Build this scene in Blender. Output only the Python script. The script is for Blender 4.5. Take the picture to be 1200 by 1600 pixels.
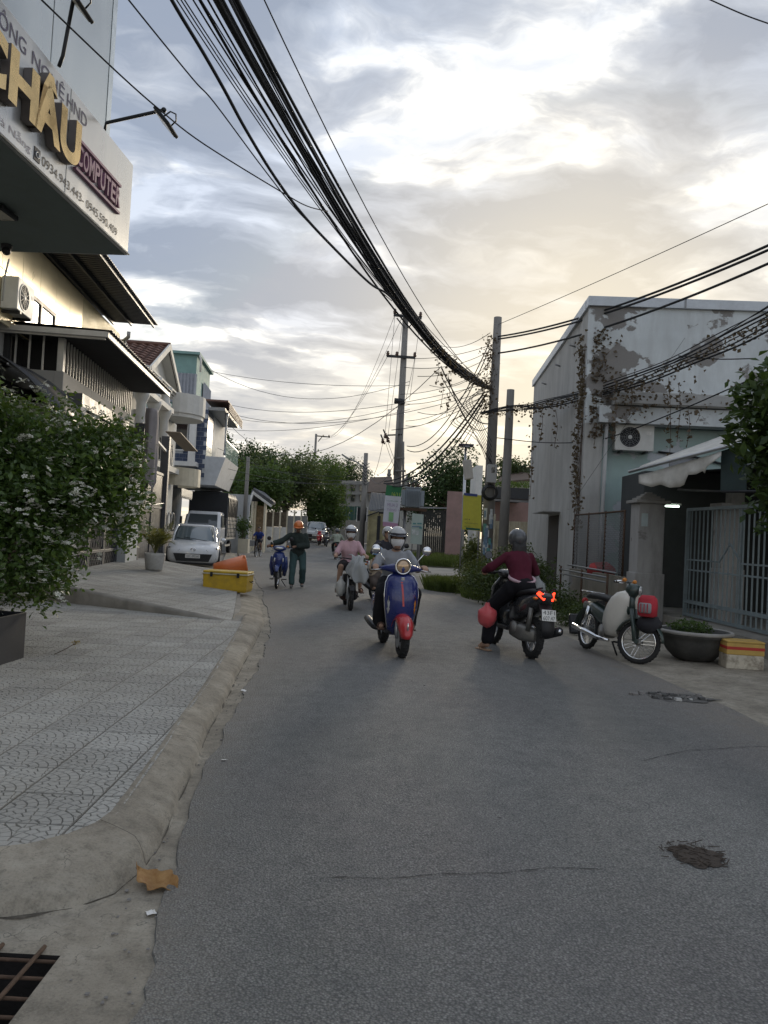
import bpy, bmesh, math, random
import numpy as np
from mathutils import Vector, Matrix, noise
R = math.radians
random.seed(7); rng = np.random.default_rng(7)
for o in list(bpy.data.objects): bpy.data.objects.remove(o)
scene = bpy.context.scene; col = scene.collection
# ---------------------------------------------------------------- camera
PITCH, ROLL, EYE = 1.6, 3.0, 1.55
CAM = Vector((0, 0, EYE))
CM = Matrix.Rotation(R(90 + PITCH), 3, 'X') @ Matrix.Rotation(R(ROLL), 3, 'Z')
cd = bpy.data.cameras.new('camera'); cam = bpy.data.objects.new('camera', cd); col.objects.link(cam)
cd.sensor_fit = 'VERTICAL'; cd.sensor_height = 32; cd.sensor_width = 24; cd.lens = 24
cd.clip_start = .05; cd.clip_end = 3000
cam.matrix_world = Matrix.Translation(CAM) @ CM.to_4x4()
scene.camera = cam
def ray(x, y): return CM @ Vector(((x - 600) / 1200, (800 - y) / 1200, -1))
def px(x, y, d):
    v = ray(x, y); return CAM + v * (d / v.y)
def gp(x, y, z=0.0):
    v = ray(x, y); return CAM + v * ((z - EYE) / v.z)
def pxp(x, y, P, n):
    v = ray(x, y); return CAM + v * ((Vector(P) - CAM).dot(n) / v.dot(n))
# ---------------------------------------------------------------- node helpers
def N(nt, typ, ins=None, out=0, **props):
    n = nt.nodes.new('ShaderNode' + typ)
    for k, v in props.items(): setattr(n, k, v)
    for k, v in (ins or {}).items():
        s = n.inputs[k]
        if isinstance(v, bpy.types.NodeSocket): nt.links.new(v, s)
        else:
            if hasattr(s.default_value, '__len__') and not hasattr(v, '__len__'): v = (v,) * len(s.default_value)
            elif hasattr(s.default_value, '__len__') and len(s.default_value) == 4 and len(v) == 3: v = (*v, 1)
            s.default_value = v
    return n.outputs[out]
def ramp(nt, fac, stops, interp='LINEAR'):
    n = nt.nodes.new('ShaderNodeValToRGB'); n.color_ramp.interpolation = interp
    e = n.color_ramp.elements
    while len(e) < len(stops): e.new(.5)
    for i, (p, c) in enumerate(stops):
        e[i].position = p; e[i].color = (*c, 1) if hasattr(c, '__len__') else (c, c, c, 1)
    nt.links.new(fac, n.inputs[0]); return n.outputs[0]
def mix(nt, f, a, b, mode='MIX'):
    n = nt.nodes.new('ShaderNodeMix'); n.data_type = 'RGBA'; n.blend_type = mode
    for s, v in ((n.inputs[0], f), (n.inputs[6], a), (n.inputs[7], b)):
        if isinstance(v, bpy.types.NodeSocket): nt.links.new(v, s)
        elif not hasattr(v, '__len__'): s.default_value = v
        else: s.default_value = (*v, 1) if len(v) == 3 else v
    return n.outputs[2]
def math_(nt, op, a, b=0.0, c=0.0, clamp=False):
    n = nt.nodes.new('ShaderNodeMath'); n.operation = op; n.use_clamp = clamp
    for s, v in zip(n.inputs, (a, b, c)):
        if isinstance(v, bpy.types.NodeSocket): nt.links.new(v, s)
        else: s.default_value = v
    return n.outputs[0]
# ---------------------------------------------------------------- world, sun, exposure
CLX, CLY = 61.1, 7.7
SUN_AZ, SUN_EL = 14.0, 11.0          # degrees to the right of the view, above the horizon
sdir = Vector((math.sin(R(SUN_AZ)) * math.cos(R(SUN_EL)), math.cos(R(SUN_AZ)) * math.cos(R(SUN_EL)), math.sin(R(SUN_EL))))
w = bpy.data.worlds.new('World'); scene.world = w; w.use_nodes = True
nt = w.node_tree; nt.nodes.clear()
sky = N(nt, 'TexSky', sky_type='NISHITA', sun_disc=False, sun_elevation=R(SUN_EL), sun_rotation=R(SUN_AZ), air_density=1.0, dust_density=1.5)
g = N(nt, 'TexCoord')
sx = nt.nodes.new('ShaderNodeSeparateXYZ'); nt.links.new(g, sx.inputs[0])
X_, Y_, Z_ = sx.outputs
zz = math_(nt, 'MAXIMUM', Z_, 0.0)
den = math_(nt, 'ADD', zz, 0.13)
cv = N(nt, 'CombineXYZ', {0: math_(nt, 'DIVIDE', X_, den), 1: math_(nt, 'DIVIDE', Y_, den), 2: 0.0})
base = ramp(nt, zz, [(0, (.64, .51, .33)), (.07, (.62, .53, .40)), (.15, (.52, .51, .475)), (.26, (.45, .475, .515)), (.45, (.42, .465, .535)), (1, (.43, .47, .54))])
wv = N(nt, 'TexNoise', {'Vector': cv, 'Scale': 1.6, 'Detail': 4, 'Roughness': .55}, out=1)
cvw = N(nt, 'VectorMath', {0: cv, 1: N(nt, 'VectorMath', {0: wv, 'Scale': .5}, operation='SCALE')}, operation='ADD')
n1 = N(nt, 'TexNoise', {'Vector': N(nt, 'Mapping', {'Vector': cvw, 'Location': (CLX, CLY, 0), 'Rotation': (0, 0, -.5), 'Scale': (.85, 1.35, 1)}), 'Scale': 2.0, 'Detail': 11, 'Roughness': .57})
n2 = N(nt, 'TexNoise', {'Vector': N(nt, 'Mapping', {'Vector': cvw, 'Location': (9.2, 5.1, 2), 'Rotation': (0, 0, -.4), 'Scale': (.8, 1.5, 1)}), 'Scale': 2.1, 'Detail': 11, 'Roughness': .6})
n3 = N(nt, 'TexNoise', {'Vector': N(nt, 'Mapping', {'Vector': cv, 'Location': (1.2, 8.1, 4)}), 'Scale': .6, 'Detail': 4, 'Roughness': .5})
dark = ramp(nt, n1, [(.445, 0), (.5, .5), (.6, 1)])
rim = ramp(nt, n1, [(.36, 0), (.455, 1), (.52, 0)])
brt = ramp(nt, n2, [(.46, 0), (.63, 1)])
sund = N(nt, 'VectorMath', {0: g, 1: tuple(sdir)}, operation='DOT_PRODUCT', out=1)
glow = math_(nt, 'POWER', math_(nt, 'MAXIMUM', sund, 0.0), 26.0)
cc = mix(nt, math_(nt, 'MULTIPLY', ramp(nt, n3, [(.4, 0), (.62, 1)]), .4), base, (.37, .42, .54))
cc = mix(nt, math_(nt, 'MULTIPLY', brt, .45), cc, (.62, .61, .58))
cc = mix(nt, math_(nt, 'MULTIPLY', rim, math_(nt, 'MULTIPLY', brt, .7)), cc, (.84, .82, .76))
dk = mix(nt, ramp(nt, zz, [(.05, 0), (.25, 1)]), (.34, .345, .36), (.14, .17, .23))
cc = mix(nt, math_(nt, 'MULTIPLY', dark, .86), cc, dk)
cc = mix(nt, math_(nt, 'MULTIPLY', glow, .5), cc, (.84, .70, .44))
cloud = N(nt, 'VectorMath', {0: cc, 'Scale': 9.2}, operation='SCALE')
skc = N(nt, 'VectorMath', {0: sky, 1: (7.5, 6.6, 5.2)}, operation='MINIMUM')
skm = mix(nt, .9, skc, cloud)
bg = N(nt, 'Background', {'Color': skm, 'Strength': .1})
nt.links.new(bg, nt.nodes.new('ShaderNodeOutputWorld').inputs[0])
sl = bpy.data.lights.new('sun', 'SUN'); sl.energy = 1.1; sl.angle = R(14); sl.color = (1, .86, .66)
so = bpy.data.objects.new('sun', sl); col.objects.link(so); so.location = (0, 0, 40)
so.rotation_euler = (-sdir).to_track_quat('-Z', 'Y').to_euler()
vs = scene.view_settings; vs.view_transform = 'Standard'; vs.look = 'None'; vs.gamma = 1; vs.exposure = 1.0; vs.use_curve_mapping = False
scene.render.engine = 'CYCLES'
# ---------------------------------------------------------------- materials
def new_mat(name):
    m = bpy.data.materials.new(name); m.use_nodes = True; nt = m.node_tree; nt.nodes.clear()
    p = nt.nodes.new('ShaderNodeBsdfPrincipled'); o = nt.nodes.new('ShaderNodeOutputMaterial'); nt.links.new(p.outputs[0], o.inputs[0])
    return m, nt, p
def setp(nt, p, **k):
    for a, v in k.items():
        s = p.inputs[{'rough': 'Roughness', 'metal': 'Metallic', 'col': 'Base Color', 'spec': 'Specular IOR Level', 'coat': 'Coat Weight', 'alpha': 'Alpha', 'nrm': 'Normal', 'ecol': 'Emission Color', 'estr': 'Emission Strength', 'trans': 'Transmission Weight', 'sheen': 'Sheen Weight'}[a]]
        if isinstance(v, bpy.types.NodeSocket): nt.links.new(v, s)
        else: s.default_value = (*v, 1) if hasattr(v, '__len__') and len(v) == 3 else v
_M = {}
def pbr(name, c, rough=.7, metal=0, var=.14, vsc=4, bump=0, bsc=60, spec=.4, coat=0, dirt=0, dcol=(.10, .09, .075), dsc=2.5, streak=0):
    """plain surface: base colour with two-scale variation, optional dirt of its own shape, fine relief"""
    if name in _M: return _M[name]
    m, nt, p = new_mat(name); c = Vector(c)
    tc = N(nt, 'TexCoord', out=3)
    v = tc
    if streak: v = N(nt, 'Mapping', {'Vector': tc, 'Scale': (1, 1, streak)})
    n = N(nt, 'TexNoise', {'Vector': v, 'Scale': vsc, 'Detail': 6, 'Roughness': .6})
    colr = ramp(nt, n, [(.3, tuple(c * (1 - var))), (.7, tuple(x * (1 + var) for x in c))])
    if dirt:
        d = N(nt, 'TexNoise', {'Vector': v, 'Scale': dsc, 'Detail': 8, 'Roughness': .68})
        colr = mix(nt, math_(nt, 'MULTIPLY', ramp(nt, d, [(.45, 0), (.68, 1)]), dirt), colr, dcol)
    rr = ramp(nt, n, [(.3, max(0, rough - .07)), (.7, min(1, rough + .07))])
    setp(nt, p, col=colr, rough=rr, metal=metal, spec=spec, coat=coat)
    if bump:
        b = N(nt, 'TexNoise', {'Vector': tc, 'Scale': bsc, 'Detail': 5, 'Roughness': .6})
        setp(nt, p, nrm=N(nt, 'Bump', {'Strength': bump, 'Distance': .01, 'Height': b}))
    _M[name] = m; return m
def emis(name, c, s):
    m, nt, p = new_mat(name); setp(nt, p, col=c, ecol=c, estr=s, rough=.3); return m
def glass(name, c=(.02, .025, .03), rough=.06, spec=.8):
    if name in _M: return _M[name]
    m, nt, p = new_mat(name); setp(nt, p, col=c, rough=rough, spec=spec, coat=.3); _M[name] = m; return m
def clear(name, c=(.8, .85, .85), mixf=.25, rough=.05):
    """see-through pane or film: part transparent, part glossy surface"""
    m, nt, p = new_mat(name); setp(nt, p, col=c, rough=rough)
    t = N(nt, 'BsdfTransparent', {'Color': (.9, .93, .93)})
    o = [n for n in nt.nodes if n.type == 'OUTPUT_MATERIAL'][0]
    nt.links.new(N(nt, 'MixShader', {0: mixf, 1: t, 2: p.outputs[0]}), o.inputs[0]); return m
def leafm(name, c1, c2, trans=.3, rough=.5, sc=11):
    if name in _M: return _M[name]
    m, nt, p = new_mat(name); tc = N(nt, 'TexCoord', out=3)
    n = N(nt, 'TexNoise', {'Vector': tc, 'Scale': sc, 'Detail': 4, 'Roughness': .7})
    n2 = N(nt, 'TexNoise', {'Vector': tc, 'Scale': sc * .12, 'Detail': 3})
    cl = mix(nt, ramp(nt, n, [(.35, 0), (.66, 1)]), c1, c2)
    cl = mix(nt, math_(nt, 'MULTIPLY', ramp(nt, n2, [(.4, 0), (.65, 1)]), .35), cl, tuple(x * .6 for x in c1))
    setp(nt, p, col=cl, rough=rough, spec=.4)
    t = N(nt, 'BsdfTranslucent', {'Color': mix(nt, .5, cl, (c2[0] * 1.5, c2[1] * 1.4, c2[2] * .6))})
    o = [n for n in nt.nodes if n.type == 'OUTPUT_MATERIAL'][0]
    nt.links.new(N(nt, 'MixShader', {0: trans, 1: p.outputs[0], 2: t}), o.inputs[0])
    _M[name] = m; return m
# ---------------------------------------------------------------- mesh builder
def mw(o):
    m = Matrix.Identity(4)
    while o: m = o.matrix_basis @ m; o = o.parent
    return m
def rotm(a, axis): return Matrix.Rotation(R(a), 4, axis)
def frame(p, q, up=(0, 0, 1)):
    z = (Vector(q) - Vector(p)).normalized(); u = Vector(up)
    if abs(z.dot(u)) > .98: u = Vector((0, 1, 0))
    x = u.cross(z).normalized(); y = z.cross(x)
    return x, y, z
class MB:
    def __init__(s, M=None): s.V = []; s.F = []; s.M = M
    def add(s, vs, fs):
        b = len(s.V)
        s.V += [s.M @ Vector(v) for v in vs] if s.M else [Vector(v) for v in vs]
        s.F += [tuple(b + i for i in f) for f in fs]; return s
    def box(s, c, d, rot=None, taper=1.0):
        x, y, z = d[0] / 2, d[1] / 2, d[2] / 2
        vs = [Vector((a * x * (taper if k > 0 else 1), b * y * (taper if k > 0 else 1), k * z)) for k in (-1, 1) for a, b in ((-1, -1), (1, -1), (1, 1), (-1, 1))]
        if rot: vs = [rot @ v for v in vs]
        return s.add([v + Vector(c) for v in vs], [(3, 2, 1, 0), (4, 5, 6, 7), (0, 1, 5, 4), (1, 2, 6, 5), (2, 3, 7, 6), (3, 0, 4, 7)])
    def b2(s, x0, x1, y0, y1, z0, z1): return s.box(((x0 + x1) / 2, (y0 + y1) / 2, (z0 + z1) / 2), (x1 - x0, y1 - y0, z1 - z0))
    def bar(s, p, q, w_, h, up=(0, 0, 1)):
        p, q = Vector(p), Vector(q); x, y, z = frame(p, q, up)
        vs = [e + x * a * w_ / 2 + y * b * h / 2 for e in (p, q) for a, b in ((-1, -1), (1, -1), (1, 1), (-1, 1))]
        return s.add(vs, [(3, 2, 1, 0), (4, 5, 6, 7), (0, 1, 5, 4), (1, 2, 6, 5), (2, 3, 7, 6), (3, 0, 4, 7)])
    def loft(s, rings, closed=True, cap=True):
        n = len(rings[0]); vs = [v for r in rings for v in r]; fs = []
        for i in range(len(rings) - 1):
            for j in range(n if closed else n - 1):
                k = (j + 1) % n; fs.append((i * n + j, i * n + k, (i + 1) * n + k, (i + 1) * n + j))
        if cap and closed: fs += [tuple(range(n - 1, -1, -1)), tuple((len(rings) - 1) * n + j for j in range(n))]
        return s.add(vs, fs)
    def tube(s, pts, r, n=8, cap=True):
        pts = [Vector(p) for p in pts]; rs = r if hasattr(r, '__len__') else [r] * len(pts); rings = []
        x = None
        for i, p in enumerate(pts):
            a, b = pts[max(0, i - 1)], pts[min(len(pts) - 1, i + 1)]; z = (b - a).normalized()
            if x is None: x = frame(a, b)[0]
            else: x = (x - z * x.dot(z)).normalized()
            y = z.cross(x)
            rings.append([p + (x * math.cos(t) + y * math.sin(t)) * rs[i] for t in (2 * math.pi * j / n for j in range(n))])
        return s.loft(rings, cap=cap)
    def lathe(s, prof, n=20, M=None, a0=0, a1=360):
        full = abs(a1 - a0) >= 359.9; rings = []
        k = n if full else n + 1
        for r_, z in prof:
            ring = [Vector((r_ * math.cos(t), r_ * math.sin(t), z)) for t in (R(a0 + (a1 - a0) * j / n) for j in range(k))]
            rings.append([M @ v for v in ring] if M else ring)
        return s.loft(rings, closed=full, cap=full)
    def ball(s, c, r, n=12, m=8):
        r = r if hasattr(r, '__len__') else (r, r, r); rings = []
        for i in range(m + 1):
            a = math.pi * (.02 + .96 * i / m) - math.pi / 2
            rings.append([Vector((c[0] + r[0] * math.cos(a) * math.cos(t), c[1] + r[1] * math.cos(a) * math.sin(t), c[2] + r[2] * math.sin(a))) for t in (2 * math.pi * j / n for j in range(n))])
        return s.loft(rings)
    def torus(s, c, Rr, r_, M=None, n=28, m=10, sx_=1.0):
        vs = []; fs = []
        for i in range(n):
            a = 2 * math.pi * i / n
            for j in range(m):
                b = 2 * math.pi * j / m; q = Rr + r_ * math.cos(b)
                v = Vector((q * math.cos(a), q * math.sin(a), r_ * sx_ * math.sin(b)))
                vs.append((M @ v if M else v) + Vector(c))
                i2, j2 = (i + 1) % n, (j + 1) % m
                fs.append((i * m + j, i2 * m + j, i2 * m + j2, i * m + j2))
        return s.add(vs, fs)
    def prism(s, poly, M, h):
        """polygon in the xy plane of M, extruded by h along its z"""
        n = len(poly); vs = [M @ Vector((a, b, 0)) for a, b in poly] + [M @ Vector((a, b, h)) for a, b in poly]
        return s.add(vs, [tuple(range(n - 1, -1, -1)), tuple(range(n, 2 * n))] + [(i, (i + 1) % n, n + (i + 1) % n, n + i) for i in range(n)])
    def sheet(s, grid):
        m = len(grid[0]); return s.add([v for r in grid for v in r], [(i * m + j, i * m + j + 1, (i + 1) * m + j + 1, (i + 1) * m + j) for i in range(len(grid) - 1) for j in range(m - 1)])
    def mesh(s, name):
        me = bpy.data.meshes.new(name); me.from_pydata([tuple(v) for v in s.V], [], s.F); me.update(); return me
    def build(s, name, mat, parent=None, smooth=False, bevel=0, kind=None, world=False, solid=0, fix=True):
        if world and parent is not None:
            im = mw(parent).inverted(); s.V = [im @ v for v in s.V]
        me = s.mesh(name)
        if fix:
            bm = bmesh.new(); bm.from_mesh(me); bmesh.ops.recalc_face_normals(bm, faces=bm.faces); bm.to_mesh(me); bm.free()
        return link(name, me, mat, parent, smooth, bevel, kind, solid)
def link(name, me, mat, parent=None, smooth=False, bevel=0, kind=None, solid=0):
    if mat is not None and not me.materials: me.materials.append(mat)
    if smooth: me.polygons.foreach_set('use_smooth', [True] * len(me.polygons))
    o = bpy.data.objects.new(name, me); col.objects.link(o)
    if parent is not None: o.parent = parent
    if solid:
        md = o.modifiers.new('solid', 'SOLIDIFY'); md.thickness = solid; md.offset = 0
    if bevel:
        md = o.modifiers.new('bevel', 'BEVEL'); md.width = bevel; md.segments = 2; md.limit_method = 'ANGLE'; md.angle_limit = R(40)
    if kind: o['kind'] = kind
    return o
def smooth_angle(o, a=40):
    me = o.data; me.polygons.foreach_set('use_smooth', [True] * len(me.polygons))
    try: me.set_sharp_from_angle(angle=R(a))
    except Exception: pass
    return o
def tag(o, label, cat, group=None):
    o['label'] = label; o['category'] = cat
    if group: o['group'] = group
    return o
def thing(name, label, cat, loc=(0, 0, 0), rz=0, group=None):
    o = bpy.data.objects.new(name, None); col.objects.link(o); o.empty_display_size = .2
    o.location = loc; o.rotation_euler = (0, 0, R(rz)); return tag(o, label, cat, group)
def struct(o): o['kind'] = 'structure'; return o
def copy_tree(o, parent=None):
    c = o.copy(); col.objects.link(c); c.parent = parent
    for ch in list(o.children): copy_tree(ch, c)
    return c
def dep_mesh(o):
    dg = bpy.context.evaluated_depsgraph_get(); dg.update()
    return bpy.data.meshes.new_from_object(o.evaluated_get(dg))
_fc = {}
def textmesh(s, extrude=0.0, bevel=0.0):
    k = (s, extrude, bevel)
    if k in _fc: return _fc[k].copy()
    c = bpy.data.curves.new('text', 'FONT'); c.body = s; c.offset = bevel; c.extrude = extrude; c.size = 1
    o = bpy.data.objects.new('text', c); col.objects.link(o); me = dep_mesh(o)
    bpy.data.objects.remove(o); bpy.data.curves.remove(c); me.materials.clear(); _fc[k] = me; return me.copy()
def text(s, name, mat, parent, O, ux, uy, w_, h, ext=0.0, bold=0):
    """lettering fitted to a w x h box; O lower left corner, ux / uy unit vectors in parent space"""
    me = textmesh(s, 1.0 if ext else 0, bold); n = len(me.vertices)
    a = np.zeros(n * 3); me.vertices.foreach_get('co', a); a = a.reshape(-1, 3)
    if not n: return None
    lo, hi = a.min(0), a.max(0); ux, uy = Vector(ux), Vector(uy); nz = ux.cross(uy)
    u = (a[:, 0] - lo[0]) / max(1e-6, hi[0] - lo[0]) * w_; v = (a[:, 1] - lo[1]) / max(1e-6, hi[1] - lo[1]) * h
    z = (a[:, 2] - lo[2]) / max(1e-6, hi[2] - lo[2]) * ext if ext else a[:, 2] * 0
    P = np.array(O)[None] + u[:, None] * np.array(ux)[None] + v[:, None] * np.array(uy)[None] + z[:, None] * np.array(nz)[None]
    me.vertices.foreach_set('co', P.astype(np.float32).ravel()); me.update()
    return link(name, me, mat, parent)
# ---------------------------------------------------------------- foliage
def leaves(name, mat, P, size, parent=None, kind=None, up=.35, aspect=.5, fold=.25, jitter=.35, local=True):
    """many small folded leaves at points P (n x 3)"""
    n = len(P); d = rng.normal(size=(n, 3)); d[:, 2] *= .7; d /= np.linalg.norm(d, axis=1)[:, None]
    nn = rng.normal(size=(n, 3)); nn[:, 2] += up * 3; x = np.cross(d, nn); x /= np.linalg.norm(x, axis=1)[:, None] + 1e-9
    nn = np.cross(x, d); L = size * (1 + jitter * rng.uniform(-1, 1, n))[:, None]
    a = P - d * L * .5; b = P + x * L * aspect * .5 + nn * L * fold * .4; c = P + d * L * .5; e = P - x * L * aspect * .5 + nn * L * fold * .4
    V = np.stack([a, b, c, e], 1).reshape(-1, 3).astype(np.float32)
    me = bpy.data.meshes.new(name); me.vertices.add(4 * n); me.vertices.foreach_set('co', V.ravel())
    k = np.arange(n)[:, None] * 4
    I = np.concatenate([k, k + 1, k + 2, k, k + 2, k + 3], 1).ravel().astype(np.int32)
    me.loops.add(6 * n); me.loops.foreach_set('vertex_index', I)
    me.polygons.add(2 * n); me.polygons.foreach_set('loop_start', np.arange(2 * n, dtype=np.int32) * 3)
    me.update(calc_edges=True)
    return link(name, me, mat, parent, kind=kind)
def blob_points(blobs, clumps, per, spread, shell=.55):
    """leaf positions: clumps through the volume of ellipsoid blobs, biased to the outside"""
    wt = np.array([b[1][0] * b[1][1] * b[1][2] for b in blobs]) ** (2 / 3); wt /= wt.sum()
    idx = rng.choice(len(blobs), clumps, p=wt); C = np.array([b[0] for b in blobs])[idx]; Rr = np.array([b[1] for b in blobs])[idx]
    d = rng.normal(size=(clumps, 3)); d /= np.linalg.norm(d, axis=1)[:, None]
    rad = shell + (1 - shell) * rng.random(clumps) ** .6
    rad *= 1 + .16 * np.sin(d[:, 0] * 7 + idx) * np.cos(d[:, 2] * 6 + d[:, 1] * 5)
    c = C + d * Rr * rad[:, None]
    P = np.repeat(c, per, 0) + rng.normal(size=(clumps * per, 3)) * spread
    return P
def limbs(mb, base, top, r0, ends, rr=.35):
    base, top = Vector(base), Vector(top); mid = base.lerp(top, .5) + Vector((random.uniform(-.1, .1), random.uniform(-.1, .1), 0)) * (top - base).length * .4
    mb.tube([base, base.lerp(mid, .5), mid, top], [r0 * 1.2, r0, r0 * .85, r0 * .6], 8)
    for e in ends:
        e = Vector(e); f = random.uniform(.35, .95); s_ = mid.lerp(top, max(0, f * 2 - 1)) if f > .5 else base.lerp(mid, max(.6, f * 2))
        k = s_.lerp(e, .5) + Vector((random.uniform(-.1, .1), random.uniform(-.1, .1), .12)) * (e - s_).length
        mb.tube([s_, k, e], [r0 * rr * 1.3, r0 * rr, r0 * rr * .35], 6)
def tree(label, base, blobs, mat, clumps, per, leaf, spread, trunk=.15, cat='tree', name='tree', group=None, bark=None, shell=.5, **kw):
    t = thing(name, label, cat, base, 0, group); B = Vector(base)
    top = sum((Vector(b[0]) for b in blobs), Vector()) / len(blobs)
    mb = MB(); limbs(mb, B, top, trunk, [b[0] for b in blobs]); mb.build('trunk', bark or BARK, t, True, world=True)
    P = blob_points(blobs, clumps, per, spread, shell) - np.array(B)[None]
    leaves('crown', mat, P, leaf, t, kind='stuff', **kw); return t
# ================================================================ shared materials
BARK = pbr('bark', (.12, .09, .065), .9, bump=.5, bsc=30)
CONC = pbr('concrete', (.26, .245, .215), .88, var=.22, vsc=3, bump=.35, bsc=70, dirt=.55, dcol=(.11, .10, .085), dsc=2.2)
CONC2 = pbr('weathered_concrete', (.30, .29, .27), .9, var=.2, vsc=2, bump=.3, bsc=50, dirt=.5, dcol=(.10, .095, .085), dsc=1.4)
WHITE = pbr('white_paint', (.72, .71, .68), .6, var=.06, dirt=.25, dcol=(.38, .36, .32))
CREAM = pbr('cream_paint', (.66, .60, .46), .7, var=.08, dirt=.3, dcol=(.34, .30, .22))
DARKM = pbr('dark_metal', (.035, .037, .04), .45, .6, var=.2)
GREYM = pbr('grey_metal', (.24, .245, .25), .45, .5, var=.15)
STEEL = pbr('galvanised_steel', (.45, .46, .47), .38, .85, var=.15)
CHROME = pbr('chrome', (.75, .75, .76), .12, 1, var=.04)
BLACKP = pbr('black_plastic', (.022, .022, .024), .5, var=.2, bump=.1)
RUBBER = pbr('rubber', (.022, .022, .022), .85, var=.25, bump=.2)
RUST = pbr('rusty_steel', (.10, .065, .045), .85, .3, var=.35, vsc=20, bump=.4)
PLASTER = pbr('grey_plaster', (.42, .42, .41), .85, var=.1, vsc=1.5, dirt=.5, dcol=(.2, .2, .195), dsc=1.2, bump=.2, bsc=40, streak=.35)
GLASS = glass('window_glass')
# ================================================================ ground, road, pavements
def gz(y):
    t = min(1, max(0, (y - 44) / 22)); return .55 * t * t * (3 - 2 * t)
def curve(pts):
    ys = np.array([p[0] for p in pts]); xs = np.array([p[1] for p in pts])
    yy = np.arange(ys[0], ys[-1] + .01, .25); xx = np.interp(yy, ys, xs)
    k = np.exp(-np.linspace(-2, 2, 17) ** 2); k /= k.sum()
    xx = np.convolve(np.pad(xx, 8, mode='reflect', reflect_type='odd'), k, 'valid')
    return lambda y: float(np.interp(y, yy, xx))
EA = curve([(-8, -.35), (2.4, -.64), (3, -.78), (5.36, -1.11), (8.26, -1.28), (11.65, -1.6), (16.8, -2.5), (24, -3.95), (32, -5.9), (43, -8.0), (50, -8.2), (58, -7.4), (66, -6.5), (100, -5)])
ER = curve([(-8, 4.2), (7.08, 3.62), (8.5, 3.5), (10, 3.3), (13.6, 3.15), (19.6, 2.1), (24, 1.75), (28, 1.45), (36, 1.0), (45, .4), (63, -1.2), (100, 0)])
def ground_mat():
    m, nt, p = new_mat('earth'); tc = N(nt, 'TexCoord', out=3)
    n = N(nt, 'TexNoise', {'Vector': tc, 'Scale': .35, 'Detail': 8, 'Roughness': .65})
    n2 = N(nt, 'TexNoise', {'Vector': tc, 'Scale': 9, 'Detail': 6, 'Roughness': .7})
    c = mix(nt, ramp(nt, n, [(.42, 0), (.6, 1)]), (.17, .145, .11), (.07, .085, .035))
    c = mix(nt, math_(nt, 'MULTIPLY', n2, .5), c, (.10, .09, .07))
    setp(nt, p, col=c, rough=.95, nrm=N(nt, 'Bump', {'Strength': .6, 'Distance': .03, 'Height': n2})); return m
def asphalt_mat():
    m, nt, p = new_mat('asphalt'); tc = N(nt, 'TexCoord', out=3)
    big = N(nt, 'TexNoise', {'Vector': N(nt, 'Mapping', {'Vector': tc, 'Scale': (1, .35, 1)}), 'Scale': .55, 'Detail': 5, 'Roughness': .55})
    mid = N(nt, 'TexNoise', {'Vector': tc, 'Scale': 6, 'Detail': 6, 'Roughness': .65})
    vo = N(nt, 'TexVoronoi', {'Vector': tc, 'Scale': 105, 'Randomness': 1})
    voc = N(nt, 'TexVoronoi', {'Vector': tc, 'Scale': 105, 'Randomness': 1}, out=1)
    gr = N(nt, 'TexNoise', {'Vector': tc, 'Scale': 190, 'Detail': 3, 'Roughness': .7})
    hue = N(nt, 'TexNoise', {'Vector': tc, 'Scale': .4, 'Detail': 3}, out=0)
    c = mix(nt, ramp(nt, big, [(.34, 0), (.66, 1)]), (.14, .146, .137), (.252, .25, .232))
    c = mix(nt, math_(nt, 'MULTIPLY', ramp(nt, hue, [(.45, 0), (.6, 1)]), .5), c, (.165, .152, .148))
    bw = N(nt, 'RGBToBW', {0: voc})
    c = mix(nt, math_(nt, 'MULTIPLY', ramp(nt, bw, [(.5, 0), (.9, 1)]), math_(nt, 'MULTIPLY', ramp(nt, big, [(.35, .45), (.65, 1)]), .75)), c, (.38, .375, .355))
    c = mix(nt, math_(nt, 'MULTIPLY', ramp(nt, vo, [(.3, 0), (.75, 1)]), .7), c, (.055, .056, .058))
    c = mix(nt, math_(nt, 'MULTIPLY', ramp(nt, mid, [(.5, 0), (.75, 1)]), .3), c, (.09, .09, .09))
    ed = N(nt, 'Attribute', {}, out=2, attribute_name='edge', attribute_type='GEOMETRY')
    em = math_(nt, 'MULTIPLY', ed, ramp(nt, mid, [(.3, .25), (.6, 1)]))
    c = mix(nt, math_(nt, 'MULTIPLY', em, .75), c, (.245, .215, .175))
    h = math_(nt, 'ADD', math_(nt, 'MULTIPLY', vo, -1.0), math_(nt, 'MULTIPLY', gr, .5))
    setp(nt, p, col=c, rough=ramp(nt, mid, [(.3, .6), (.7, .8)]), spec=.35, nrm=N(nt, 'Bump', {'Strength': .9, 'Distance': .008, 'Height': h})); return m
yl = [-300, -60, -8, 7, 9] + [44 + i * 2 for i in range(13)] + [90, 160, 300, 800, 2500]
gm = MB(); gm.sheet([[Vector((x, y, gz(y) - (.8 if -9 < y < 8 and abs(x) < 9 else .06))) for x in (-1200, -60, -8, 8, 60, 1200)] for y in yl])
struct(gm.build('ground', ground_mat()))
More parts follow.
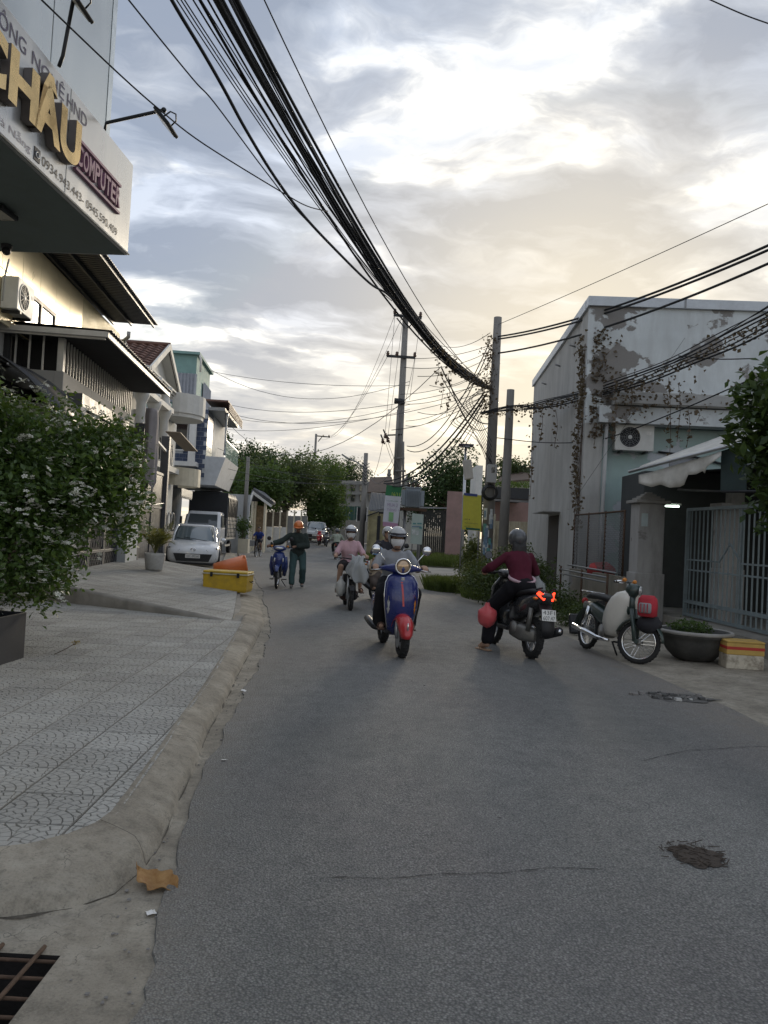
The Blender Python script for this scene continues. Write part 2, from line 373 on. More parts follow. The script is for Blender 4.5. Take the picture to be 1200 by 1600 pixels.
# road with a ragged laid edge
ys = list(np.arange(-7, 14, .07)) + list(np.arange(14, 30, .25)) + list(np.arange(30, 99, 1))
rm = MB(); grid = []; edge = []
for y in ys:
    rag = (noise.noise(Vector((3, y * 2.1, 0))) * .045 + noise.noise(Vector((9, y * 9, 0))) * .02 + noise.noise(Vector((1, y * .4, 0))) * .08) if y < 30 else 0
    a, b = EA(y) + rag, ER(y) + noise.noise(Vector((30, y * .8, 0))) * .12
    us = [0, .012, .04, .08, .14, .22, .32, .45, .55, .65, .76, .85, .92, .96, 1]
    grid.append([Vector((a + (b - a) * u, y, gz(y) + .012 + .035 * (1 - (2 * u - 1) ** 2))) for u in us])
    for u in us:
        wdt = b - a; dl, dr = u * wdt, (1 - u) * wdt
        near = min(1, max(0, (y - 8) / 9))
        edge.append(max(0, 1 - dl / (.32 + .5 * near)) * (.55 + .45 * near), ) if dl < dr else edge.append(max(0, 1 - dr / 1.0))
rm.sheet(grid)
road = rm.build('road', asphalt_mat(), smooth=True)
at = road.data.attributes.new('edge', 'FLOAT', 'POINT'); at.data.foreach_set('value', edge)
struct(road)
# dropped edge of the asphalt layer
em = MB(); em.sheet([[g_[0], g_[0] + Vector((-.012, 0, -.03))] for g_ in grid[:420]]); em.build('asphalt_edge', bpy.data.materials['asphalt'], road)
# gutter with a pit for the drain
GX0, GX1, GY0, GY1 = -1.52, -1.06, 2.18, 2.76
gut = MB()
xs_ = [-7, -4, -2.4, GX0, GX1, -.9, -.3]; yg = [-7, -2, 0, 1.2, GY0, GY1, 3.2, 3.6]
for i in range(len(yg) - 1):
    for j in range(len(xs_) - 1):
        if xs_[j] == GX0 and yg[i] == GY0: continue
        gut.add([(xs_[j], yg[i], 0), (xs_[j + 1], yg[i], 0), (xs_[j + 1], yg[i + 1], 0), (xs_[j], yg[i + 1], 0)], [(0, 1, 2, 3)])
gy = list(np.arange(3.6, 30, .4))
gut.sheet([[Vector((EA(y) - .75, y, .0)), Vector((EA(y) + .25, y, .0))] for y in gy])
def gutter_mat():
    m, nt, p = new_mat('gutter_concrete'); tc = N(nt, 'TexCoord', out=3)
    n = N(nt, 'TexNoise', {'Vector': tc, 'Scale': 2.2, 'Detail': 9, 'Roughness': .68}); n2 = N(nt, 'TexNoise', {'Vector': tc, 'Scale': 14, 'Detail': 7, 'Roughness': .7})
    vo = N(nt, 'TexVoronoi', {'Vector': N(nt, 'VectorMath', {0: tc, 1: N(nt, 'TexNoise', {'Vector': tc, 'Scale': 5, 'Detail': 4}, out=1)}, operation='ADD'), 'Scale': 1.7}, feature='DISTANCE_TO_EDGE')
    c = ramp(nt, n, [(.32, (.17, .15, .118)), (.5, (.275, .246, .195)), (.68, (.385, .35, .285))])
    n4 = N(nt, 'TexNoise', {'Vector': tc, 'Scale': 95, 'Detail': 4, 'Roughness': .7})
    c = mix(nt, math_(nt, 'MULTIPLY', ramp(nt, n2, [(.48, 0), (.7, 1)]), .6), c, (.10, .09, .07))
    c = mix(nt, math_(nt, 'MULTIPLY', ramp(nt, n4, [(.52, 0), (.7, 1)]), .45), c, (.36, .33, .28))
    c = mix(nt, math_(nt, 'MULTIPLY', ramp(nt, n4, [(.3, 1), (.45, 0)]), .5), c, (.07, .065, .055))
    c = mix(nt, math_(nt, 'MULTIPLY', ramp(nt, vo, [(.0, 1), (.012, 0)]), ramp(nt, n, [(.5, 0), (.6, .8)])), c, (.06, .055, .045))
    setp(nt, p, col=c, rough=.92, nrm=N(nt, 'Bump', {'Strength': .7, 'Distance': .02, 'Height': math_(nt, 'ADD', math_(nt, 'ADD', n, math_(nt, 'MULTIPLY', n2, .5)), math_(nt, 'MULTIPLY', n4, .25))})); return m
GUT = gutter_mat()
gutter = struct(gut.build('gutter', GUT))
pit = MB()
for a, b, c_, d in ((GX0, GX1, GY1, GY1 + .04), (GX0, GX1, GY0 - .04, GY0), (GX0 - .04, GX0, GY0 - .04, GY1 + .04), (GX1, GX1 + .04, GY0 - .04, GY1 + .04)): pit.b2(a, b, c_, d, -.5, -.002)
pit.b2(GX0 - .04, GX1 + .04, GY0 - .04, GY1 + .04, -.54, -.5)
pit.build('drain_pit', pbr('pit_wall', (.025, .022, .02), .95, bump=.5), gutter)
gt = thing('drain_grate', 'rusty steel bar grate over the gutter drain', 'grate', (-1.29, 2.47, 0))
for k in range(6):
    y = GY0 + .03 + k * .105
    MB().tube([(GX0 - .03, y, .012 - .02), (GX1 + .03 - (k % 2) * .02, y + random.uniform(-.01, .01), -.008)], .0065, 8).build('cross_bar', RUST, gt, True, world=True)
for k in range(3):
    x = GX0 + .07 + k * .15
    MB().tube([(x, GY0 - .03, .012), (x + .02, GY1 + .03, .012)], .008, 8).build('bar', RUST, gt, True, world=True)
# kerb
FP = [(-1.86, 12.6), (-1.64, 10.4), (-1.45, 8.2), (-1.32, 6.9), (-1.22, 5.7), (-1.12, 4.9), (-1.05, 4.2), (-.99, 3.7), (-.985, 3.45), (-1.03, 3.22), (-1.15, 3.08), (-1.36, 2.99), (-1.65, 2.93), (-2.3, 2.86), (-7, 2.7)]
IP = [(-2.16, 12.6), (-1.9, 10.4), (-1.66, 8.2), (-1.52, 6.9), (-1.42, 5.7), (-1.34, 4.9), (-1.28, 4.2), (-1.25, 3.8), (-1.27, 3.65), (-1.34, 3.5), (-1.46, 3.38), (-1.6, 3.31), (-1.85, 3.27), (-2.4, 3.22), (-7, 3.1)]
def dens(P, n=14):
    out = []
    for i in range(len(P) - 1):
        for k in range(n): out.append(Vector(P[i]).lerp(Vector(P[i + 1]), k / n))
    return out + [Vector(P[-1])]
F2, I2 = dens(FP), dens(IP); rings = []
for f, i in zip(F2, I2):
    w1 = noise.noise(Vector((f.x * 3, f.y * 3, 0))) * .022 + noise.noise(Vector((f.x * 16, f.y * 16, 3))) * .014; w2 = noise.noise(Vector((f.x * 7, f.y * 7, 5))) * .012
    row = []
    for u, z in ((-.06, .0), (0, .01), (.05, .045), (.12, .066), (.22, .078), (.36, .09), (.55, .102), (.8, .118), (1, .127), (1.1, .112)):
        q = f.lerp(i, u); row.append(Vector((q.x + w1 * (1 - u), q.y + w2, z + (w2 * .8 if .1 < u < .9 else 0))))
    rings.append(row)
kerb = MB(); kerb.sheet(rings); struct(kerb.build('kerb', GUT, smooth=True))
# the low kerb further on, along the ramp
rings = []
for y in np.arange(12.2, 42, .4):
    f = EA(y) - .12; w1 = noise.noise(Vector((3, y * 2, 0))) * .05
    rings.append([Vector((f + w1, y, 0)), Vector((f - .12 + w1, y, .05)), Vector((f - .3, y, .085)), Vector((f - .55, y, .09))])
kb = MB(); kb.sheet(rings); struct(kb.build('kerb', GUT, smooth=True))
# tiles with a stamped fan of small setts
def tile_mesh():
    mb = MB(); mb.b2(-.199, .199, -.199, .199, -.03, 0); nb = len(mb.F)
    cents = [(0, -.2), (-.2, 0), (.2, 0), (0, .2), (-.2, .2), (.2, .2)]
    for ci, (cx, cy) in enumerate(cents):
        for r0, r1 in ((.002, .05), (.05, .1), (.1, .15), (.15, .2)):
            k = max(4, int(round(2 * math.pi * (r0 + r1) / 2 / .052))); off = .3 * r0 * 40
            for j in range(k):
                a0, a1 = 2 * math.pi * (j + off) / k, 2 * math.pi * (j + 1 + off) / k
                mx, my = cx + (r0 + r1) / 2 * math.cos((a0 + a1) / 2), cy + (r0 + r1) / 2 * math.sin((a0 + a1) / 2)
                if abs(mx) > .215 or abs(my) > .215: continue
                if any(math.hypot(mx - q[0], my - q[1]) < .187 for q in cents[:ci]): continue
                g0 = .003; da = g0 / ((r0 + r1) / 2)
                cl = lambda v: max(-.194, min(.194, v))
                quad = [(cl(cx + r * math.cos(a)), cl(cy + r * math.sin(a))) for r, a in ((r0 + g0, a0 + da), (r1 - g0 * .6, a0 + da), (r1 - g0 * .6, a1 - da), (r0 + g0, a1 - da))]
                for k_, q_ in enumerate(quad):
                    for h_ in cents[:ci]:
                        v_ = Vector(q_) - Vector(h_)
                        if v_.length < .2015: quad[k_] = tuple(cl(t_) for t_ in Vector(h_) + v_.normalized() * .2015)
                c_ = Vector((sum(q[0] for q in quad) / 4, sum(q[1] for q in quad) / 4))
                ar = abs(sum(quad[k_][0] * quad[(k_ + 1) % 4][1] - quad[(k_ + 1) % 4][0] * quad[k_][1] for k_ in range(4))) / 2
                if ar < 1.2e-4: continue
                lo = [Vector((q[0], q[1], .0004)) for q in quad]; hi = [Vector((*(Vector(q).lerp(c_, .05)), .0052)) for q in quad]
                mb.add(lo + hi, [(4, 5, 6, 7), (0, 1, 5, 4), (1, 2, 6, 5), (2, 3, 7, 6), (3, 0, 4, 7)])
    me = mb.mesh('tile'); me.materials.append(TG); me.materials.append(TT)
    me.polygons.foreach_set('material_index', [0] * nb + [1] * (len(me.polygons) - nb)); me.update(); return me
def tmat(name, c, d):
    m, nt, p = new_mat(name)
    gm_ = N(nt, 'NewGeometry')
    n = N(nt, 'TexNoise', {'Vector': gm_, 'Scale': .9, 'Detail': 7, 'Roughness': .62}); n2 = N(nt, 'TexNoise', {'Vector': gm_, 'Scale': 12, 'Detail': 6, 'Roughness': .7})
    oi = N(nt, 'ObjectInfo', {}, out=5)
    cc = mix(nt, ramp(nt, n, [(.36, 0), (.68, 1)]), c, d)
    cc = mix(nt, math_(nt, 'MULTIPLY', ramp(nt, n2, [(.45, 0), (.75, 1)]), .45), cc, tuple(x * .62 for x in d))
    hv = N(nt, 'HueSaturation', {'Value': math_(nt, 'ADD', math_(nt, 'MULTIPLY', oi, .24), .88), 'Color': cc})
    setp(nt, p, col=hv, rough=.85, nrm=N(nt, 'Bump', {'Strength': .3, 'Distance': .004, 'Height': n2})); return m
TT = tmat('tile_sett', (.40, .395, .37), (.31, .30, .27)); TG = tmat('tile_groove', (.20, .195, .18), (.155, .145, .12))
TM = tile_mesh()
def cross_ok(P2):
    def f(x, y):
        best = 1e9; s = 1
        for a, b in zip(P2[:-1], P2[1:]):
            ab = b - a; t = max(0, min(1, (Vector((x, y)) - a).dot(ab) / ab.length_squared)); q = a + ab * t; d = (Vector((x, y)) - q).length
            if d < best: best = d; n = Vector((ab.y, -ab.x)); s = n.dot(Vector((x, y)) - q)
        return best if s > 0 else -best
    return f
I3 = [Vector(p) for p in IP]; sdist = cross_ok(I3)
STEP_A, STEP_B = Vector((-2.2, 11.5)), Vector((-5.6, 13.05)); sn = Vector((STEP_B - STEP_A)).normalized(); sn = Vector((sn.y, -sn.x))   # pointing away from the camera side
if sn.y < 0: sn = -sn
slab = MB(); poly = [(p[0], p[1]) for p in IP] + [(-7, 14), (-5.6, 13.3), (-2.16, 12.6)]
slab.prism(poly[:-1], Matrix.Translation((0, 0, .0)), .088)
pave = struct(slab.build('pavement', TG))
ccuts = []
for a, b in zip(I3[:-1], I3[1:]):
    n = Vector((b.y - a.y, a.x - b.x)).normalized(); n = -n if n.dot(Vector((-3, 6)) - a) > 0 else n
    ccuts.append((a, b, n))
def near_cuts(x, y):
    out = []
    for a, b, n in ccuts:
        ab = b - a; t = (Vector((x, y)) - a).dot(ab) / ab.length_squared
        if -.35 / ab.length < t < 1 + .35 / ab.length: out.append((a + n * .03, n))
    return out
def tile_run(parent, origin, ang, inside, zf, tilt, cutf):
    ux = Vector((math.cos(R(ang)), math.sin(R(ang)), 0)); uy = Vector((-ux.y, ux.x, 0))
    for i in range(-30, 40):
        for j in range(-30, 60):
            c = Vector(origin) + ux * i * .402 + uy * j * .402
            if not inside(c.x, c.y): continue
            M = Matrix.Translation((c.x, c.y, zf(c.x, c.y) + random.uniform(-.0012, .0012))) @ tilt @ Matrix.Rotation(R(ang + random.uniform(-.25, .25)), 4, 'Z')
            me = TM; L = None
            for P, n in cutf(c.x, c.y):
                dd = n.dot(Vector((c.x, c.y)) - P)
                if dd >= .29: me = None; break
                if dd > -.29:
                    bm = bmesh.new(); bm.from_mesh(me); L = M.inverted()
                    bmesh.ops.bisect_plane(bm, geom=bm.verts[:] + bm.edges[:] + bm.faces[:], plane_co=L @ Vector((P.x, P.y, 0)), plane_no=(L.to_3x3() @ Vector((n.x, n.y, 0))), clear_outer=True)
                    me = bpy.data.meshes.new('tile'); bm.to_mesh(me); bm.free()
                    for mt in TM.materials:
                        if len(me.materials) < 2: me.materials.append(mt)
            if me is None or not me.polygons: continue
            o = link('tile', me, None, parent); o.matrix_basis = M
tile_run(pave, (-2.0, 5, 0), 1.0, lambda x, y: x > -.52 * y - .6 and sdist(x, y) > -.26 and x > -6 and sn.dot(Vector((x, y)) - STEP_A) < .28, lambda x, y: .118, Matrix.Identity(4), lambda x, y: near_cuts(x, y) + [(STEP_A + sn * .1, sn)])
# ramp pavement rising to the house gate
RS = .092
def rz_(x, y): return .105 + RS * max(0, -2.2 - .14 * (y - 11.5) * 0 - x)
RT = Matrix.Rotation(math.atan(RS), 4, 'Y')
rp = MB(); RP = [(-2.14, 11.5), (-2.5, 14), (-3.2, 17.5), (-3.95, 21), (-8.6, 23.2), (-7.2, 14.8), (-7.2, 13.8), (-5.6, 13.0)]
n_ = len(RP); rp.add([(x, y, rz_(x, y) - .035) for x, y in RP] + [(x, y, -.05) for x, y in RP], [tuple(range(n_))] + [(i, (i + 1) % n_, n_ + (i + 1) % n_, n_ + i) for i in range(n_)])
ramp_o = struct(rp.build('ramp_pavement', CONC))
st = MB(); a, b = Vector((-2.1, 11.45, 0)), Vector((-5.75, 13.1, 0)); rows = []
for k in range(41):
    q = a.lerp(b, k / 40); h = rz_(q.x, q.y) + .006 + noise.noise(Vector((q.x * 4, 2, 0))) * .012; o_ = Vector((sn.x, sn.y, 0)); w1 = noise.noise(Vector((q.x * 6, 7, 0))) * .02
    rows.append([q - o_ * (.03 + w1) + Vector((0, 0, .1)), q - o_ * (.02 + w1) + Vector((0, 0, h - .03)), q + Vector((0, 0, h)), q + o_ * .14 + Vector((0, 0, h))])
st.sheet(rows); st.build('step_edge', CONC, ramp_o, True)
tile_run(ramp_o, (-2.6, 14, 0), -5.0, lambda x, y: y < 21.3 and x < EA(y) - .34 and x > -6.9 - .1 * (y - 15) and x > -.47 * y and sn.dot(Vector((x, y)) - STEP_A) > -.28, lambda x, y: rz_(x, y), RT, lambda x, y: [(STEP_A + sn * .12, -sn), (Vector((EA(y) - .6, y)), Vector((1, -(EA(y + .3) - EA(y - .3)) / .6)).normalized())])
yd = MB(); yd.add([(-4.1, 20.6, .03), (-8.8, 20.6, .03), (-14, 44, .03), (-8.1, 43, .03), (-5.9, 32, .03), (-4.4, 25, .03)], [(0, 1, 2, 3, 4, 5)]); struct(yd.build('forecourt', CONC))
# right side: concrete apron, dirt verge, the mouth of a side street
ap = MB(); ap.sheet([[Vector((ER(y) - .35, y, .006)), Vector((ER(y) + .5, y, .03)), Vector((ER(y) + 1.0, y, .05)), Vector((9, y, .06))] for y in np.arange(-7, 15.6, .6)])
struct(ap.build('concrete_apron', GUT))
vg = MB(); vg.sheet([[Vector((ER(y) - .3, y, .005)), Vector((ER(y) + .5, y, .02 + .03 * noise.noise(Vector((1, y, 0))))), Vector((ER(y) + 1.4, y, .05)), Vector((9, y, .06))] for y in np.arange(15, 29.6, .4)])
struct(vg.build('dirt_verge', GUT))
ss = MB(); ss.add([(ER(28.5) - .3, 28.5, .008), (14, 30.5, .03), (30, 33, .03), (30, 37, .03), (9, 37.5, .03), (ER(37) - .3, 37.5, .008)], [(0, 1, 2, 3, 4, 5)]); struct(ss.build('side_street', pbr('pale_concrete_road', (.36, .33, .28), .9, var=.2, vsc=.8, dirt=.5, dcol=(.18, .16, .13), dsc=.6, bump=.3)))
# ================================================================ left side buildings
def bx(name, mat, par, x0, x1, y0, y1, z0, z1, bevel=0, smooth=False): return MB().b2(x0, x1, y0, y1, z0, z1).build(name, mat, par, smooth, bevel)
ALU = pbr('brushed_aluminium', (.58, .58, .57), .30, .75, var=.06, vsc=2, streak=.15)
ALUP = pbr('composite_panel', (.50, .53, .53), .22, .7, var=.07, vsc=1.2, dirt=.25, dcol=(.36, .38, .36), dsc=1.3, streak=.3)
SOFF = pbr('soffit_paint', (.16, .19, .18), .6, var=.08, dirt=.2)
GOLD = pbr('gold_sheet', (.72, .52, .24), .26, .85, var=.08)
GOLDS = pbr('gold_sides', (.16, .14, .13), .5, .4)
NAVY = pbr('navy_print', (.06, .06, .13), .6); VIOLET = pbr('violet_acrylic', (.26, .13, .20), .45, var=.1); CHAR = pbr('charcoal_print', (.06, .06, .065), .6)
b1 = thing('shop_building', 'grey panelled shop building with overhanging upper floors above the flowering shrub', 'building', (-3.13, 8.84, 0), 86.57)
sg = thing('shop_sign', 'silver shop sign box with gold CHÂU letters and phone numbers', 'sign', (-3.13, 8.84, 4.62), 86.57)
SZ = 1.06
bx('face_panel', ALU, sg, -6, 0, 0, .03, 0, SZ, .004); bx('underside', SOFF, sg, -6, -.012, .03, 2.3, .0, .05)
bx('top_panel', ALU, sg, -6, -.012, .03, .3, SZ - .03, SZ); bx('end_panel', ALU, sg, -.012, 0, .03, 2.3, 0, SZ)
MB().tube([(-6, -.012, .012), (0.0, -.012, .012)], .012, 6).build('edge_trim', STEEL, sg)
for s in (-1.55, -3.1, -4.6): MB().b2(s - .002, s + .002, -.0025, 0, .01, SZ - .01).build('panel_joint', SOFF, sg)
def stext(s, x0, x1, f0, f1, mat, name, ext=0, off=.004, bold=0): return text(s, name, mat, sg, (x0, -off, f0 * SZ), (1, 0, 0), (0, 0, 1), x1 - x0, (f1 - f0) * SZ, ext, bold)
stext('CÔNG', -2.92, -2.37, .80, .955, NAVY, 'lettering'); stext('NGHỆ', -2.27, -1.68, .77, .955, NAVY, 'lettering'); stext('HND', -1.62, -1.2, .80, .915, NAVY, 'lettering')
for ch, x0, x1, f0, f1 in (('C', -3.24, -2.76, .27, .70), ('H', -2.72, -2.26, .27, .70), ('Â', -2.30, -1.84, .27, .82), ('U', -1.86, -1.45, .27, .70)):
    o = stext(ch, x0, x1, f0, f1, GOLDS, 'raised_letter', .075, .004, .045); stext(ch, x0, x1, f0, f1, GOLD, 'gold_face', 0, .082, .045).parent = o
xw = 1.06 / 8
for i, ch in enumerate('COMPUTER'):
    o = stext(ch, -1.42 + i * xw, -1.42 + (i + 1) * xw - .02, .37, .56, VIOLET, 'raised_letter', .035, .004, .02)
bx('underline_bar', VIOLET, sg, -1.42, -.36, -.035, 0, .31 * SZ, .335 * SZ); bx('overline_bar', VIOLET, sg, -1.42, -.36, -.035, 0, .595 * SZ, .62 * SZ)
stext('0934.943.443-', -2.0, -1.16, .085, .165, CHAR, 'lettering'); stext('0945.590.409', -1.1, -.33, .085, .165, CHAR, 'lettering'); stext('Đà Nẵng', -2.78, -2.2, .07, .17, pbr('grey_print', (.34, .34, .40), .6), 'lettering')
bx('phone_icon', CHAR, sg, -2.14, -2.04, -.006, 0, .07 * SZ, .18 * SZ); MB().torus((-2.09, -.008, .125 * SZ), .026, .006, rotm(90, 'X')).build('phone_ring', ALU, sg)
bx('lower_wall', PLASTER, b1, -6, -.05, 2.0, 8, .1, 4.66); bx('upper_core', PLASTER, b1, -6, -.02, .36, 8, 5.62, 11)
for k in range(4):
    for j in range(3):
        s1 = -.12 - k * 1.28; bx('wall_panel', ALUP, b1, s1 - 1.265, s1, .31, .36, 5.72 + j * 1.9, 5.72 + j * 1.9 + 1.885, .004)
bx('corner_trim', pbr('trim_glossy', (.62, .66, .66), .2, .6), b1, -.11, 0, .305, .36, 5.72, 11); bx('end_wall', ALUP, b1, -.018, .0, .37, 8, 5.66, 11)
LED = pbr('lamp_lens', (.55, .5, .42), .3)
def floodlight(label, base, elbow, tip, tilt, group=None):
    base, elbow, tip = Vector(base), Vector(elbow), Vector(tip)
    t = thing('floodlight', label, 'floodlight', base, 0); d = (tip - elbow).normalized()
    MB().tube([base, elbow, tip], .018, 8).build('arm', DARKM, t, True, world=True)
    c = tip + Vector((.03, .0, -.13)); M = Matrix.Translation(c) @ rotm(86.57, 'Z') @ rotm(tilt, 'X')
    MB(M).box((0, 0, 0), (.3, .24, .035)).build('head', DARKM, t, bevel=.008, world=True)
    MB(M).box((0, 0, -.02), (.26, .2, .008)).build('lens', LED, t, world=True)
    MB(M).tube([(-.1, -.0, .02), (-.09, 0, .1), (0, 0, .135), (.09, 0, .1), (.1, 0, .02)], .008, 6).build('bracket', DARKM, t, True, world=True)
    MB().ball(tip, .028).build('joint', DARKM, t, True, world=True)
    return t
P = Vector((-3.13, 8.84, 0)); nn_ = Vector((1, -.06, 0)).normalized()
ba = pxp(163, 206, P + nn_ * -.05, nn_); el = px(166, 192, ba.y - .02); tp = px(256, 172, ba.y - .25)
floodlight('black floodlight on an arm above the COMPUTER end of the silver sign', ba, el, tp, 48)
ba2 = Vector((-3.2, 6.95, 5.68)); floodlight('black floodlight on an arm above the gold letters of the silver sign', ba2, ba2 + Vector((.03, 0, .1)), px(118, -18, 6.75), 48)
c = gp(2, 334, 4.56); t = thing('soffit_light', 'black floodlight fixed under the silver sign box', 'floodlight', (c.x, c.y, 4.6)); MB().box((0, 0, -.03), (.3, .2, .05), rotm(86, 'Z').to_3x3()).build('head', DARKM, t, bevel=.01); MB().box((0, 0, -.058), (.24, .14, .006), rotm(86, 'Z').to_3x3()).build('lens', LED, t)
# ---------------------------------------------------------------- black planter box and its flowering shrub are in the foliage section
# ---------------------------------------------------------------- house with the barred balcony
h2 = thing('balcony_house', 'cream panelled house with barred concrete balcony, dark awning and slatted pergola', 'house', (-6.55, 15, 0), 95.7)
CRP = pbr('cream_composite', (.80, .70, .47), .34, .25, var=.05, vsc=1, dirt=.12, dcol=(.5, .44, .3)); RIB = pbr('cream_ribbed_sheet', (.62, .56, .38), .5, .2, var=.08)
BAND = pbr('cast_concrete', (.33, .325, .31), .85, var=.15, vsc=1.5, bump=.25, dirt=.4, dcol=(.17, .165, .155), dsc=1.5); BARM = pbr('pale_bar_paint', (.50, .49, .46), .5, .1)
DK = pbr('dark_and_shade_fill', (.03, .03, .032), .9); SHEET = pbr('dark_roof_sheet', (.045, .047, .052), .45, .3, var=.2); GATE = pbr('gate_grey', (.075, .078, .085), .5, 0, var=.12); BROWNF = pbr('brown_frame', (.09, .06, .05), .5)  # near-black for dark parts, also painted as shade indoors and under the awning
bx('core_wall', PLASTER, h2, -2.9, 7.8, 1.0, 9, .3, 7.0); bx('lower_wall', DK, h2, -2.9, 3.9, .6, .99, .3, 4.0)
z0 = 5.1
for k in range(7):
    s1 = -2.9 + k * 1.0; bx('wall_panel', CRP, h2, s1, s1 + .99, .80, .85, z0, 6.06, .004); bx('wall_panel', CRP, h2, s1, s1 + .99, .80, .85, 6.07, 7.06, .004)
rb = MB()
for k in range(37):
    s1 = 4.12 + k * .1; rb.add([(s1, .84, z0), (s1 + .03, .80, z0), (s1 + .07, .80, z0), (s1 + .1, .84, z0), (s1, .84, 7.06), (s1 + .03, .80, 7.06), (s1 + .07, .80, 7.06), (s1 + .1, .84, 7.06)], [(0, 1, 5, 4), (1, 2, 6, 5), (2, 3, 7, 6)])
rb.build('ribbed_wall', RIB, h2, fix=False); bx('wall_end', PLASTER, h2, 7.78, 7.86, .8, 1.1, z0, 7.06)
# window
for a, b, c_, d in ((.15, 2.0, 5.95, 6.03), (.15, 2.0, 5.15, 5.2), (.15, .22, 5.2, 5.95), (1.05, 1.13, 5.2, 5.95), (1.93, 2.0, 5.2, 5.95)): bx('window_frame', BROWNF, h2, a, b, .74, .80, c_, d)
for a, b in ((.22, 1.05), (1.13, 1.93)): bx('window_pane', glass('sky_glass', (.25, .27, .27), .05), h2, a, b, .77, .79, 5.2, 5.95)
# band, bars, posts
bx('balcony_band', BAND, h2, 0, 6.3, -.12, 0.06, 4.02, 4.4, .01); bx('balcony_band', BAND, h2, -.0, .18, .06, 3, 4.02, 4.4, .01); bx('balcony_floor', BAND, h2, .18, 6.3, .06, 1.0, 4.05, 4.15)
for s in (2.0, 4.1): bx('band_joint', SOFF, h2, s - .006, s + .006, -.124, -.12, 4.02, 4.4)
bar = MB().b2(-.016, .016, -.016, .016, 4.4, 5.08).mesh('bar')
def rep(me, name, mat, par, spots):
    for x, y in spots: o = link(name, me, mat, par); o.location = (x, y, 0)
rep(bar, 'bar', BARM, h2, [(.26 + k * .2, -.04) for k in range(30)]); rep(bar, 'bar', BARM, h2, [(.04, .30 + k * .26) for k in range(8)])
bx('corner_post', BARM, h2, 0, .12, -.1, .02, 4.4, 5.06, .006)
bx('top_rail', BARM, h2, -.3, -.24, -.95, 4, 5.02, 5.13)
# corrugated awning roof (ridges run from wall to street)
aw = MB(); cols = [-.35 + i * .045 for i in range(150)]
def awz(s_, t_): return 5.19 + .016 * math.sin(s_ / .045 * math.pi / 2) + (t_ + 1.08) * .02
aw.sheet([[Vector((s_, t_, awz(s_, t_))) for t_ in (-1.08, -.2, .78)] for s_ in cols]); aw.build('awning_sheet', SHEET, h2, solid=.006)
aw2 = MB(); aw2.sheet([[Vector((s_, t_, 5.24)) for t_ in (.78, 2, 4.4)] for s_ in (-.35, .0)]); aw2.build('awning_return', SHEET, h2, solid=.01)
bx('awning_fascia', BARM, h2, -.34, 6.35, -1.02, -.98, 5.06, 5.165); bx('awning_fascia', BARM, h2, -.36, -.32, -.98, 4.3, 5.06, 5.165)
bx('awning_soffit', DK, h2, -.3, 6.3, -.97, .78, 5.11, 5.125)  # soffit coloured near-black to carry the shade under the awning
# pergola of slats
for t_ in (-.42, .2, .7): bx('pergola_beam', SHEET, h2, -2.9, 6.75, t_, t_ + .05, 7.06 + .0, 7.14)
sl_ = MB().b2(-.045, .045, -.5, .78, 7.145, 7.165).mesh('slat'); rep(sl_, 'slat', SHEET, h2, [(-2.85 + k * .135, 0) for k in range(72)])
bx('roof_sheet', SHEET, h2, -2.9, 6.6, -.3, 6, 7.26, 7.30); bx('rear_roof', PLASTER, h2, -2.9, 7.8, .86, 9, 7.0, 7.05)
MB().tube([(7.2, .4, 7.0), (7.2, .4, 6.85), (7.3, .55, 6.75), (7.5, .55, 6.7), (7.6, .5, 6.5), (7.6, .5, 2.5)], .055, 10).build('downpipe', PLASTER, h2, True)
bx('inner_wall', pbr('bright_room', (.6, .57, .5), .8), h2, 4.0, 6.2, .9, .99, 4.1, 5.08); bx('shade_panel', DK, h2, .3, 4.0, .86, .98, 4.1, 5.08); bx('shade_panel', DK, h2, .5, .56, .1, .85, 4.1, 5.08); bx('shade_panel', DK, h2, -.1, .0, .9, 4, 4.4, 5.04)  # shade behind the bars painted as dark panels, bright far end as pale wall
# arched canopy over the entrance
prof = [(2.6, 4.62), (2.0, 4.6), (1.5, 4.56), (1.0, 4.48), (.5, 4.33), (.1, 4.12), (-.25, 3.86), (-.5, 3.6), (-.72, 3.36)]
cn = MB(); cn.sheet([[Vector((s_, t_, z_)) for t_, z_ in prof] for s_ in (-2.2, -.12)]); cn.build('canopy_sheet', SHEET, h2, True, solid=.02)
MB().tube([(-.14, t_, z_) for t_, z_ in prof], .05, 8).build('canopy_rim', GATE, h2, True)
for i, (t_, z_) in enumerate(prof[::1]): MB().tube([(-2.2, t_, z_ - .06), (-.14, t_, z_ - .06)], .022, 6).build('canopy_rib', GREYM, h2, True)
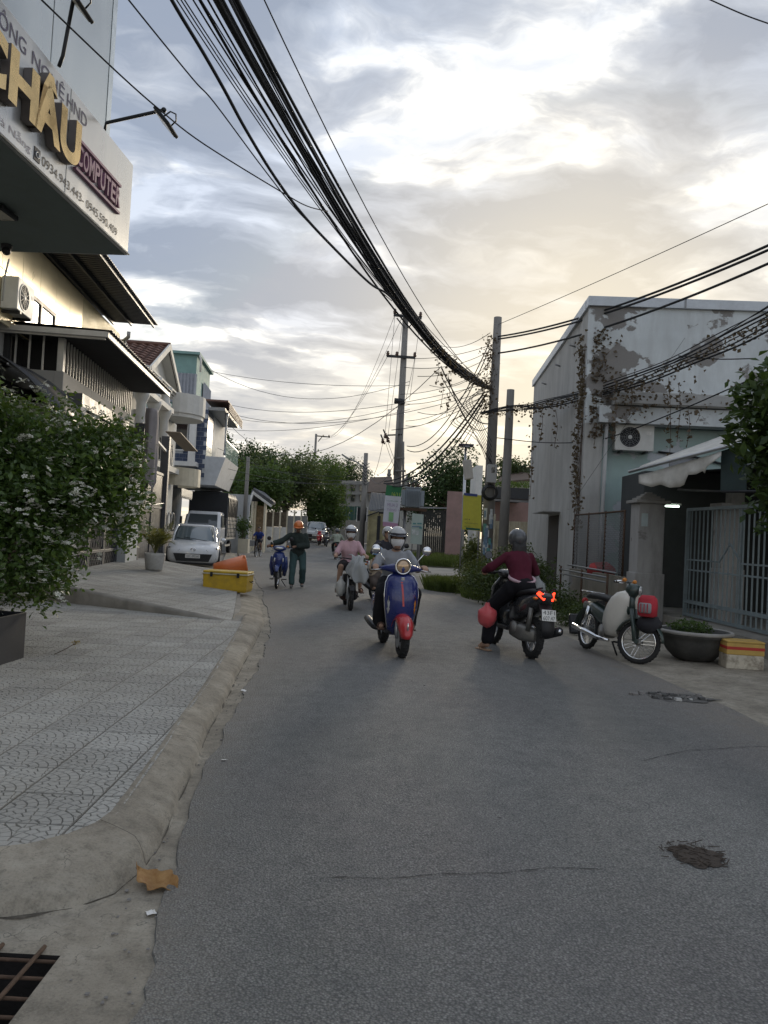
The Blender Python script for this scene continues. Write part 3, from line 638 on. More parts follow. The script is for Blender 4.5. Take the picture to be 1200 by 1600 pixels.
# gate under the balcony
G0, G1, GZ0 = .25, 4.0, .42
def grille(par, s0, s1, t_, za, zb, rows, mat, lat=True):
    fm = MB()
    for a, b in ((s0, s0 + .07), (s1 - .07, s1)): fm.b2(a, b, t_ - .03, t_ + .03, za, zb)
    n = len(rows)
    for z_ in [za, zb - .07] + rows: fm.b2(s0 + .07, s1 - .07, t_ - .028, t_ + .028, z_, z_ + .07)
    fm.build('gate_frame', mat, par, bevel=.004)
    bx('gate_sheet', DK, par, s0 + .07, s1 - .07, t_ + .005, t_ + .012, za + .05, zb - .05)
    if lat:
        zs = sorted([za] + rows + [zb - .07])
        for i in range(len(zs) - 1):
            h = zs[i + 1] - zs[i] - .07
            if h < .25: continue
            k = max(2, int((s1 - s0) / .22))
            for j in range(k):
                x = s0 + .1 + (s1 - s0 - .2) * (j + .5) / k; w_ = (s1 - s0 - .2) / k * .42; zc = zs[i] + .07 + h / 2
                lp = MB()
                for a, b in (((x - w_, zc), (x, zc + h * .42)), ((x, zc + h * .42), (x + w_, zc)), ((x + w_, zc), (x, zc - h * .42)), ((x, zc - h * .42), (x - w_, zc))): lp.bar((a[0], t_ - .012, a[1]), (b[0], t_ - .012, b[1]), .014, .014)
                lp.build('lattice', mat, par)
for a, b in ((G0, 1.48), (1.5, 2.73), (2.75, G1)): grille(h2, a, b, -.38, GZ0, 3.72, [.78, 1.55, 2.3, 3.1], GATE)
bx('gate_lintel', GATE, h2, .1, 4.1, -.48, .3, 3.74, 4.01); bx('gate_pillar', PLASTER, h2, -.1, .24, -.52, .4, .3, 3.74)
bx('gate_pillar', pbr('pale_blue_plaster', (.42, .45, .46), .8, var=.1, dirt=.3, dcol=(.25, .25, .24)), h2, 4.05, 5.35, -.6, -.2, .25, 3.35, .01)
bx('frame_strip', GATE, h2, 5.36, 5.44, -.6, -.2, .3, 4.0)
# air conditioner on the balcony house
def aircon(label, loc, rz, w_=.85, h=.6):
    t = thing('air_conditioner', label, 'air conditioner', loc, rz); AC = pbr('ac_white', (.62, .62, .59), .5, var=.05, dirt=.25, dcol=(.35, .34, .3))
    bx('casing', AC, t, -w_ / 2, w_ / 2, -.14, .16, 0, h, .015)
    M = Matrix.Translation((-w_ * .12, -.142, h * .5)) @ rotm(90, 'X')
    f = MB().lathe([(h * .42, 0), (h * .42, .01), (h * .38, .012), (h * .38, .0)], 28, M).build('fan_ring', AC, t)
    MB().lathe([(0.001, .001), (h * .38, .001)], 28, M).build('fan_opening', DK, t)
    for k in range(5): MB(M).torus((0, 0, .012), h * (.08 + .065 * k), .004, None, 28, 5).build('grille_ring', GREYM, t)
    for k in range(6): MB(M @ rotm(k * 30, 'Z')).bar((-h * .38, 0, .012), (h * .38, 0, .012), .006, .006).build('grille_spoke', GREYM, t)
    MB(M).ball((0, 0, .012), (.05, .05, .012)).build('hub', AC, t, True)
    for s_ in (-1, 1): bx('bracket', DARKM, t, s_ * w_ * .32 - .03, s_ * w_ * .32 + .03, -.16, .3, -.05, -.004)
    bx('rating_label', WHITE, t, w_ * .3, w_ * .42, -.1425, -.14, h * .62, h * .74); return t
fr2 = mw(h2)
aircon('white air conditioner unit on the cream upper wall beside the brown window', fr2 @ Vector((-.52, .62, 5.32)), 95.7)
t = thing('security_camera', 'black dome security camera with a hanging cable under the sign box', 'camera', px(10, 392, 8.7)); MB().ball((0, 0, 0), (.05, .05, .05)).build('dome', BLACKP, t, True); MB().lathe([(.06, .03), (.06, .12)], 16).build('mount', BLACKP, t, True)
MB().tube([px(14, 405, 9) - t.location, px(8, 430, 9) - t.location, px(4, 470, 9) - t.location], .012, 6).build('cable', WHITE, t, True)
# ---------------------------------------------------------------- black gate, cloth and yellow plate beyond the pillar
fr = lambda s_, t_, z_: mw(h2) @ Vector((s_, t_, z_))
g3 = thing('metal_gate', 'tall black sheet metal gate behind the potted palm', 'gate', fr(5.6, -.5, .05), 95.7)
for a, b in ((0, 1.75), (1.78, 3.5)):
    bx('gate_sheet', pbr('black_gate', (.03, .032, .034), .35, .4, var=.2), g3, a + .05, b - .05, .0, .015, .1, 2.9); 
    for q in ((a, a + .06), (b - .06, b)): bx('gate_post', GATE, g3, q[0], q[1], -.03, .05, .05, 3.0)
    bx('gate_rail', GATE, g3, a + .06, b - .06, -.02, .04, 2.92, 3.0); bx('gate_rail', GATE, g3, a + .06, b - .06, -.02, .04, 1.9, 1.96)
MB().tube([(0, -.05, 2.15), (.9, -.06, 2.0), (1.75, -.05, 1.98), (3.4, -.05, 2.08)], .012, 6).build('chain', STEEL, g3, True)
bx('gate_column', GATE, g3, 3.5, 3.75, -.1, .15, 0, 4.2, .01); bx('gate_column', GATE, g3, -.22, -.05, -.1, .15, 0, 4.1, .01)
MB().bar((-.2, .0, 4.1), (3.7, 0, 3.7), .08, .06).build('gate_brace', WHITE, g3)
bx('letter_box', CREAM, g3, 1.0, 2.6, .3, .5, 3.0, 3.9); bx('house_plate', pbr('yellow_plate', (.6, .38, .03), .5), g3, 1.3, 1.9, .27, .3, 3.3, 3.7)
# hanging grey cloth, folds as geometry
cl = MB(); rows = []
for i in range(25):
    v = i / 24; row = []
    for j in range(29):
        u = j / 28; wd = .25 + .35 * math.sin(math.pi * min(1, .18 + v * .75)) * (1 - .45 * max(0, v - .5) * 2)
        th = u * 2 * math.pi; fold = .05 * math.sin(th * 6 + v * 3) * (.3 + v) + .03 * noise.noise(Vector((u * 6, v * 5, 2)))
        row.append(Vector(((wd + fold) * math.cos(th) * .62 + .12 * math.sin(v * 3), (.14 + fold * .8) * math.sin(th), -v * 1.9 * (1 - .1 * math.cos(th * 2 + 1)) + .06 * math.cos(th * 5) * v)))
    rows.append(row)
cl.sheet(rows); o = cl.build('hanging_cloth', pbr('grey_cloth', (.27, .25, .25), .95, var=.12, bump=.3, bsc=90), smooth=True, solid=.004); o.location = px(238, 640, 19.6); o.rotation_euler = (0, 0, R(95)); tag(o, 'grey cloth hung in folds from a wire above the black gate', 'cloth')
# ---------------------------------------------------------------- tiled-roof villa
h3 = thing('tiled_roof_villa', 'white villa with brown tiled gable roof, columns and rounded balcony', 'house', (-8.05, 24.6, 0), 95.0)
VW = pbr('villa_white', (.64, .63, .59), .75, var=.06, dirt=.3, dcol=(.38, .36, .32), dsc=1.5); TILE = pbr('brown_roof_tile', (.14, .07, .05), .6, var=.3, vsc=5)
bx('wall', VW, h3, 0, 6, 1.2, 9, 0, 6.6)
gm_ = MB(); gm_.prism([(0, 0), (4.9, 0), (2.45, 1.15)], Matrix(((1, 0, 0, 0), (0, 0, 1, 0), (0, 1, 0, 6.55), (0, 0, 0, 1))), 8); gm_.build('gable_wall', VW, h3)
for sgn in (0, 1):
    rows = 11; tm = MB(); a0, z_a, a1, z_b = (-.35, 6.42, 2.45, 7.78) if not sgn else (5.25, 6.42, 2.45, 7.78)
    stepx, stepz = (a1 - a0) / rows, (z_b - z_a) / rows
    seg = [Vector((0, i * .03, .025 * math.cos(i * math.pi / 5))) for i in range(11)]
    L = math.hypot(stepx, stepz) * 1.08; d = Vector((a1 - a0, 0, z_b - z_a)).normalized(); up = Vector((-d.z, 0, d.x)) if not sgn else Vector((d.z, 0, -d.x))
    tm.sheet([[Vector((0, p.y, 0)) + up * (p.z + .03) for p in seg], [Vector((0, p.y, 0)) + d * L + up * p.z for p in seg]]); me = tm.mesh('roof_tile')
    for i in range(rows):
        for j in range(14):
            o = link('roof_tile', me, TILE, h3, True); o.location = (a0 + stepx * i, -.35 + j * .3, z_a + stepz * i + random.uniform(-.004, .004))
            md = o.modifiers.new('solid', 'SOLIDIFY'); md.thickness = .015
    bx('roof_deck', VW, h3, 0, 0, 0, 0, 0, 0) if False else MB().bar((a0, 4, z_a - .06), (a1, 4, z_b - .06), 8.6, .05, (0, 0, 1)).build('roof_deck', VW, h3)
    MB().bar((a0, -.38, z_a - .04), (a1, -.38, z_b - .02), .06, .2).build('barge_board', VW, h3)
MB().tube([(2.45, -.4 + k * .35, 7.83) for k in range(16)], .08, 8).build('ridge', TILE, h3, True)
for k, z_ in enumerate((6.32, 6.4, 6.48)): bx('cornice', VW, h3, -.1 - k * .08, 0.0, -.2 - k * .08, 6, z_ - .06, z_); bx('cornice', VW, h3, 0, 5.0, -.2 - k * .08, -.1, z_ - .06, z_)
def column(par, x, y, z0, z1, r=.16, mat=None):
    MB(Matrix.Translation((x, y, 0))).lathe([(r * 1.5, z0), (r * 1.5, z0 + .12), (r * 1.1, z0 + .16), (r, z0 + .3), (r * .9, z1 - .35), (r * 1.15, z1 - .25), (r * 1.5, z1 - .12), (r * 1.6, z1)], 16).build('column', mat or VW, par, True)
for x in (-1.2, .6, 2.4): column(h3, x, -.35, 3.6, 5.5); column(h3, x, -.35, 5.6, 6.3, .14)
bx('balcony_beam', VW, h3, -1.6, 3.0, -.55, -.15, 5.45, 5.62); bx('porch_roof', VW, h3, -1.6, 5, -.5, 1.2, 3.4, 3.6)
arc = [(5.6 + 1.15 * math.cos(R(a)), -.2 + 1.0 * math.sin(R(a))) for a in range(180, 361, 15)]
bal = MB(); bal.sheet([[Vector((x, y, z_)) for x, y in arc] for z_ in (5.75, 5.95, 6.5)]); bal.build('balcony_wall', VW, h3, solid=.12); MB().prism([(x, y) for x, y in arc] + [(6.75, 1.2), (4.45, 1.2)], Matrix.Translation((0, 0, 5.6)), .15).build('balcony_slab', VW, h3)
bx('wing_wall', pbr('villa_grey_blue', (.45, .48, .5), .8, dirt=.3), h3, 5.0, 7.2, .1, 5, 0, 5.6); arc2 = [(x + .5, y + .1) for x, y in arc]
bal = MB(); bal.sheet([[Vector((x, y, z_)) for x, y in arc2] for z_ in (3.0, 3.7)]); bal.build('balcony_wall', CREAM, h3, solid=.1)
MB().bar((1.2, -.9, 4.6), (5, -.9, 4.35), .5, .03).build('side_awning', pbr('tan_awning', (.25, .2, .15), .7), h3)
for k in range(9): bx('rail_bar', DARKM, h3, 2.2 + k * .3, 2.23 + k * .3, -.3, -.27, 3.6, 4.5)
va = MB()
for k in range(14): va.prism([(0, 0), (.16, 0), (.16, -.22), (.08, -.34), (0, -.22)], Matrix(((1, 0, 0, 1.8 + k * .165), (0, 0, 1, -1.2), (0, 1, 0, 2.75), (0, 0, 0, 1))), .02)
va.build('scalloped_valance', GREYM, h3)
for k in range(3):
    x = 3.9 + k * .75; MB().torus((x, -.3, 1.6), .32, .025, rotm(90, 'X'), 24, 6).build('gate_ring', GREYM, h3); bx('gate_panel', GATE, h3, x - .36, x + .36, -.33, -.27, .1, 1.2)
# ---------------------------------------------------------------- blue tiled house
h4 = thing('blue_tiled_house', 'tall narrow house with blue tiled front, teal top wall and roof terrace', 'house', (-8.25, 38.4, 0), 95)
TEAL = pbr('teal_wall', (.22, .36, .34), .8, var=.08, dirt=.3, dcol=(.15, .22, .2)); BLUE = pbr('navy_wall_tile', (.055, .075, .13), .35, var=.25); LG = pbr('light_grey_wall', (.52, .54, .56), .75, var=.06, dirt=.2)
bx('tower_wall', TEAL, h4, -2.2, 2.2, 1.15, 9, 6.9, 9.5); bx('tower_base', LG, h4, -2.2, 5, 1.16, 9, 3.4, 6.9); bx('recessed_base', LG, h4, -2.0, 5, 2.7, 9, 0, 3.4); bx('roof_cap', TEAL, h4, -2.4, 2.4, 1.0, 9.2, 9.5, 9.62)
cg = MB()
for k in range(15): s_ = -.2 + k * .16; cg.add([(s_, 1.1, 7.2), (s_ + .08, 1.03, 7.2), (s_ + .16, 1.1, 7.2), (s_, 1.1, 8.6), (s_ + .08, 1.03, 8.6), (s_ + .16, 1.1, 8.6)], [(0, 1, 4, 3), (1, 2, 5, 4)])
cg.build('corrugated_screen', pbr('grey_corrugated', (.36, .38, .42), .5, .3), h4, fix=False)
cg = MB()
for k in range(14): t_ = 1.1 + k * .16; cg.add([(-2.25, t_, 7.2), (-2.33, t_ + .08, 7.2), (-2.25, t_ + .16, 7.2), (-2.25, t_, 8.6), (-2.33, t_ + .08, 8.6), (-2.25, t_ + .16, 8.6)], [(0, 1, 4, 3), (1, 2, 5, 4)])
cg.build('corrugated_screen', bpy.data.materials['grey_corrugated'], h4, fix=False)
bx('front_wall', LG, h4, -2.2, 4.8, .5, 1.15, 3.4, 7.05)
tb = MB().b2(-.15, .15, -.012, 0, -.1, .1).mesh('wall_tile'); tb2 = MB().b2(-.012, 0, -.15, .15, -.1, .1).mesh('wall_tile')
for j in range(15):
    for i in range(7):
        if not ((5 <= j <= 9) and i >= 3): o = link('wall_tile', tb2, BLUE, h4); o.location = (-2.205, .62 + i * .31 + (.15 if j % 2 else 0), 3.85 + j * .215)
    for i in range(6): o = link('wall_tile', tb, BLUE, h4); o.location = (-2.0 + i * .31, .495, 3.85 + j * .215)
def window(par, name, s0, s1, t_, z0, z1, axis='t', fm=None):
    q = 1 if axis == 't' else 0
    def b(a0, a1, za, zb, d0, d1, nm, mt): return bx(nm, mt, par, *((a0, a1, d0, d1) if q else (d0, d1, a0, a1)), za, zb)
    b(s0, s1, z0, z1, t_ - .02, t_ - .005, 'window_pane', GLASS)
    for a0, a1, za, zb in ((s0 - .06, s1 + .06, z1, z1 + .07), (s0 - .06, s1 + .06, z0 - .07, z0), (s0 - .06, s0, z0, z1), (s1, s1 + .06, z0, z1), ((s0 + s1) / 2 - .025, (s0 + s1) / 2 + .025, z0, z1)): b(a0, a1, za, zb, t_ - .07, t_, 'window_frame', fm or WHITE)
window(h4, 'w', 1.4, 2.6, -2.2, 5.0, 6.2, 's'); bx('white_canopy', WHITE, h4, -2.9, -2.2, .9, 2.9, 6.35, 6.5, .01); bx('white_pier', WHITE, h4, -2.9, -2.65, .9, 1.2, 4.4, 6.35); bx('white_sill', WHITE, h4, -2.9, -2.2, .8, 1.9, 4.2, 4.4)
bx('terrace_slab', GREYM, h4, -2.2, 4, -.3, .5, 6.95, 7.1)
for k in range(7): bx('pergola_slat', pbr('brown_slat', (.16, .09, .07), .6), h4, -2.3, 4.2, -.5, -.46, 6.95 + k * .09, 6.99 + k * .09) if k < 5 else None
bx('pergola_roof', bpy.data.materials['brown_slat'], h4, -2.4, 4.2, -.45, .6, 7.35, 7.43)
column(h4, -1.6, -.32, 4.9, 6.95, .05, STEEL)
bx('glass_rail', clear('rail_glass', (.5, .65, .6), .45), h4, -2.0, 3.6, -.42, -.40, 4.75, 5.55); bx('rail_cap', STEEL, h4, -2.0, 3.6, -.43, -.39, 5.55, 5.6)
sp = MB(); sp.prism([(-.45, 4.75), (.5, 4.75), (.5, 3.4), (-.02, 3.4)], Matrix(((0, 0, 1, -2.25), (1, 0, 0, 0), (0, 1, 0, 0), (0, 0, 0, 1))), 6); sp.build('slanted_panel', LG, h4)
MB().tube([(-2.3, 1.05, 9.55), (-2.3, .95, 9.3), (-2.3, .95, 8.7)], .05, 8).build('downpipe', WHITE, h4, True)
# ================================================================ right side: peeling house, yard, gate
def peel_mat(name, c, streakc, patch=(.20, .19, .18), th=.6, amt=.6):
    m, nt, p = new_mat(name); tc = N(nt, 'TexCoord', out=3)
    n = N(nt, 'TexNoise', {'Vector': tc, 'Scale': 1.3, 'Detail': 7, 'Roughness': .65})
    s = N(nt, 'TexNoise', {'Vector': N(nt, 'Mapping', {'Vector': tc, 'Scale': (1.5, 1.5, .3)}), 'Scale': 1.6, 'Detail': 8, 'Roughness': .7})
    k = N(nt, 'TexNoise', {'Vector': N(nt, 'Mapping', {'Vector': tc, 'Location': (2.3, 0, 4.1), 'Scale': (.7, .7, .9)}), 'Scale': .95, 'Detail': 9, 'Roughness': .55})
    f = N(nt, 'TexNoise', {'Vector': tc, 'Scale': 26, 'Detail': 6, 'Roughness': .7})
    cl = mix(nt, ramp(nt, n, [(.3, 0), (.7, 1)]), c, tuple(x * .8 for x in c))
    cl = mix(nt, math_(nt, 'MULTIPLY', ramp(nt, s, [(.45, 0), (.72, 1)]), amt), cl, streakc)
    pm = ramp(nt, k, [(th, 0), (th + .012, 1)]); cl = mix(nt, pm, cl, mix(nt, f, patch, tuple(x * 1.35 for x in patch)))
    h = math_(nt, 'SUBTRACT', math_(nt, 'MULTIPLY', f, .25), pm)
    setp(nt, p, col=cl, rough=.88, nrm=N(nt, 'Bump', {'Strength': .5, 'Distance': .012, 'Height': h})); return m
WALLB = peel_mat('peeling_blue_grey_paint', (.66, .70, .71), (.42, .43, .43), th=.525); WALLS = peel_mat('streaked_render', (.46, .455, .435), (.24, .235, .22), th=.75, amt=.65)
WALLT = peel_mat('flaking_teal_paint', (.40, .53, .51), (.36, .40, .42), patch=(.42, .45, .48), th=.54); CAPM = pbr('metal_cap', (.50, .53, .56), .45, .3, var=.06, dirt=.2)
rh = thing('peeling_house', 'two-storey house with peeling pale blue paint and dried creepers above a gated yard', 'house', (4.87, 19, 0), -3.4)
bx('side_wall', WALLS, rh, 0, .2, .2, 10.2, 0, 7.5); bx('front_wall', WALLB, rh, 0, 9, 0, .2, 4.55, 7.5); bx('lower_wall', WALLT, rh, .45, 9, .35, .5, 0, 4.56); bx('back_fill', DK, rh, .25, 9, .55, 10, 0, 7.4)
bx('corner_pier', WALLS, rh, 0, .45, -.003, .5, 0, 4.56)
bx('ledge', WALLS, rh, .62, 9, -.32, 0, 5.0, 5.32, .01); bx('ledge_strip', PLASTER, rh, .60, 9, -.36, -.33, 5.03, 5.28); bx('lintel', WALLB, rh, .3, 9, -.2, 0, 4.56, 4.98, .01)
bx('roof_cap', CAPM, rh, -.06, 9, -.08, .25, 7.48, 7.72, .008); bx('roof_cap', CAPM, rh, -.07, .26, .26, 10.3, 7.46, 7.71, .008); bx('roof', GREYM, rh, .3, 9, .3, 10.2, 7.4, 7.5)
for x in (2.3, 4.6): bx('cap_bracket', GREYM, rh, x - .02, x + .02, -.1, -.06, 7.5, 7.75)
for y in (1.8, 4.2, 7): MB().tube([(0, y, 6.9 - .1 * y * .0), (-.16, y, 6.95)], .025, 6).build('drain_spout', GREYM, rh, True)
MB().tube([(.52, -.05, 4.6), (.5, -.08, 2), (.48, -.08, 0)], .05, 8).build('downpipe', PLASTER, rh, True)
bx('side_door', pbr('old_wood', (.05, .042, .036), .9), rh, -.02, 0, 3.2, 5.0, .2, 2.35); MB().prism([(3.0, 0), (5.2, 0), (5.2, .03), (3.0, .03)], Matrix(((0, 0, 1, -.5), (1, 0, 0, 0), (0, 1, 0, 2.42), (0, 0, 0, 1))), .5).build('door_canopy', PLASTER, rh)
bx('patch_panel', pbr('patched_render', (.27, .28, .30), .9, bump=.2), rh, 2.2, 2.8, .34, .349, 2.6, 3.95); MB().tube([(1.9, .3, 3.95), (2.6, .28, 3.9), (3.6, .3, 3.7), (5, .3, 3.75)], .028, 6).build('wall_pipe', DARKM, rh, True)
aircon('white air conditioner unit on the teal wall of the peeling house', mw(rh) @ Vector((1.23, .15, 3.92)), -3.4, .95, .66)
# yard platform, roofed dark interior
yf = MB(); yf.prism([(4.75, 15.25), (5.45, 15.0), (5.45, 12.9), (5.6, 8.6), (12, 8.2), (12, 19), (4.85, 19)], Matrix.Translation((0, 0, .05)), .24); struct(yf.build('yard_floor', CONC))
ys_ = thing('yard_shelter', 'dark roofed shelter behind the grey pillars', 'shelter', (7, 16.5, .29))
def wq(name, mat, par, pts, solid=.02): return MB().add(pts, [tuple(range(len(pts)))]).build(name, mat, par, world=True, solid=solid)
wq('roof_sheet', DK, ys_, [(5.45, 14.6, 3.0), (6.2, 18.6, 3.3), (12, 18.6, 3.5), (12, 8.6, 3.2), (7.2, 8.8, 3.1), (6.4, 12.6, 3.0)]); wq('rear_wall', pbr('shade_dark_wall', (.06, .065, .065), .95), ys_, [(6.0, 18.4, .3), (12, 18.0, .3), (12, 18.0, 3.4), (6.0, 18.4, 3.3)], .05)  # near-black walls paint the interior shade; roof extended over the gate to darken
wq('inner_wall', bpy.data.materials['shade_dark_wall'], ys_, [(5.62, 16.6, .3), (5.66, 18.3, .3), (5.66, 18.3, 3.2), (5.62, 16.6, 3.2)], .05); wq('inner_wall', bpy.data.materials['shade_dark_wall'], ys_, [(9.4, 11.5, .3), (9.4, 18, .3), (9.4, 18, 3.2), (9.4, 11.5, 3.2)], .05)
wq('inner_wall', bpy.data.materials['shade_dark_wall'], ys_, [(5.6, 16.6, .3), (9.4, 16.2, .3), (9.4, 16.2, 3.2), (5.6, 16.6, 3.2)], .05)
wq('tarpaulin', pbr('dark_green_tarp', (.035, .055, .055), .7, bump=.2), ys_, [px(1127, 705, 12.6), px(1168, 692, 12.2), px(1166, 770, 12.2), px(1126, 768, 12.6)], .01)
MB().tube([px(1060, 765, 14), px(1128, 768, 12.6), px(1200, 768, 11.5)], .025, 6).build('beam', DARKM, ys_, True, world=True)
tl = thing('fluorescent_tube', 'lit fluorescent tube glowing in the dark shelter', 'lamp', px(1046, 791, 15.6))
MB().tube([px(1032, 790.3, 15.6), px(1061, 791.5, 15.6)], .014, 8).build('tube', emis('tube_glow', (.80, 1, .86), 5), tl, True, world=True); MB().bar(px(1028, 787, 15.63), px(1064, 788.2, 15.63), .05, .03).build('fitting', WHITE, tl, world=True)
# pillars
def pillar(label, loc, wd, zb, zt, cap=True):
    t = thing('gate_pillar', label, 'pillar', loc); PM = peel_mat('pillar_render_' + str(int(wd * 100)), (.40, .39, .375), (.14, .135, .125), th=.62, amt=.8)
    bx('shaft', PM, t, -wd / 2, wd / 2, -wd / 2, wd / 2, 0, zt - zb, .012); bx('plinth', PM, t, -wd / 2 - .03, wd / 2 + .03, -wd / 2 - .03, wd / 2 + .03, 0, .95, .01)
    if cap:
        bx('cap_slab', CONC2, t, -wd * .66, wd * .66, -wd * .66, wd * .66, zt - zb, zt - zb + .06, .01)
        for k, (r_, h) in enumerate(((.24, .05), (.18, .04), (.12, .04), (.06, .04))): bx('cap_tier', CONC2, t, -r_, r_, -r_, r_, zt - zb + .06 + sum((.05, .04, .04, .04)[:k]), zt - zb + .06 + sum((.05, .04, .04, .04)[:k + 1]), .008)
    else: bx('cap_slab', CONC2, t, -wd / 2 - .05, wd / 2 + .05, -wd / 2 - .05, wd / 2 + .05, zt - zb, zt - zb + .12); bx('cap_block', CONC2, t, -.02, .22, -.12, .12, zt - zb + .12, zt - zb + .38, .01)
    return t
pp = px(1003, 900, 15.05); p1_ = pillar('weathered gate pillar with stepped concrete cap next to the chain-link fence', (pp.x + .06, 15.05, .1), .5, .1, 2.4); bx('meter_box', pbr('pale_box', (.45, .52, .52), .6), p1_, -.2, -.08, -.262, -.25, 1.85, 2.1)
pillar('plain grey gate pillar with a block on top behind the barred gate', (px(1139, 800, 13.7).x, 13.7, .29), .38, .29, 2.28, False)
# chain-link fence on its low wall
FA, FB = Vector((4.82, 15.35, 0)), Vector((4.7, 18.9, 0)); fd = (FB - FA).normalized()
lw = thing('low_wall', 'stained low concrete wall carrying the chain-link fence', 'wall', FA); MB().bar(FA + Vector((0, 0, .47)), FB + Vector((0, 0, .47)), .16, .94).build('wall_body', peel_mat('mossy_render', (.30, .27, .22), (.10, .10, .075), th=.6), lw, world=True, bevel=.01)
cf = thing('chain_link_fence', 'chain-link fence on steel posts between house corner and pillar', 'fence', FA + Vector((0, 0, .94)))
L = (FB - FA).length; wm = MB(); za, zb = .98, 2.24; st_ = .085; H_ = zb - za
k = -H_
while k < L:
    for sg_ in (1, -1):
        a, b = (k, k + H_) if sg_ > 0 else (k + H_, k)
        p, q = Vector((a, za)), Vector((b, zb)); d = q - p
        t0, t1 = 0, 1
        for s_, e_ in ((0, L),):
            if d.x != 0:
                u0, u1 = sorted(((s_ - p.x) / d.x, (e_ - p.x) / d.x)); t0, t1 = max(t0, u0), min(t1, u1)
        if t1 > t0: P_, Q_ = p + d * t0, p + d * t1; wm.bar(FA + fd * P_.x + Vector((0, 0, P_.y)), FA + fd * Q_.x + Vector((0, 0, Q_.y)), .006, .006)
    k += st_
wm.build('wire_mesh', GREYM, cf, kind='stuff', world=True, fix=False)
for s_ in (.02, 1.2, 2.4, L - .02): MB().tube([FA + fd * s_ + Vector((0, 0, .94)), FA + fd * s_ + Vector((0, 0, 2.28))], .022, 8).build('post', RUST, cf, True, world=True)
MB().tube([FA + Vector((0, 0, 2.25)), FB + Vector((0, 0, 2.25))], .02, 8).build('top_rail', RUST, cf, True, world=True); MB().tube([FA + Vector((-.12, 0, 1.0)), FB + Vector((-.12, 0, 1.02))], .022, 8).build('bottom_rail', GREYM, cf, True, world=True)
# open railing in front of the low wall
rl = thing('pipe_railing', 'rusty two-bar pipe railing beside the weeds', 'railing', (4.3, 15.4, .05))
for a, b in (((4.42, 15.0), (4.3, 18.4)),):
    for z_ in (.62, .72): MB().tube([(a[0], a[1], z_ + .2), (b[0], b[1], z_ + .2)], .02, 6).build('rail', GREYM, rl, True, world=True)
    for f in (0, .5, 1): MB().tube([(a[0] + (b[0] - a[0]) * f, a[1] + (b[1] - a[1]) * f, 0.03), (a[0] + (b[0] - a[0]) * f, a[1] + (b[1] - a[1]) * f, 1.0)], .024, 6).build('post', RUST, rl, True, world=True)
# barred gate leaf
GA, GB = Vector((5.75, 14.5, .3)), Vector((6.17, 8.9, .3)); gd = (GB - GA).normalized(); GLn = (GB - GA).length
gg = thing('barred_gate', 'open blue-grey steel gate of vertical bars with a chevron', 'gate', GA); GM = pbr('blue_grey_gate_paint', (.22, .27, .285), .5, .2, var=.15, dirt=.3, dcol=(.10, .09, .08), dsc=6)
def gpt(s_, z_): return GA + gd * s_ + Vector((0, 0, z_))
for a, b, w_ in (((0, 0), (0, 2.02), .06), ((0, 2.0), (GLn, 2.0), .055), ((0, .28), (GLn, .28), .06), ((0, 1.06), (1.2, 1.06), .028), ((1.9, 1.06), (GLn, 1.06), .028), ((0, .87), (GLn, .87), .028), ((1.2, 1.06), (1.55, 1.38), .024), ((1.55, 1.38), (1.9, 1.06), .024), ((1.9, .0), (1.9, 2.0), .045), ((0, .04), (GLn, .04), .05)):
    MB().bar(gpt(*a), gpt(*b), w_, w_).build('frame_bar', GM, gg, world=True)
k = 1; bm_ = MB().bar(Vector((0, 0, .05)), Vector((0, 0, 1.98)), .02, .02).mesh('bar')
while k * .15 < GLn - .02:
    o = link('bar', bm_, GM, gg); o.location = gd * (k * .15); o.rotation_euler = (0, 0, math.atan2(gd.y, gd.x) + R(random.uniform(-1, 1))); k += 1
# torn white awning
AWM = pbr('white_tarpaulin', (.58, .56, .51), .7, var=.1, vsc=6, bump=.3, bsc=30, dirt=.4, dcol=(.25, .24, .21), dsc=4)
awn = thing('torn_awning', 'torn white fabric awning hanging over the yard entrance', 'awning', px(1080, 720, 13))
A, B, C_, D = px(983, 737, 14.3), px(1172, 688, 12.0), px(1200, 655, 14.2), px(1003, 727, 16.0)
MB().sheet([[A.lerp(B, u) + Vector((0, 0, .03 * math.sin(u * 9))), D.lerp(C_, u).lerp(A.lerp(B, u), .5) + Vector((0, 0, -.04 + .04 * math.sin(u * 7))), D.lerp(C_, u)] for u in [i / 12 for i in range(13)]]).build('canopy', AWM, awn, True, world=True, solid=.008)
MB().tube([A, B], .03, 8).build('front_pole', STEEL, awn, True, world=True)
top = [(998, 742), (1020, 737), (1050, 728), (1085, 718), (1110, 711), (1127, 705)]; bot = [(997, 755), (1018, 761), (1032, 757), (1046, 762), (1062, 761), (1070, 757), (1074, 742), (1088, 741), (1098, 736), (1100, 744), (1104, 730), (1127, 712)]
def lerpx(P_, u):
    xs = 998 + (1127 - 998) * u; return (xs, float(np.interp(xs, [p[0] for p in P_], [p[1] for p in P_])))
rows = []
for i in range(41):
    u = i / 40; a, b = lerpx(top, u), lerpx(bot, u); dd = 14.2 - 1.65 * u
    rows.append([px(a[0], a[1] + (b[1] - a[1]) * v, dd - .06 - .05 * math.sin(u * 22) * v - .06 * v) for v in (0, .35, .7, 1)])
MB().sheet(rows).build('torn_valance', AWM, awn, True, world=True, solid=.004)
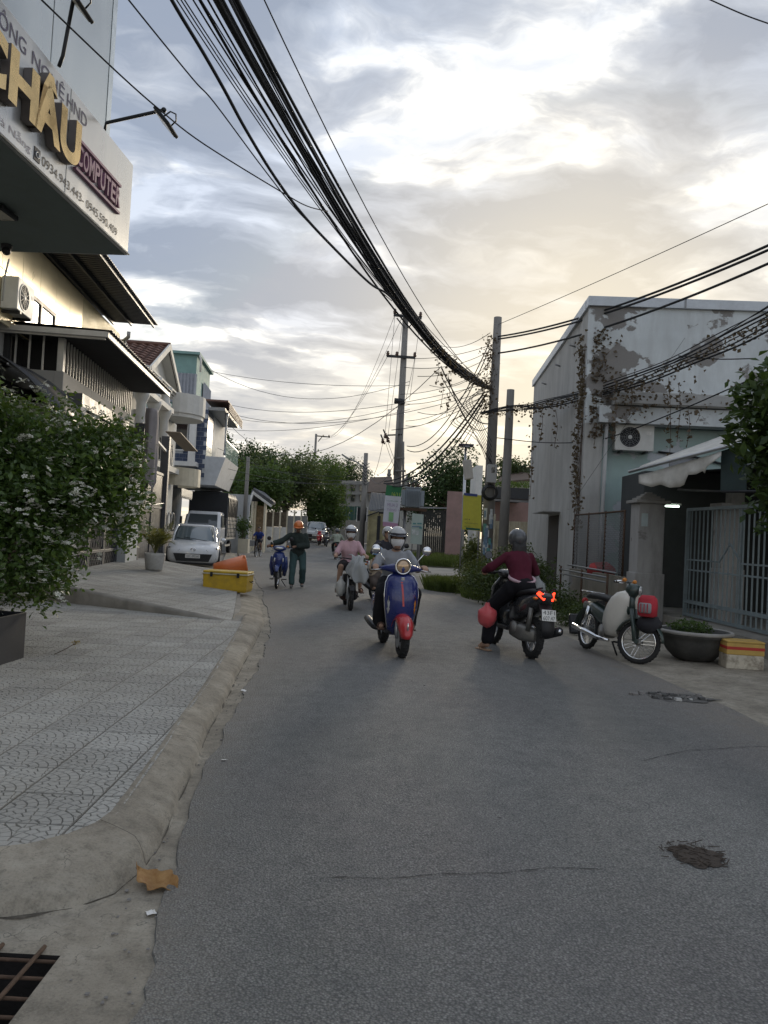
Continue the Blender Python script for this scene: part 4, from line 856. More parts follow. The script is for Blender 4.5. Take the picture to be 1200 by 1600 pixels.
# ================================================================ poles, street furniture
POLE = pbr('concrete_pole', (.23, .22, .205), .9, var=.18, vsc=2, bump=.3, dirt=.45, dcol=(.10, .095, .085), dsc=1.5, streak=.3)
def pole(label, top, r0=.17, r1=.11, base=None, z0=0.0):
    b = Vector((top.x, top.y, z0)) if base is None else Vector(base); t = thing('utility_pole', label, 'pole', b)
    MB().tube([b, b.lerp(top, .5), top], [r0, (r0 + r1) / 2, r1], 14).build('shaft', POLE, t, True, world=True); return t
T1 = px(778, 496, 25); P1 = pole('thick concrete utility pole with meter box and pasted flyers behind the weeds', T1, .2, .13)
T2 = px(798, 609, 24.4); P2 = pole('short dark concrete pole standing beside the flyer-covered pole', T2, .17, .12, base=(px(786, 850, 24.4).x, 24.4, 0))
T3 = px(634, 497, 33); P3 = pole('tall transformer pole with two crossarms', T3, .2, .12)
T4 = px(572, 708, 52); P4 = pole('concrete utility pole carrying a curved street lamp near the yellow wall', T4, .2, .14, z0=gz(52))
T5 = px(494, 678, 72); P5 = pole('distant thin pole with one crossarm above the trees', T5, .14, .1, z0=.5)
T6 = px(388, 714, 45); P6 = pole('plain concrete pole at the tiled-roof gateway', T6, .13, .1, z0=0)
T7 = Vector((-4.35, .8, 10)); P7 = pole('utility pole holding the cable bundle beside the shop building', T7, .2, .14)
# meter box, flyers and cable coil on the thick pole
z = lambda y: px(766, y, 25).z
bx('meter_box', PLASTER, P1, -.14, .16, -.36, -.15, z(755) , z(727), .01); bx('meter_window', GLASS, P1, -.02, .1, -.366, -.36, z(740), z(731)); MB(Matrix.Translation((-.55, -.1, 0)) @ rotm(-9, 'Y')).b2(.25, .52, -.2, .1, z(752), z(722)).build('cable_box', pbr('cream_box', (.5, .47, .42), .6), P1, bevel=.02)
for k in range(4): MB().torus((-.02, -.22 - .03 * k, z(770)), .25 - .02 * k, .022, rotm(90, 'X') @ rotm(8 * k, 'Z'), 28, 6).build('cable_coil', BLACKP, P1, True)
FLY = [pbr('flyer_teal', (.12, .30, .30), .8, var=.3, vsc=14), pbr('flyer_white', (.55, .58, .58), .8, var=.2, vsc=20), pbr('flyer_blue', (.16, .24, .34), .8, var=.3, vsc=18)]
for k in range(26):
    zc = random.uniform(.9, z(795)); a = random.uniform(-135, -45); w_ = random.uniform(18, 40); h = random.uniform(.08, .2)
    rr = .2 - .07 * zc / T1.z + .006 + k * .0004; MB().lathe([(rr, zc - h), (rr, zc + h)], 5, None, a - w_ / 2, a + w_ / 2).build('flyer', random.choice(FLY), P1)
# yellow notice board
yb = thing('notice_board', 'yellow notice board on a frame next to the flyer-covered pole', 'sign', (px(738, 800, 24.6).x, 24.6, 0)); YEL = pbr('yellow_vinyl', (.52, .48, .06), .6, var=.08, vsc=6)
def pboard(par, d, q, mat, name, off=0.0, th=.02):
    P_ = [px(x, y, d - off) for x, y in q]; return MB().add(P_, [(0, 1, 2, 3)]).build(name, mat, par, world=True, solid=th)
pboard(yb, 24.6, [(724, 772), (752, 774), (752, 830), (722, 827)], YEL, 'board'); pboard(yb, 24.6, [(725, 770), (746, 772), (746, 776), (725, 774)], pbr('blue_vinyl', (.05, .07, .2), .6), 'header', .02, .006); pboard(yb, 24.6, [(728, 824), (750, 826), (750, 829), (728, 827)], pbr('green_vinyl', (.03, .12, .07), .6), 'footer', .02, .006); pboard(yb, 24.6, [(752, 773), (754, 773), (753, 831), (752, 831)], DARKM, 'edge_frame', .0, .04)
uxv = (px(750, 810, 24.5) - px(725, 808, 24.5)).normalized(); uyv = (px(725, 790, 24.5) - px(724, 810, 24.5)).normalized(); im = mw(yb).inverted()
for s_, x0, y0, wd in (('ĐẤT Ở', 726, 812, .17), ('NHẬN CẦM THUÊ XE', 726, 818, .42), ('BAO TỐT', 726, 823, .18)): text(s_, 'lettering', CHAR, yb, im @ px(x0, y0, 24.57), uxv, uyv, wd, .055)
for x in (724, 751): MB().tube([px(x, 774, 24.62), Vector((px(x, 774, 24.62).x, 24.62, 0))], .022, 6).build('post', GREYM, yb, True, world=True)
# solar street lamp
sb = px(721, 884, 37); stp = px(728, 697, 37); sl1 = thing('solar_street_lamp', 'slim grey solar street lamp on the vacant lot', 'street lamp', (sb.x, 37, 0)); MB().tube([(sb.x, 37, 0), (stp.x, 37, stp.z)], [.09, .06], 10).build('post', STEEL, sl1, True, world=True)
MB(Matrix.Translation(stp) @ rotm(-8, 'X')).box((0, 0, .03), (.72, .5, .04)).build('solar_panel', pbr('solar_cell', (.03, .035, .06), .25), sl1, world=True); MB(Matrix.Translation(stp)).box((0, -.2, -.05), (.3, .34, .06)).build('lamp_head', GREYM, sl1, world=True, bevel=.01)
# transformer pole fittings
def at3(x, y, d=33): return px(x, y, d)
for (a, b) in (((615, 492), (659, 497)), ((604, 556), (649, 559))): MB().bar(at3(*a, 32.8), at3(*b, 32.8), .1, .1).build('crossarm', DARKM, P3, world=True)
for a, b in (((620, 497), (632, 512)), ((652, 499), (637, 513))): MB().bar(at3(*a, 32.8), at3(*b, 32.8), .05, .05).build('brace', DARKM, P3, world=True)
INS = pbr('brown_insulator', (.09, .05, .035), .4)
def insul(p, par):
    MB(Matrix.Translation(p)).lathe([(.03, 0), (.09, .02), (.05, .06), (.09, .09), (.05, .13), (.07, .17), (.02, .22)], 10).build('insulator', INS, par, True, world=True)
for x, y in ((617, 490), (630, 491), (657, 495), (606, 556), (620, 557), (648, 558)): insul(at3(x, y, 32.8), P3)
for x, y in ((602, 677), (606, 683), (598, 685)): insul(at3(x, y + 8, 32.5), P3); MB().bar(at3(x - 3, y - 6, 32.6), at3(x + 3, y + 9, 32.6), .06, .06).build('fuse_cutout', DARKM, P3, world=True)
MB().bar(at3(606, 680, 32.7), at3(628, 679, 32.9), .06, .06).build('fuse_arm', DARKM, P3, world=True); MB().tube([at3(616, 626, 32.8), at3(632, 628, 32.8)], .12, 10).build('switch', DARKM, P3, True, world=True)
for a, b in (((622, 640), (616, 742)), ((630, 690), (630, 760)), ((617, 716), (632, 716)), ((616, 736), (634, 736))): MB().tube([at3(*a, 32.7), at3(*b, 32.7)], .05, 6).build('conduit', POLE, P3, True, world=True)
tb_ = thing('transformer', 'grey finned distribution transformer on a steel platform', 'transformer', at3(645, 797)); TF = pbr('transformer_grey', (.30, .34, .38), .5, .3, var=.08)
c = at3(645, 778); MB(Matrix.Translation(c)).box((0, 0, 0), (.62, .6, .82)).build('tank', TF, tb_, world=True, bevel=.02)
for k in range(9): MB(Matrix.Translation(c)).box((-.28 + k * .07, -.36, -.02), (.012, .16, .68)).build('fin', TF, tb_, world=True)
for s_ in (-1, 1): MB(Matrix.Translation(c)).box((s_ * .4, 0, -.02), (.16, .5, .66)).build('side_radiator', TF, tb_, world=True, bevel=.01)
MB(Matrix.Translation(c)).box((0, 0, .43), (.7, .66, .04)).build('lid', TF, tb_, world=True)
for k in (-.2, 0, .2): insul(c + Vector((k, 0, .44)), tb_)
MB(Matrix.Translation(c)).box((-.2, 0, -.5), (1.6, .7, .12)).build('platform', RUST, tb_, world=True)
for x in (-.3, .35): MB().tube([(c.x + x, c.y, c.z - .5), (c.x + x, c.y, 0)], .07, 8).build('platform_leg', GREYM, tb_, True, world=True)
bn = thing('banner', 'hanging white banner with green header reading MUA 2 TẶNG 1', 'banner', at3(610, 825, 32.3)); GRN = pbr('green_print', (.03, .17, .07), .6); PNK = pbr('pink_print', (.42, .24, .36), .6); WV = pbr('white_vinyl', (.56, .57, .62), .6, var=.05)
pboard(bn, 32.3, [(602, 774), (627, 776), (622, 818), (598, 815)], WV, 'panel'); pboard(bn, 32.3, [(604, 758), (628, 760), (626.5, 776), (602, 774)], GRN, 'header'); pboard(bn, 32.3, [(598.5, 815), (622, 818), (621.5, 825), (598, 822)], PNK, 'footer'); pboard(bn, 32.3, [(608, 800), (615, 801), (614, 815), (607, 814)], pbr('light_green_print', (.22, .42, .2), .6), 'package_picture', .03, .005)
ux2 = (at3(627, 776) - at3(602, 774)).normalized(); uy2 = (at3(604, 758) - at3(598, 815)).normalized(); im = mw(bn).inverted(); LIL = pbr('lilac_print', (.34, .27, .40), .6)
text('16/11', 'lettering', pbr('lime_print', (.45, .55, .1), .6), bn, im @ at3(612, 774.5, 32.26), ux2, uy2, .34, .15)
for s_, x, y, wd, h, mt in (('MUA 2', 605, 791, .44, .14, LIL), ('TẶNG 1', 604, 799, .5, .17, LIL), ('KHUYẾN', 604, 783, .3, .06, GRN), ('MÃI', 616.5, 784, .14, .06, GRN)): text(s_, 'lettering', mt, bn, im @ at3(x, y, 32.26), ux2, uy2, wd, h)
ps = thing('poster_board', 'pale green poster board on a post below the transformer', 'poster', (at3(651, 850, 31.6).x, 31.6, 0)); pboard(ps, 31.6, [(644, 802), (662, 804), (659, 851), (641, 849)], pbr('pale_green_board', (.42, .50, .46), .7, var=.08), 'board')
for k, (x0, y0, x1, y1, m_) in enumerate(((645, 817, 650, 819, 0), (652, 817, 659, 819, 0), (644, 822, 658, 823.5, 2), (644, 827, 649, 835, 1), (650, 829, 654, 836, 1), (655, 823, 659, 826, 0))): pboard(ps, 31.6, [(x0, y0), (x1, y0 + .2), (x1, y1 + .2), (x0, y1)], FLY[m_], 'flyer', .02 + k * .002, .004)
for x in (644, 657): MB().tube([at3(x, 850, 31.62), Vector((at3(x, 850, 31.62).x, 31.62, 0))], .02, 6).build('post', DARKM, ps, True, world=True)
# street lamp arm, crossarms on far poles
MB().tube([px(571, 733, 52), px(563, 726, 52), px(556, 721, 52), px(545, 717, 52)], .05, 6).build('lamp_arm', GREYM, P4, True, world=True); MB().bar(px(545, 717, 52), px(534, 710, 52), .2, .1).build('lamp_head', GREYM, P4, world=True)
for k in range(7): MB().tube([px(566, 722 + k * 5, 52), px(571, 728 + k * 5, 51.7), px(577, 724 + k * 5, 52)], .03, 5).build('cable_clamp', DARKM, P4, True, world=True)
MB().bar(px(494, 681, 72), px(516, 683, 72), .12, .1).build('crossarm', DARKM, P5, world=True); MB().bar(px(497, 690, 72), px(503, 683, 72), .07, .07).build('brace', DARKM, P5, world=True)
for x in (505, 514): insul(px(x, 683, 72), P5)
# ================================================================ vehicles
def se(y, zc, w_, h, p=2.6, n=16, xc=0):
    out = []
    for j in range(n):
        a = 2 * math.pi * j / n; c, s = math.cos(a), math.sin(a)
        out.append(Vector((xc + w_ * math.copysign(abs(c) ** (2 / p), c), y, zc + h * math.copysign(abs(s) ** (2 / p), s))))
    return out
def paint(name, c, rough=.28): return pbr(name, c, rough, 0, var=.05, coat=.5, spec=.5, dirt=.18, dcol=tuple(x * .5 + .05 for x in c), dsc=5)
RED_L = emis('tail_light_lit', (1, .035, .012), 2.4); ORANGE = pbr('amber_lens', (.55, .2, .03), .25); LENS = pbr('headlight_lens', (.55, .56, .55), .1, .4); REDLENS = pbr('red_lens', (.35, .02, .02), .2); SEATM = pbr('seat_vinyl', (.02, .02, .021), .55, bump=.1); ENG = pbr('engine_alloy', (.22, .215, .2), .5, .7, var=.25, dirt=.4)
MIRROR = glass('mirror_glass', (.35, .37, .4), .04)
AX = rotm(90, 'Y')
def xf(M, *vs): return [M @ Vector(v) for v in vs]
def wheel(par, c, Rr, wd, M=None, rim=STEEL, spokes=0, disc=False, whitewall=None):
    T = (M or Matrix.Identity(4)) @ Matrix.Translation(c) @ AX
    t = MB(T); t.torus((0, 0, 0), Rr - wd * .5, wd * .5, None, 36, 10, 1.0)
    for k in range(36):
        a = 2 * math.pi * k / 36; t.M = T @ Matrix.Rotation(a, 4, 'Z'); t.box((Rr - .004, 0, wd * .16 * (1 if k % 2 else -1)), (.012, .02, wd * .34))
    w_ = t.build('wheel', RUBBER, par, True)
    r = MB(T); rr = Rr - wd; r.torus((0, 0, 0), rr, .014, None, 32, 8, 1.6); r.build('rim', rim, w_, True)
    h = MB(T); h.lathe([(.0, -.05), (.045, -.05), (.045, .05), (.0, .05)], 14)
    h.build('hub', ENG, w_, True)
    s = MB(T)
    if spokes:
        for k in range(spokes): a = 2 * math.pi * k / spokes; b = a + (.5 if k % 2 else -.5); s.bar((.04 * math.cos(b), .04 * math.sin(b), .03 if k % 4 < 2 else -.03), (rr * math.cos(a), rr * math.sin(a), 0), .004, .004)
    else:
        for k in range(5): a = 2 * math.pi * k / 5; s.bar((.03 * math.cos(a), .03 * math.sin(a), 0), (rr * math.cos(a + .25), rr * math.sin(a + .25), 0), .035, .03)
    s.build('spokes', rim, w_)
    if whitewall: MB(T).torus((0, 0, 0), rr + .012, .011, None, 36, 6, 2.0).build('white_band', whitewall, w_, True)
    if disc: MB(T).lathe([(.05, .06), (.11, .06), (.11, .064), (.05, .064)], 24).build('brake_disc', STEEL, w_)
    return w_
def fender(par, c, Rr, wd, a0, a1, mat, M=None, drop=.3, name='front_fender'):
    rows = []
    for i in range(19):
        a = R(a0 + (a1 - a0) * i / 18); row = []; wf = .5 + .5 * min(1, i / 7) ** .5
        for j in range(9):
            u = j / 4 - 1; r_ = Rr - drop * wd * abs(u) ** 2.5; row.append(Vector((u * wd * wf, c[1] + r_ * math.cos(a), c[2] + r_ * math.sin(a))))
        rows.append(row)
    return MB(M).sheet(rows).build(name, mat, par, True, solid=.006)
def mirrors(par, x, y, z, M=None, h=.2, out=.08, mat=BLACKP, r=.055):
    for s in (-1, 1):
        m = MB(M).tube([(s * x, y, z), (s * (x + .02), y + .02, z + h * .5), (s * (x + out), y, z + h)], .006, 6).build('mirror_stalk', CHROME, par, True)
        T = (M or Matrix.Identity(4)) @ Matrix.Translation((s * (x + out + .02), y, z + h + .02)) @ rotm(90, 'X')
        MB(T).lathe([(.001, -.03), (r * .7, -.026), (r, -.008), (r, .006)], 18).build('mirror_shell', mat, m, True); MB(T).lathe([(.001, .007), (r * .92, .007)], 18).build('mirror_glass', MIRROR, m)
def bars(par, y, z, half, M=None, rise=.04, back=.08, chrome=False):
    MB(M).tube([(-half, y - back, z), (-half * .5, y - back * .3, z + rise), (0, y, z), (half * .5, y - back * .3, z + rise), (half, y - back, z)], .013, 8).build('handlebar', CHROME if chrome else BLACKP, par, True)
    for s in (-1, 1):
        MB(M).tube([(s * (half - .12), y - back * .8, z + .008), (s * half, y - back, z)], .019, 10).build('grip', RUBBER, par, True)
        MB(M).tube([(s * (half - .14), y - back * .7 + .035, z), (s * (half - .05), y - back * .8 + .075, z - .01), (s * half, y - back + .06, z - .01)], .006, 6).build('brake_lever', CHROME, par, True)
def muffler(par, x, pts, r=.05, mat=None, tip=True):
    o = MB().tube(pts, [r * .5, r * .85] + [r] * (len(pts) - 3) + [r * .9], 14).build('muffler', mat or DARKM, par, True)
    if tip: d = (Vector(pts[-1]) - Vector(pts[-2])).normalized(); MB().tube([Vector(pts[-1]) - d * .005, Vector(pts[-1]) + d * .02], r * .4, 10).build('exhaust_tip', CHROME, o, True)
def shell(par, name, secs, mat, M=None, closed=True): return MB(M).loft(secs).build(name, mat, par, True)
def shield_ring(z, w_, yc, bulge, th=.05, n=11):
    fr_ = [Vector((w_ * u, yc + bulge * (1 - abs(u) ** 2.2), z)) for u in [i / (n - 1) * 2 - 1 for i in range(n)]]
    bk = [Vector((w_ * .97 * u, yc + bulge * (1 - abs(u) ** 2.2) - th, z)) for u in [1 - i / (n - 1) * 2 for i in range(n)]]
    return fr_ + bk
def plate(par, c, wd, h, lines, M=None, rx=0, mat=None, tc=None):
    T = (M or Matrix.Identity(4)) @ Matrix.Translation(c) @ rotm(rx, 'X'); o = MB(T).b2(-wd / 2, wd / 2, -.003, .003, -h / 2, h / 2).build('number_plate', mat or WHITE, par, bevel=.002)
    ux, uy = (T.to_3x3() @ Vector((1, 0, 0))), (T.to_3x3() @ Vector((0, 0, 1))); n = len(lines)
    for i, s in enumerate(lines): text(s, 'plate_text', tc or CHAR, o, T @ Vector((-wd * .42, -.005, h / 2 - (i + .88) * h / n)), ux, uy, wd * .84, h / n * .72)
def classic_scooter(label, loc, rz, body, fend, lean=0):
    t = thing('scooter', label, 'scooter', loc, rz); t.rotation_euler = (0, R(lean), R(rz))
    wheel(t, (0, .64, .235), .235, .105, disc=True); wheel(t, (0, -.62, .235), .235, .11)
    for s in (-1, 1): MB().tube([(s * .075, .64, .235), (s * .075, .62, .36), (s * .07, .6, .46)], [.022, .025, .02], 8).build('fork_leg', STEEL, t, True)
    fender(t, (0, .63, .24), .30, .105, 5, 150, fend, None, .75)
    MB().ball((0, .915, .41), (.012, .015, .05)).build('fender_emblem', CHROME, t, True)
    secs = [shield_ring(.24, .10, .33, .05), shield_ring(.32, .15, .38, .07), shield_ring(.44, .175, .43, .10), shield_ring(.6, .205, .46, .11), shield_ring(.76, .218, .455, .105), shield_ring(.9, .205, .43, .09), shield_ring(.98, .165, .40, .07), shield_ring(1.02, .10, .37, .05)]
    shell(t, 'front_shield', secs, body)
    out = [Vector((s[0].x, s[0].y - .012, s[0].z)) for s in secs]; MB().tube([Vector((-v.x, v.y, v.z)) for v in out[::-1]][::-1] if False else [Vector((-abs(v.x), v.y, v.z)) for v in out] + [Vector((abs(v.x), v.y, v.z)) for v in out[::-1]], .008, 6).build('shield_trim', CHROME, t, True)
    def onsh(x, z): 
        k = [s for s in secs]; zs = [s[0].z for s in k]; w_ = np.interp(z, zs, [s[-12 + 1].x if False else abs(s[0].x) for s in k]); yc = np.interp(z, zs, [s[0].y for s in k]); b = np.interp(z, zs, [s[5].y - s[0].y for s in k]); return yc + b * (1 - abs(x / w_) ** 2.2)
    st = MB(); st.sheet([[Vector((x, onsh(x, z) + .003, z)) for x in (-.012 + dx, .012 + dx)] for z, dx in [(.62 + .05 * i, .004 * (i - 2)) for i in range(7)]]); st.build('stripe', fend, t)
    MB().b2(-.022, .022, onsh(0, .95) - .005, onsh(0, .95) + .006, .93, .975).build('shield_emblem', CHROME, t, bevel=.004)
    for k in range(3): MB().b2(-.03, .03, onsh(0, .52) - .004, onsh(0, .52) + .004, .5 + k * .022, .508 + k * .022).build('horn_slot', CHROME, t)
    for s in (-1, 1):
        rows = [[Vector((s * x, onsh(x, z) + .008 - .008 * abs(q), z)) for q, x in ((-1, .18 - .028 * f), (0, .165), (1, .175 - .01 + .02 * f))] for z, f in ((.52, .1), (.58, 1), (.66, .9), (.74, .1))]
        MB().sheet(rows).build('turn_signal', ORANGE if s < 0 else LENS, t, True)
    H = rotm(0, 'Z')
    MB().loft([[Vector((x, .36 + oy + r_ * 1.15 * math.cos(a), 1.07 + oz + r_ * math.sin(a))) for a in [2 * math.pi * j / 12 for j in range(12)]] for x, oy, oz, r_ in ((-.27, -.05, .0, .024), (-.2, -.02, .01, .034), (-.1, .02, .01, .06), (0, .04, .01, .085), (.1, .02, .01, .06), (.2, -.02, .01, .034), (.27, -.05, 0, .024))]).build('handlebar_cover', body, t, True)
    MB().loft([[Vector((w_ * math.cos(a), .37 + d * math.sin(a), z)) for a in [2 * math.pi * j / 12 for j in range(12)]] for z, w_, d in ((.97, .07, .05), (1.03, .075, .07), (1.08, .08, .08))]).build('steering_neck', body, t, True)
    T = Matrix.Translation((0, .44, 1.11)) @ rotm(-90, 'X')
    hl = MB(T).lathe([(.08, -.08), (.098, -.02), (.102, .02), (.095, .03)], 24).build('headlight', body, t, True); MB(T).torus((0, 0, .028), .094, .011, None, 28, 8).build('headlight_ring', CHROME, hl, True); MB(T).lathe([(.09, .028), (.06, .043), (.001, .05)], 24).build('headlight_lens', pbr('amber_reflector', (.5, .36, .24), .12, .5), hl, True)
    for s in (-1, 1): MB().tube([(s * .27, .31, 1.07), (s * .37, .27, 1.065)], .02, 10).build('grip', RUBBER, t, True); MB().tube([(s * .25, .36, 1.065), (s * .32, .37, 1.055), (s * .39, .33, 1.05)], .007, 6).build('brake_lever', CHROME, t, True)
    mirrors(t, .2, .33, 1.09, h=.2, out=.11, mat=CHROME, r=.06)
    bx('floorboard', BLACKP, t, -.17, .17, -.12, .38, .26, .31, .01); shell(t, 'seat', [se(-.72, .77, .10, .03), se(-.6, .79, .14, .05), se(-.2, .79, .15, .055), se(.02, .77, .11, .05), se(.08, .75, .06, .03)], SEATM)
    shell(t, 'rear_body', [se(-.92, .62, .06, .05), se(-.85, .6, .12, .12), se(-.6, .55, .2, .19), se(-.3, .52, .2, .2), se(-.1, .5, .15, .2), se(-.05, .45, .1, .15)], body)
    shell(t, 'engine', [se(-.75, .28, .06, .08, 2.2), se(-.5, .3, .1, .1, 3), se(-.25, .3, .09, .08)], ENG); muffler(t, .15, [(.1, -.35, .22), (.16, -.5, .24), (.17, -.75, .27), (.18, -.95, .3)])
    MB().tube([(-.1, -.15, .2), (-.22, -.1, .22), (-.24, -.08, .24)], .014, 6).build('footrest', DARKM, t, True); return t
def sport_scooter(label, loc, rz, body, lit=False, lean=0, pl=('43F1', '607.47'), name='motorbike', group=None, steer=0):
    t = thing(name, label, 'motorbike', loc, rz, group); t.rotation_euler = (0, R(lean), R(rz))
    wheel(t, (0, .66, .27), .27, .085, disc=True); wheel(t, (0, -.62, .27), .27, .1)
    for s in (-1, 1): MB().tube([(s * .08, .66, .27), (s * .07, .55, .62)], .024, 8).build('fork_leg', DARKM, t, True)
    fender(t, (0, .66, .27), .31, .075, 20, 150, body)
    secs = [shield_ring(.34, .13, .38, .10), shield_ring(.5, .17, .42, .13), shield_ring(.7, .2, .44, .13), shield_ring(.85, .19, .42, .11), shield_ring(.98, .12, .36, .07)]; shell(t, 'front_shield', secs, body)
    for s in (-1, 1): MB().sheet([[Vector((s * .05, .55, .80)), Vector((s * .17, .48, .84))], [Vector((s * .04, .56, .72)), Vector((s * .17, .49, .78))]]).build('headlight', LENS, t, solid=.01)
    shell(t, 'headset', [se(.28, 1.02, .10, .04), se(.36, 1.04, .16, .06), se(.44, 1.02, .1, .05)], body); bars(t, .34, 1.03, .34, rise=.02); mirrors(t, .2, .36, 1.05, h=.2, out=.1)
    bx('floorboard', BLACKP, t, -.15, .15, -.1, .38, .29, .34, .01); shell(t, 'tunnel', [se(-.1, .45, .1, .14), se(.15, .42, .09, .14), se(.38, .5, .1, .16)], body)
    shell(t, 'seat', [se(-.82, .87, .06, .025), se(-.6, .86, .12, .04), se(-.25, .80, .14, .045), se(.0, .79, .10, .05), se(.08, .77, .05, .03)], SEATM)
    shell(t, 'rear_body', [se(-.98, .84, .05, .03), se(-.9, .8, .10, .07), se(-.7, .72, .155, .12), se(-.4, .64, .16, .17), se(-.1, .58, .13, .18), se(-.04, .52, .1, .14)], body)
    for s in (-1, 1): MB().add([(s * .02, -.965, .83), (s * .105, -.90, .885), (s * .12, -.86, .85), (s * .06, -.955, .775)], [(0, 1, 2, 3)]).build('tail_light', RED_L if lit else REDLENS, t, solid=.02); MB().tube([(s * .1, -.8, .9), (s * .09, -.95, .93)], .012, 6).build('grab_rail', DARKM, t, True); MB().ball((s * .13, -.86, .79), (.035, .03, .02)).build('turn_signal', ORANGE, t, True)
    MB().sheet([[Vector((x, -.86, .74)) for x in (-.08, .08)], [Vector((x, -.98, .6)) for x in (-.09, .09)], [Vector((x, -1.03, .42)) for x in (-.085, .085)], [Vector((x, -1.02, .33)) for x in (-.07, .07)]]).build('rear_mudguard', BLACKP, t, True, solid=.012)
    plate(t, (0, -1.015, .6), .19, .14, pl, rx=-14)
    shell(t, 'engine', [se(-.72, .3, .05, .08), se(-.55, .32, .1, .11, 3, xc=-.1), se(-.25, .33, .1, .1, 3, xc=-.08)], ENG); MB(Matrix.Translation((-.19, -.42, .36)) @ AX).lathe([(.0, -.02), (.09, -.02), (.09, .03), (.0, .03)], 18).build('clutch_cover', ENG, t, True)
    muffler(t, .15, [(.08, -.3, .24), (.15, -.45, .27), (.17, -.7, .34), (.18, -.98, .41)], .062); MB().tube([(-.12, -.7, .36), (-.12, -.75, .66)], .03, 10).build('shock_absorber', ENG, t, True)
    for s in (-1, 1): MB().tube([(s * .12, -.3, .36), (s * .22, -.3, .36)], .014, 6).build('footrest', DARKM, t, True)
    return t
def underbone(label, loc, rz, leg, body, lean=0, steer=0, cub=True, name='motorbike', ww=None):
    t = thing(name, label, 'motorbike', loc, rz); t.rotation_euler = (0, R(lean), R(rz)); hd = Vector((0, .44, .6)); S = Matrix.Translation(hd) @ rotm(steer, 'Z') @ Matrix.Translation(-hd)
    wheel(t, (0, .60, .285), .285, .065, S, CHROME, 32, whitewall=ww); wheel(t, (0, -.60, .285), .285, .07, None, CHROME, 32, whitewall=ww)
    fender(t, (0, .60, .285), .325, .065, 8 if cub else 30, 165, body, S)
    for s in (-1, 1):
        MB(S).tube([(s * .075, .56 if cub else .60, .285), (s * .075, .53, .45), (s * .06, .46, .7)], [.02, .03, .028] if cub else [.02, .022, .022], 10).build('fork_leg', body if cub else DARKM, t, True)
        if cub: MB(S).bar((s * .075, .54, .32), (s * .075, .61, .28), .02, .05).build('leading_link', body, t)
    MB(S).tube([(0, .47, .6), (0, .40, .95)], .04, 10).build('steering_head', body, t, True)
    shell(t, 'frame_spine', [se(.42, .72, .05, .07), se(.25, .56, .06, .07), se(.05, .48, .07, .08), se(-.2, .52, .09, .12), se(-.45, .6, .09, .1), se(-.75, .63, .07, .06)], body)
    eng = shell(t, 'engine', [se(.28, .38, .05, .05, 2.2), se(.15, .37, .07, .07), se(.0, .34, .10, .1, 3), se(-.14, .34, .09, .09, 3)], ENG); MB(Matrix.Translation((.1, -.03, .33)) @ AX).lathe([(.0, -.0), (.09, 0), (.085, .03), (.0, .035)], 18).build('engine_cover', ENG, eng, True)
    if cub:
        rows = []
        for z, w_, yf, yb in ((.29, .10, .20, .05), (.36, .135, .26, .07), (.46, .19, .33, .08), (.58, .21, .38, .12), (.70, .215, .42, .18), (.80, .205, .44, .24), (.88, .17, .44, .31), (.92, .09, .42, .37)):
            rows.append([Vector((w_ * u, yb + (yf - yb) * (1 - abs(u) ** 2.4) if abs(u) > .3 else yf - .02 * (1 - abs(u) / .3), z)) for u in [i / 12 * 2 - 1 for i in range(13)]])
        MB().sheet(rows).build('leg_shield', leg, t, True, solid=.012); bx('shield_badge', DARKM, t, -.035, .035, .425, .445, .78, .86)
        MB(S).loft([[Vector((w_ * math.cos(a), .42 + d * math.sin(a), z)) for a in [2 * math.pi * j / 14 for j in range(14)]] for z, w_, d in ((.86, .05, .06), (.93, .075, .1), (1.0, .07, .09), (1.03, .04, .06))]).build('headlight_nacelle', body, t, True); MB(S @ Matrix.Translation((0, .52, .95)) @ rotm(-90, 'X')).lathe([(.065, 0), (.06, .012), (.001, .025)], 18).build('headlight', LENS, t, True)
    else:
        secs = [shield_ring(.42, .10, .36, .05), shield_ring(.55, .14, .42, .08), shield_ring(.7, .165, .45, .10), shield_ring(.82, .15, .44, .09), shield_ring(.92, .11, .40, .06)]; shell(t, 'front_cowl', secs, leg)
        for s in (-1, 1): MB().tube([(s * .16, .33, .8), (s * .17, .25, .55), (s * .15, .12, .32)], [.05, .07, .05], 8).build('leg_shield', leg, t, True); MB().ball((s * .105, .53, .72), (.022, .02, .055)).build('turn_signal', LENS, t, True)
        MB(S).loft([[Vector((w_ * math.cos(a), .40 + d * math.sin(a), z)) for a in [2 * math.pi * j / 14 for j in range(14)]] for z, w_, d in ((.93, .08, .07), (.98, .16, .1), (1.03, .17, .1), (1.07, .10, .06))]).build('headset', leg, t, True); MB(S).ball((0, .47, 1.01), (.11, .05, .035)).build('headlight', LENS, t, True)
    bars(t, .38, 1.02, .33, S, .03, .1, cub)
    for s in (-1, 1): MB(S).ball((s * .2, .36, 1.06), (.03, .03, .028)).build('turn_signal', ORANGE, t, True)
    if not cub: mirrors(t, .16, .36, 1.05, S, .18, .1)
    shell(t, 'seat', [se(-.66, .76, .09, .03), se(-.5, .79, .12, .045), se(-.2, .78, .125, .05), se(.0, .76, .09, .045), se(.06, .74, .05, .03)], SEATM)
    fender(t, (0, -.60, .285), .33, .075, 25, 175, body, None, .3, 'rear_fender')
    for s in (-1, 1): MB().tube([(s * .1, -.6, .3), (s * .1, -.5, .62)], [.02, .028], 10).build('shock_absorber', CHROME, t, True); MB().tube([(s * .1, -.05, .2), (s * .22, -.05, .2)], .014, 6).build('footrest', RUBBER, t, True)
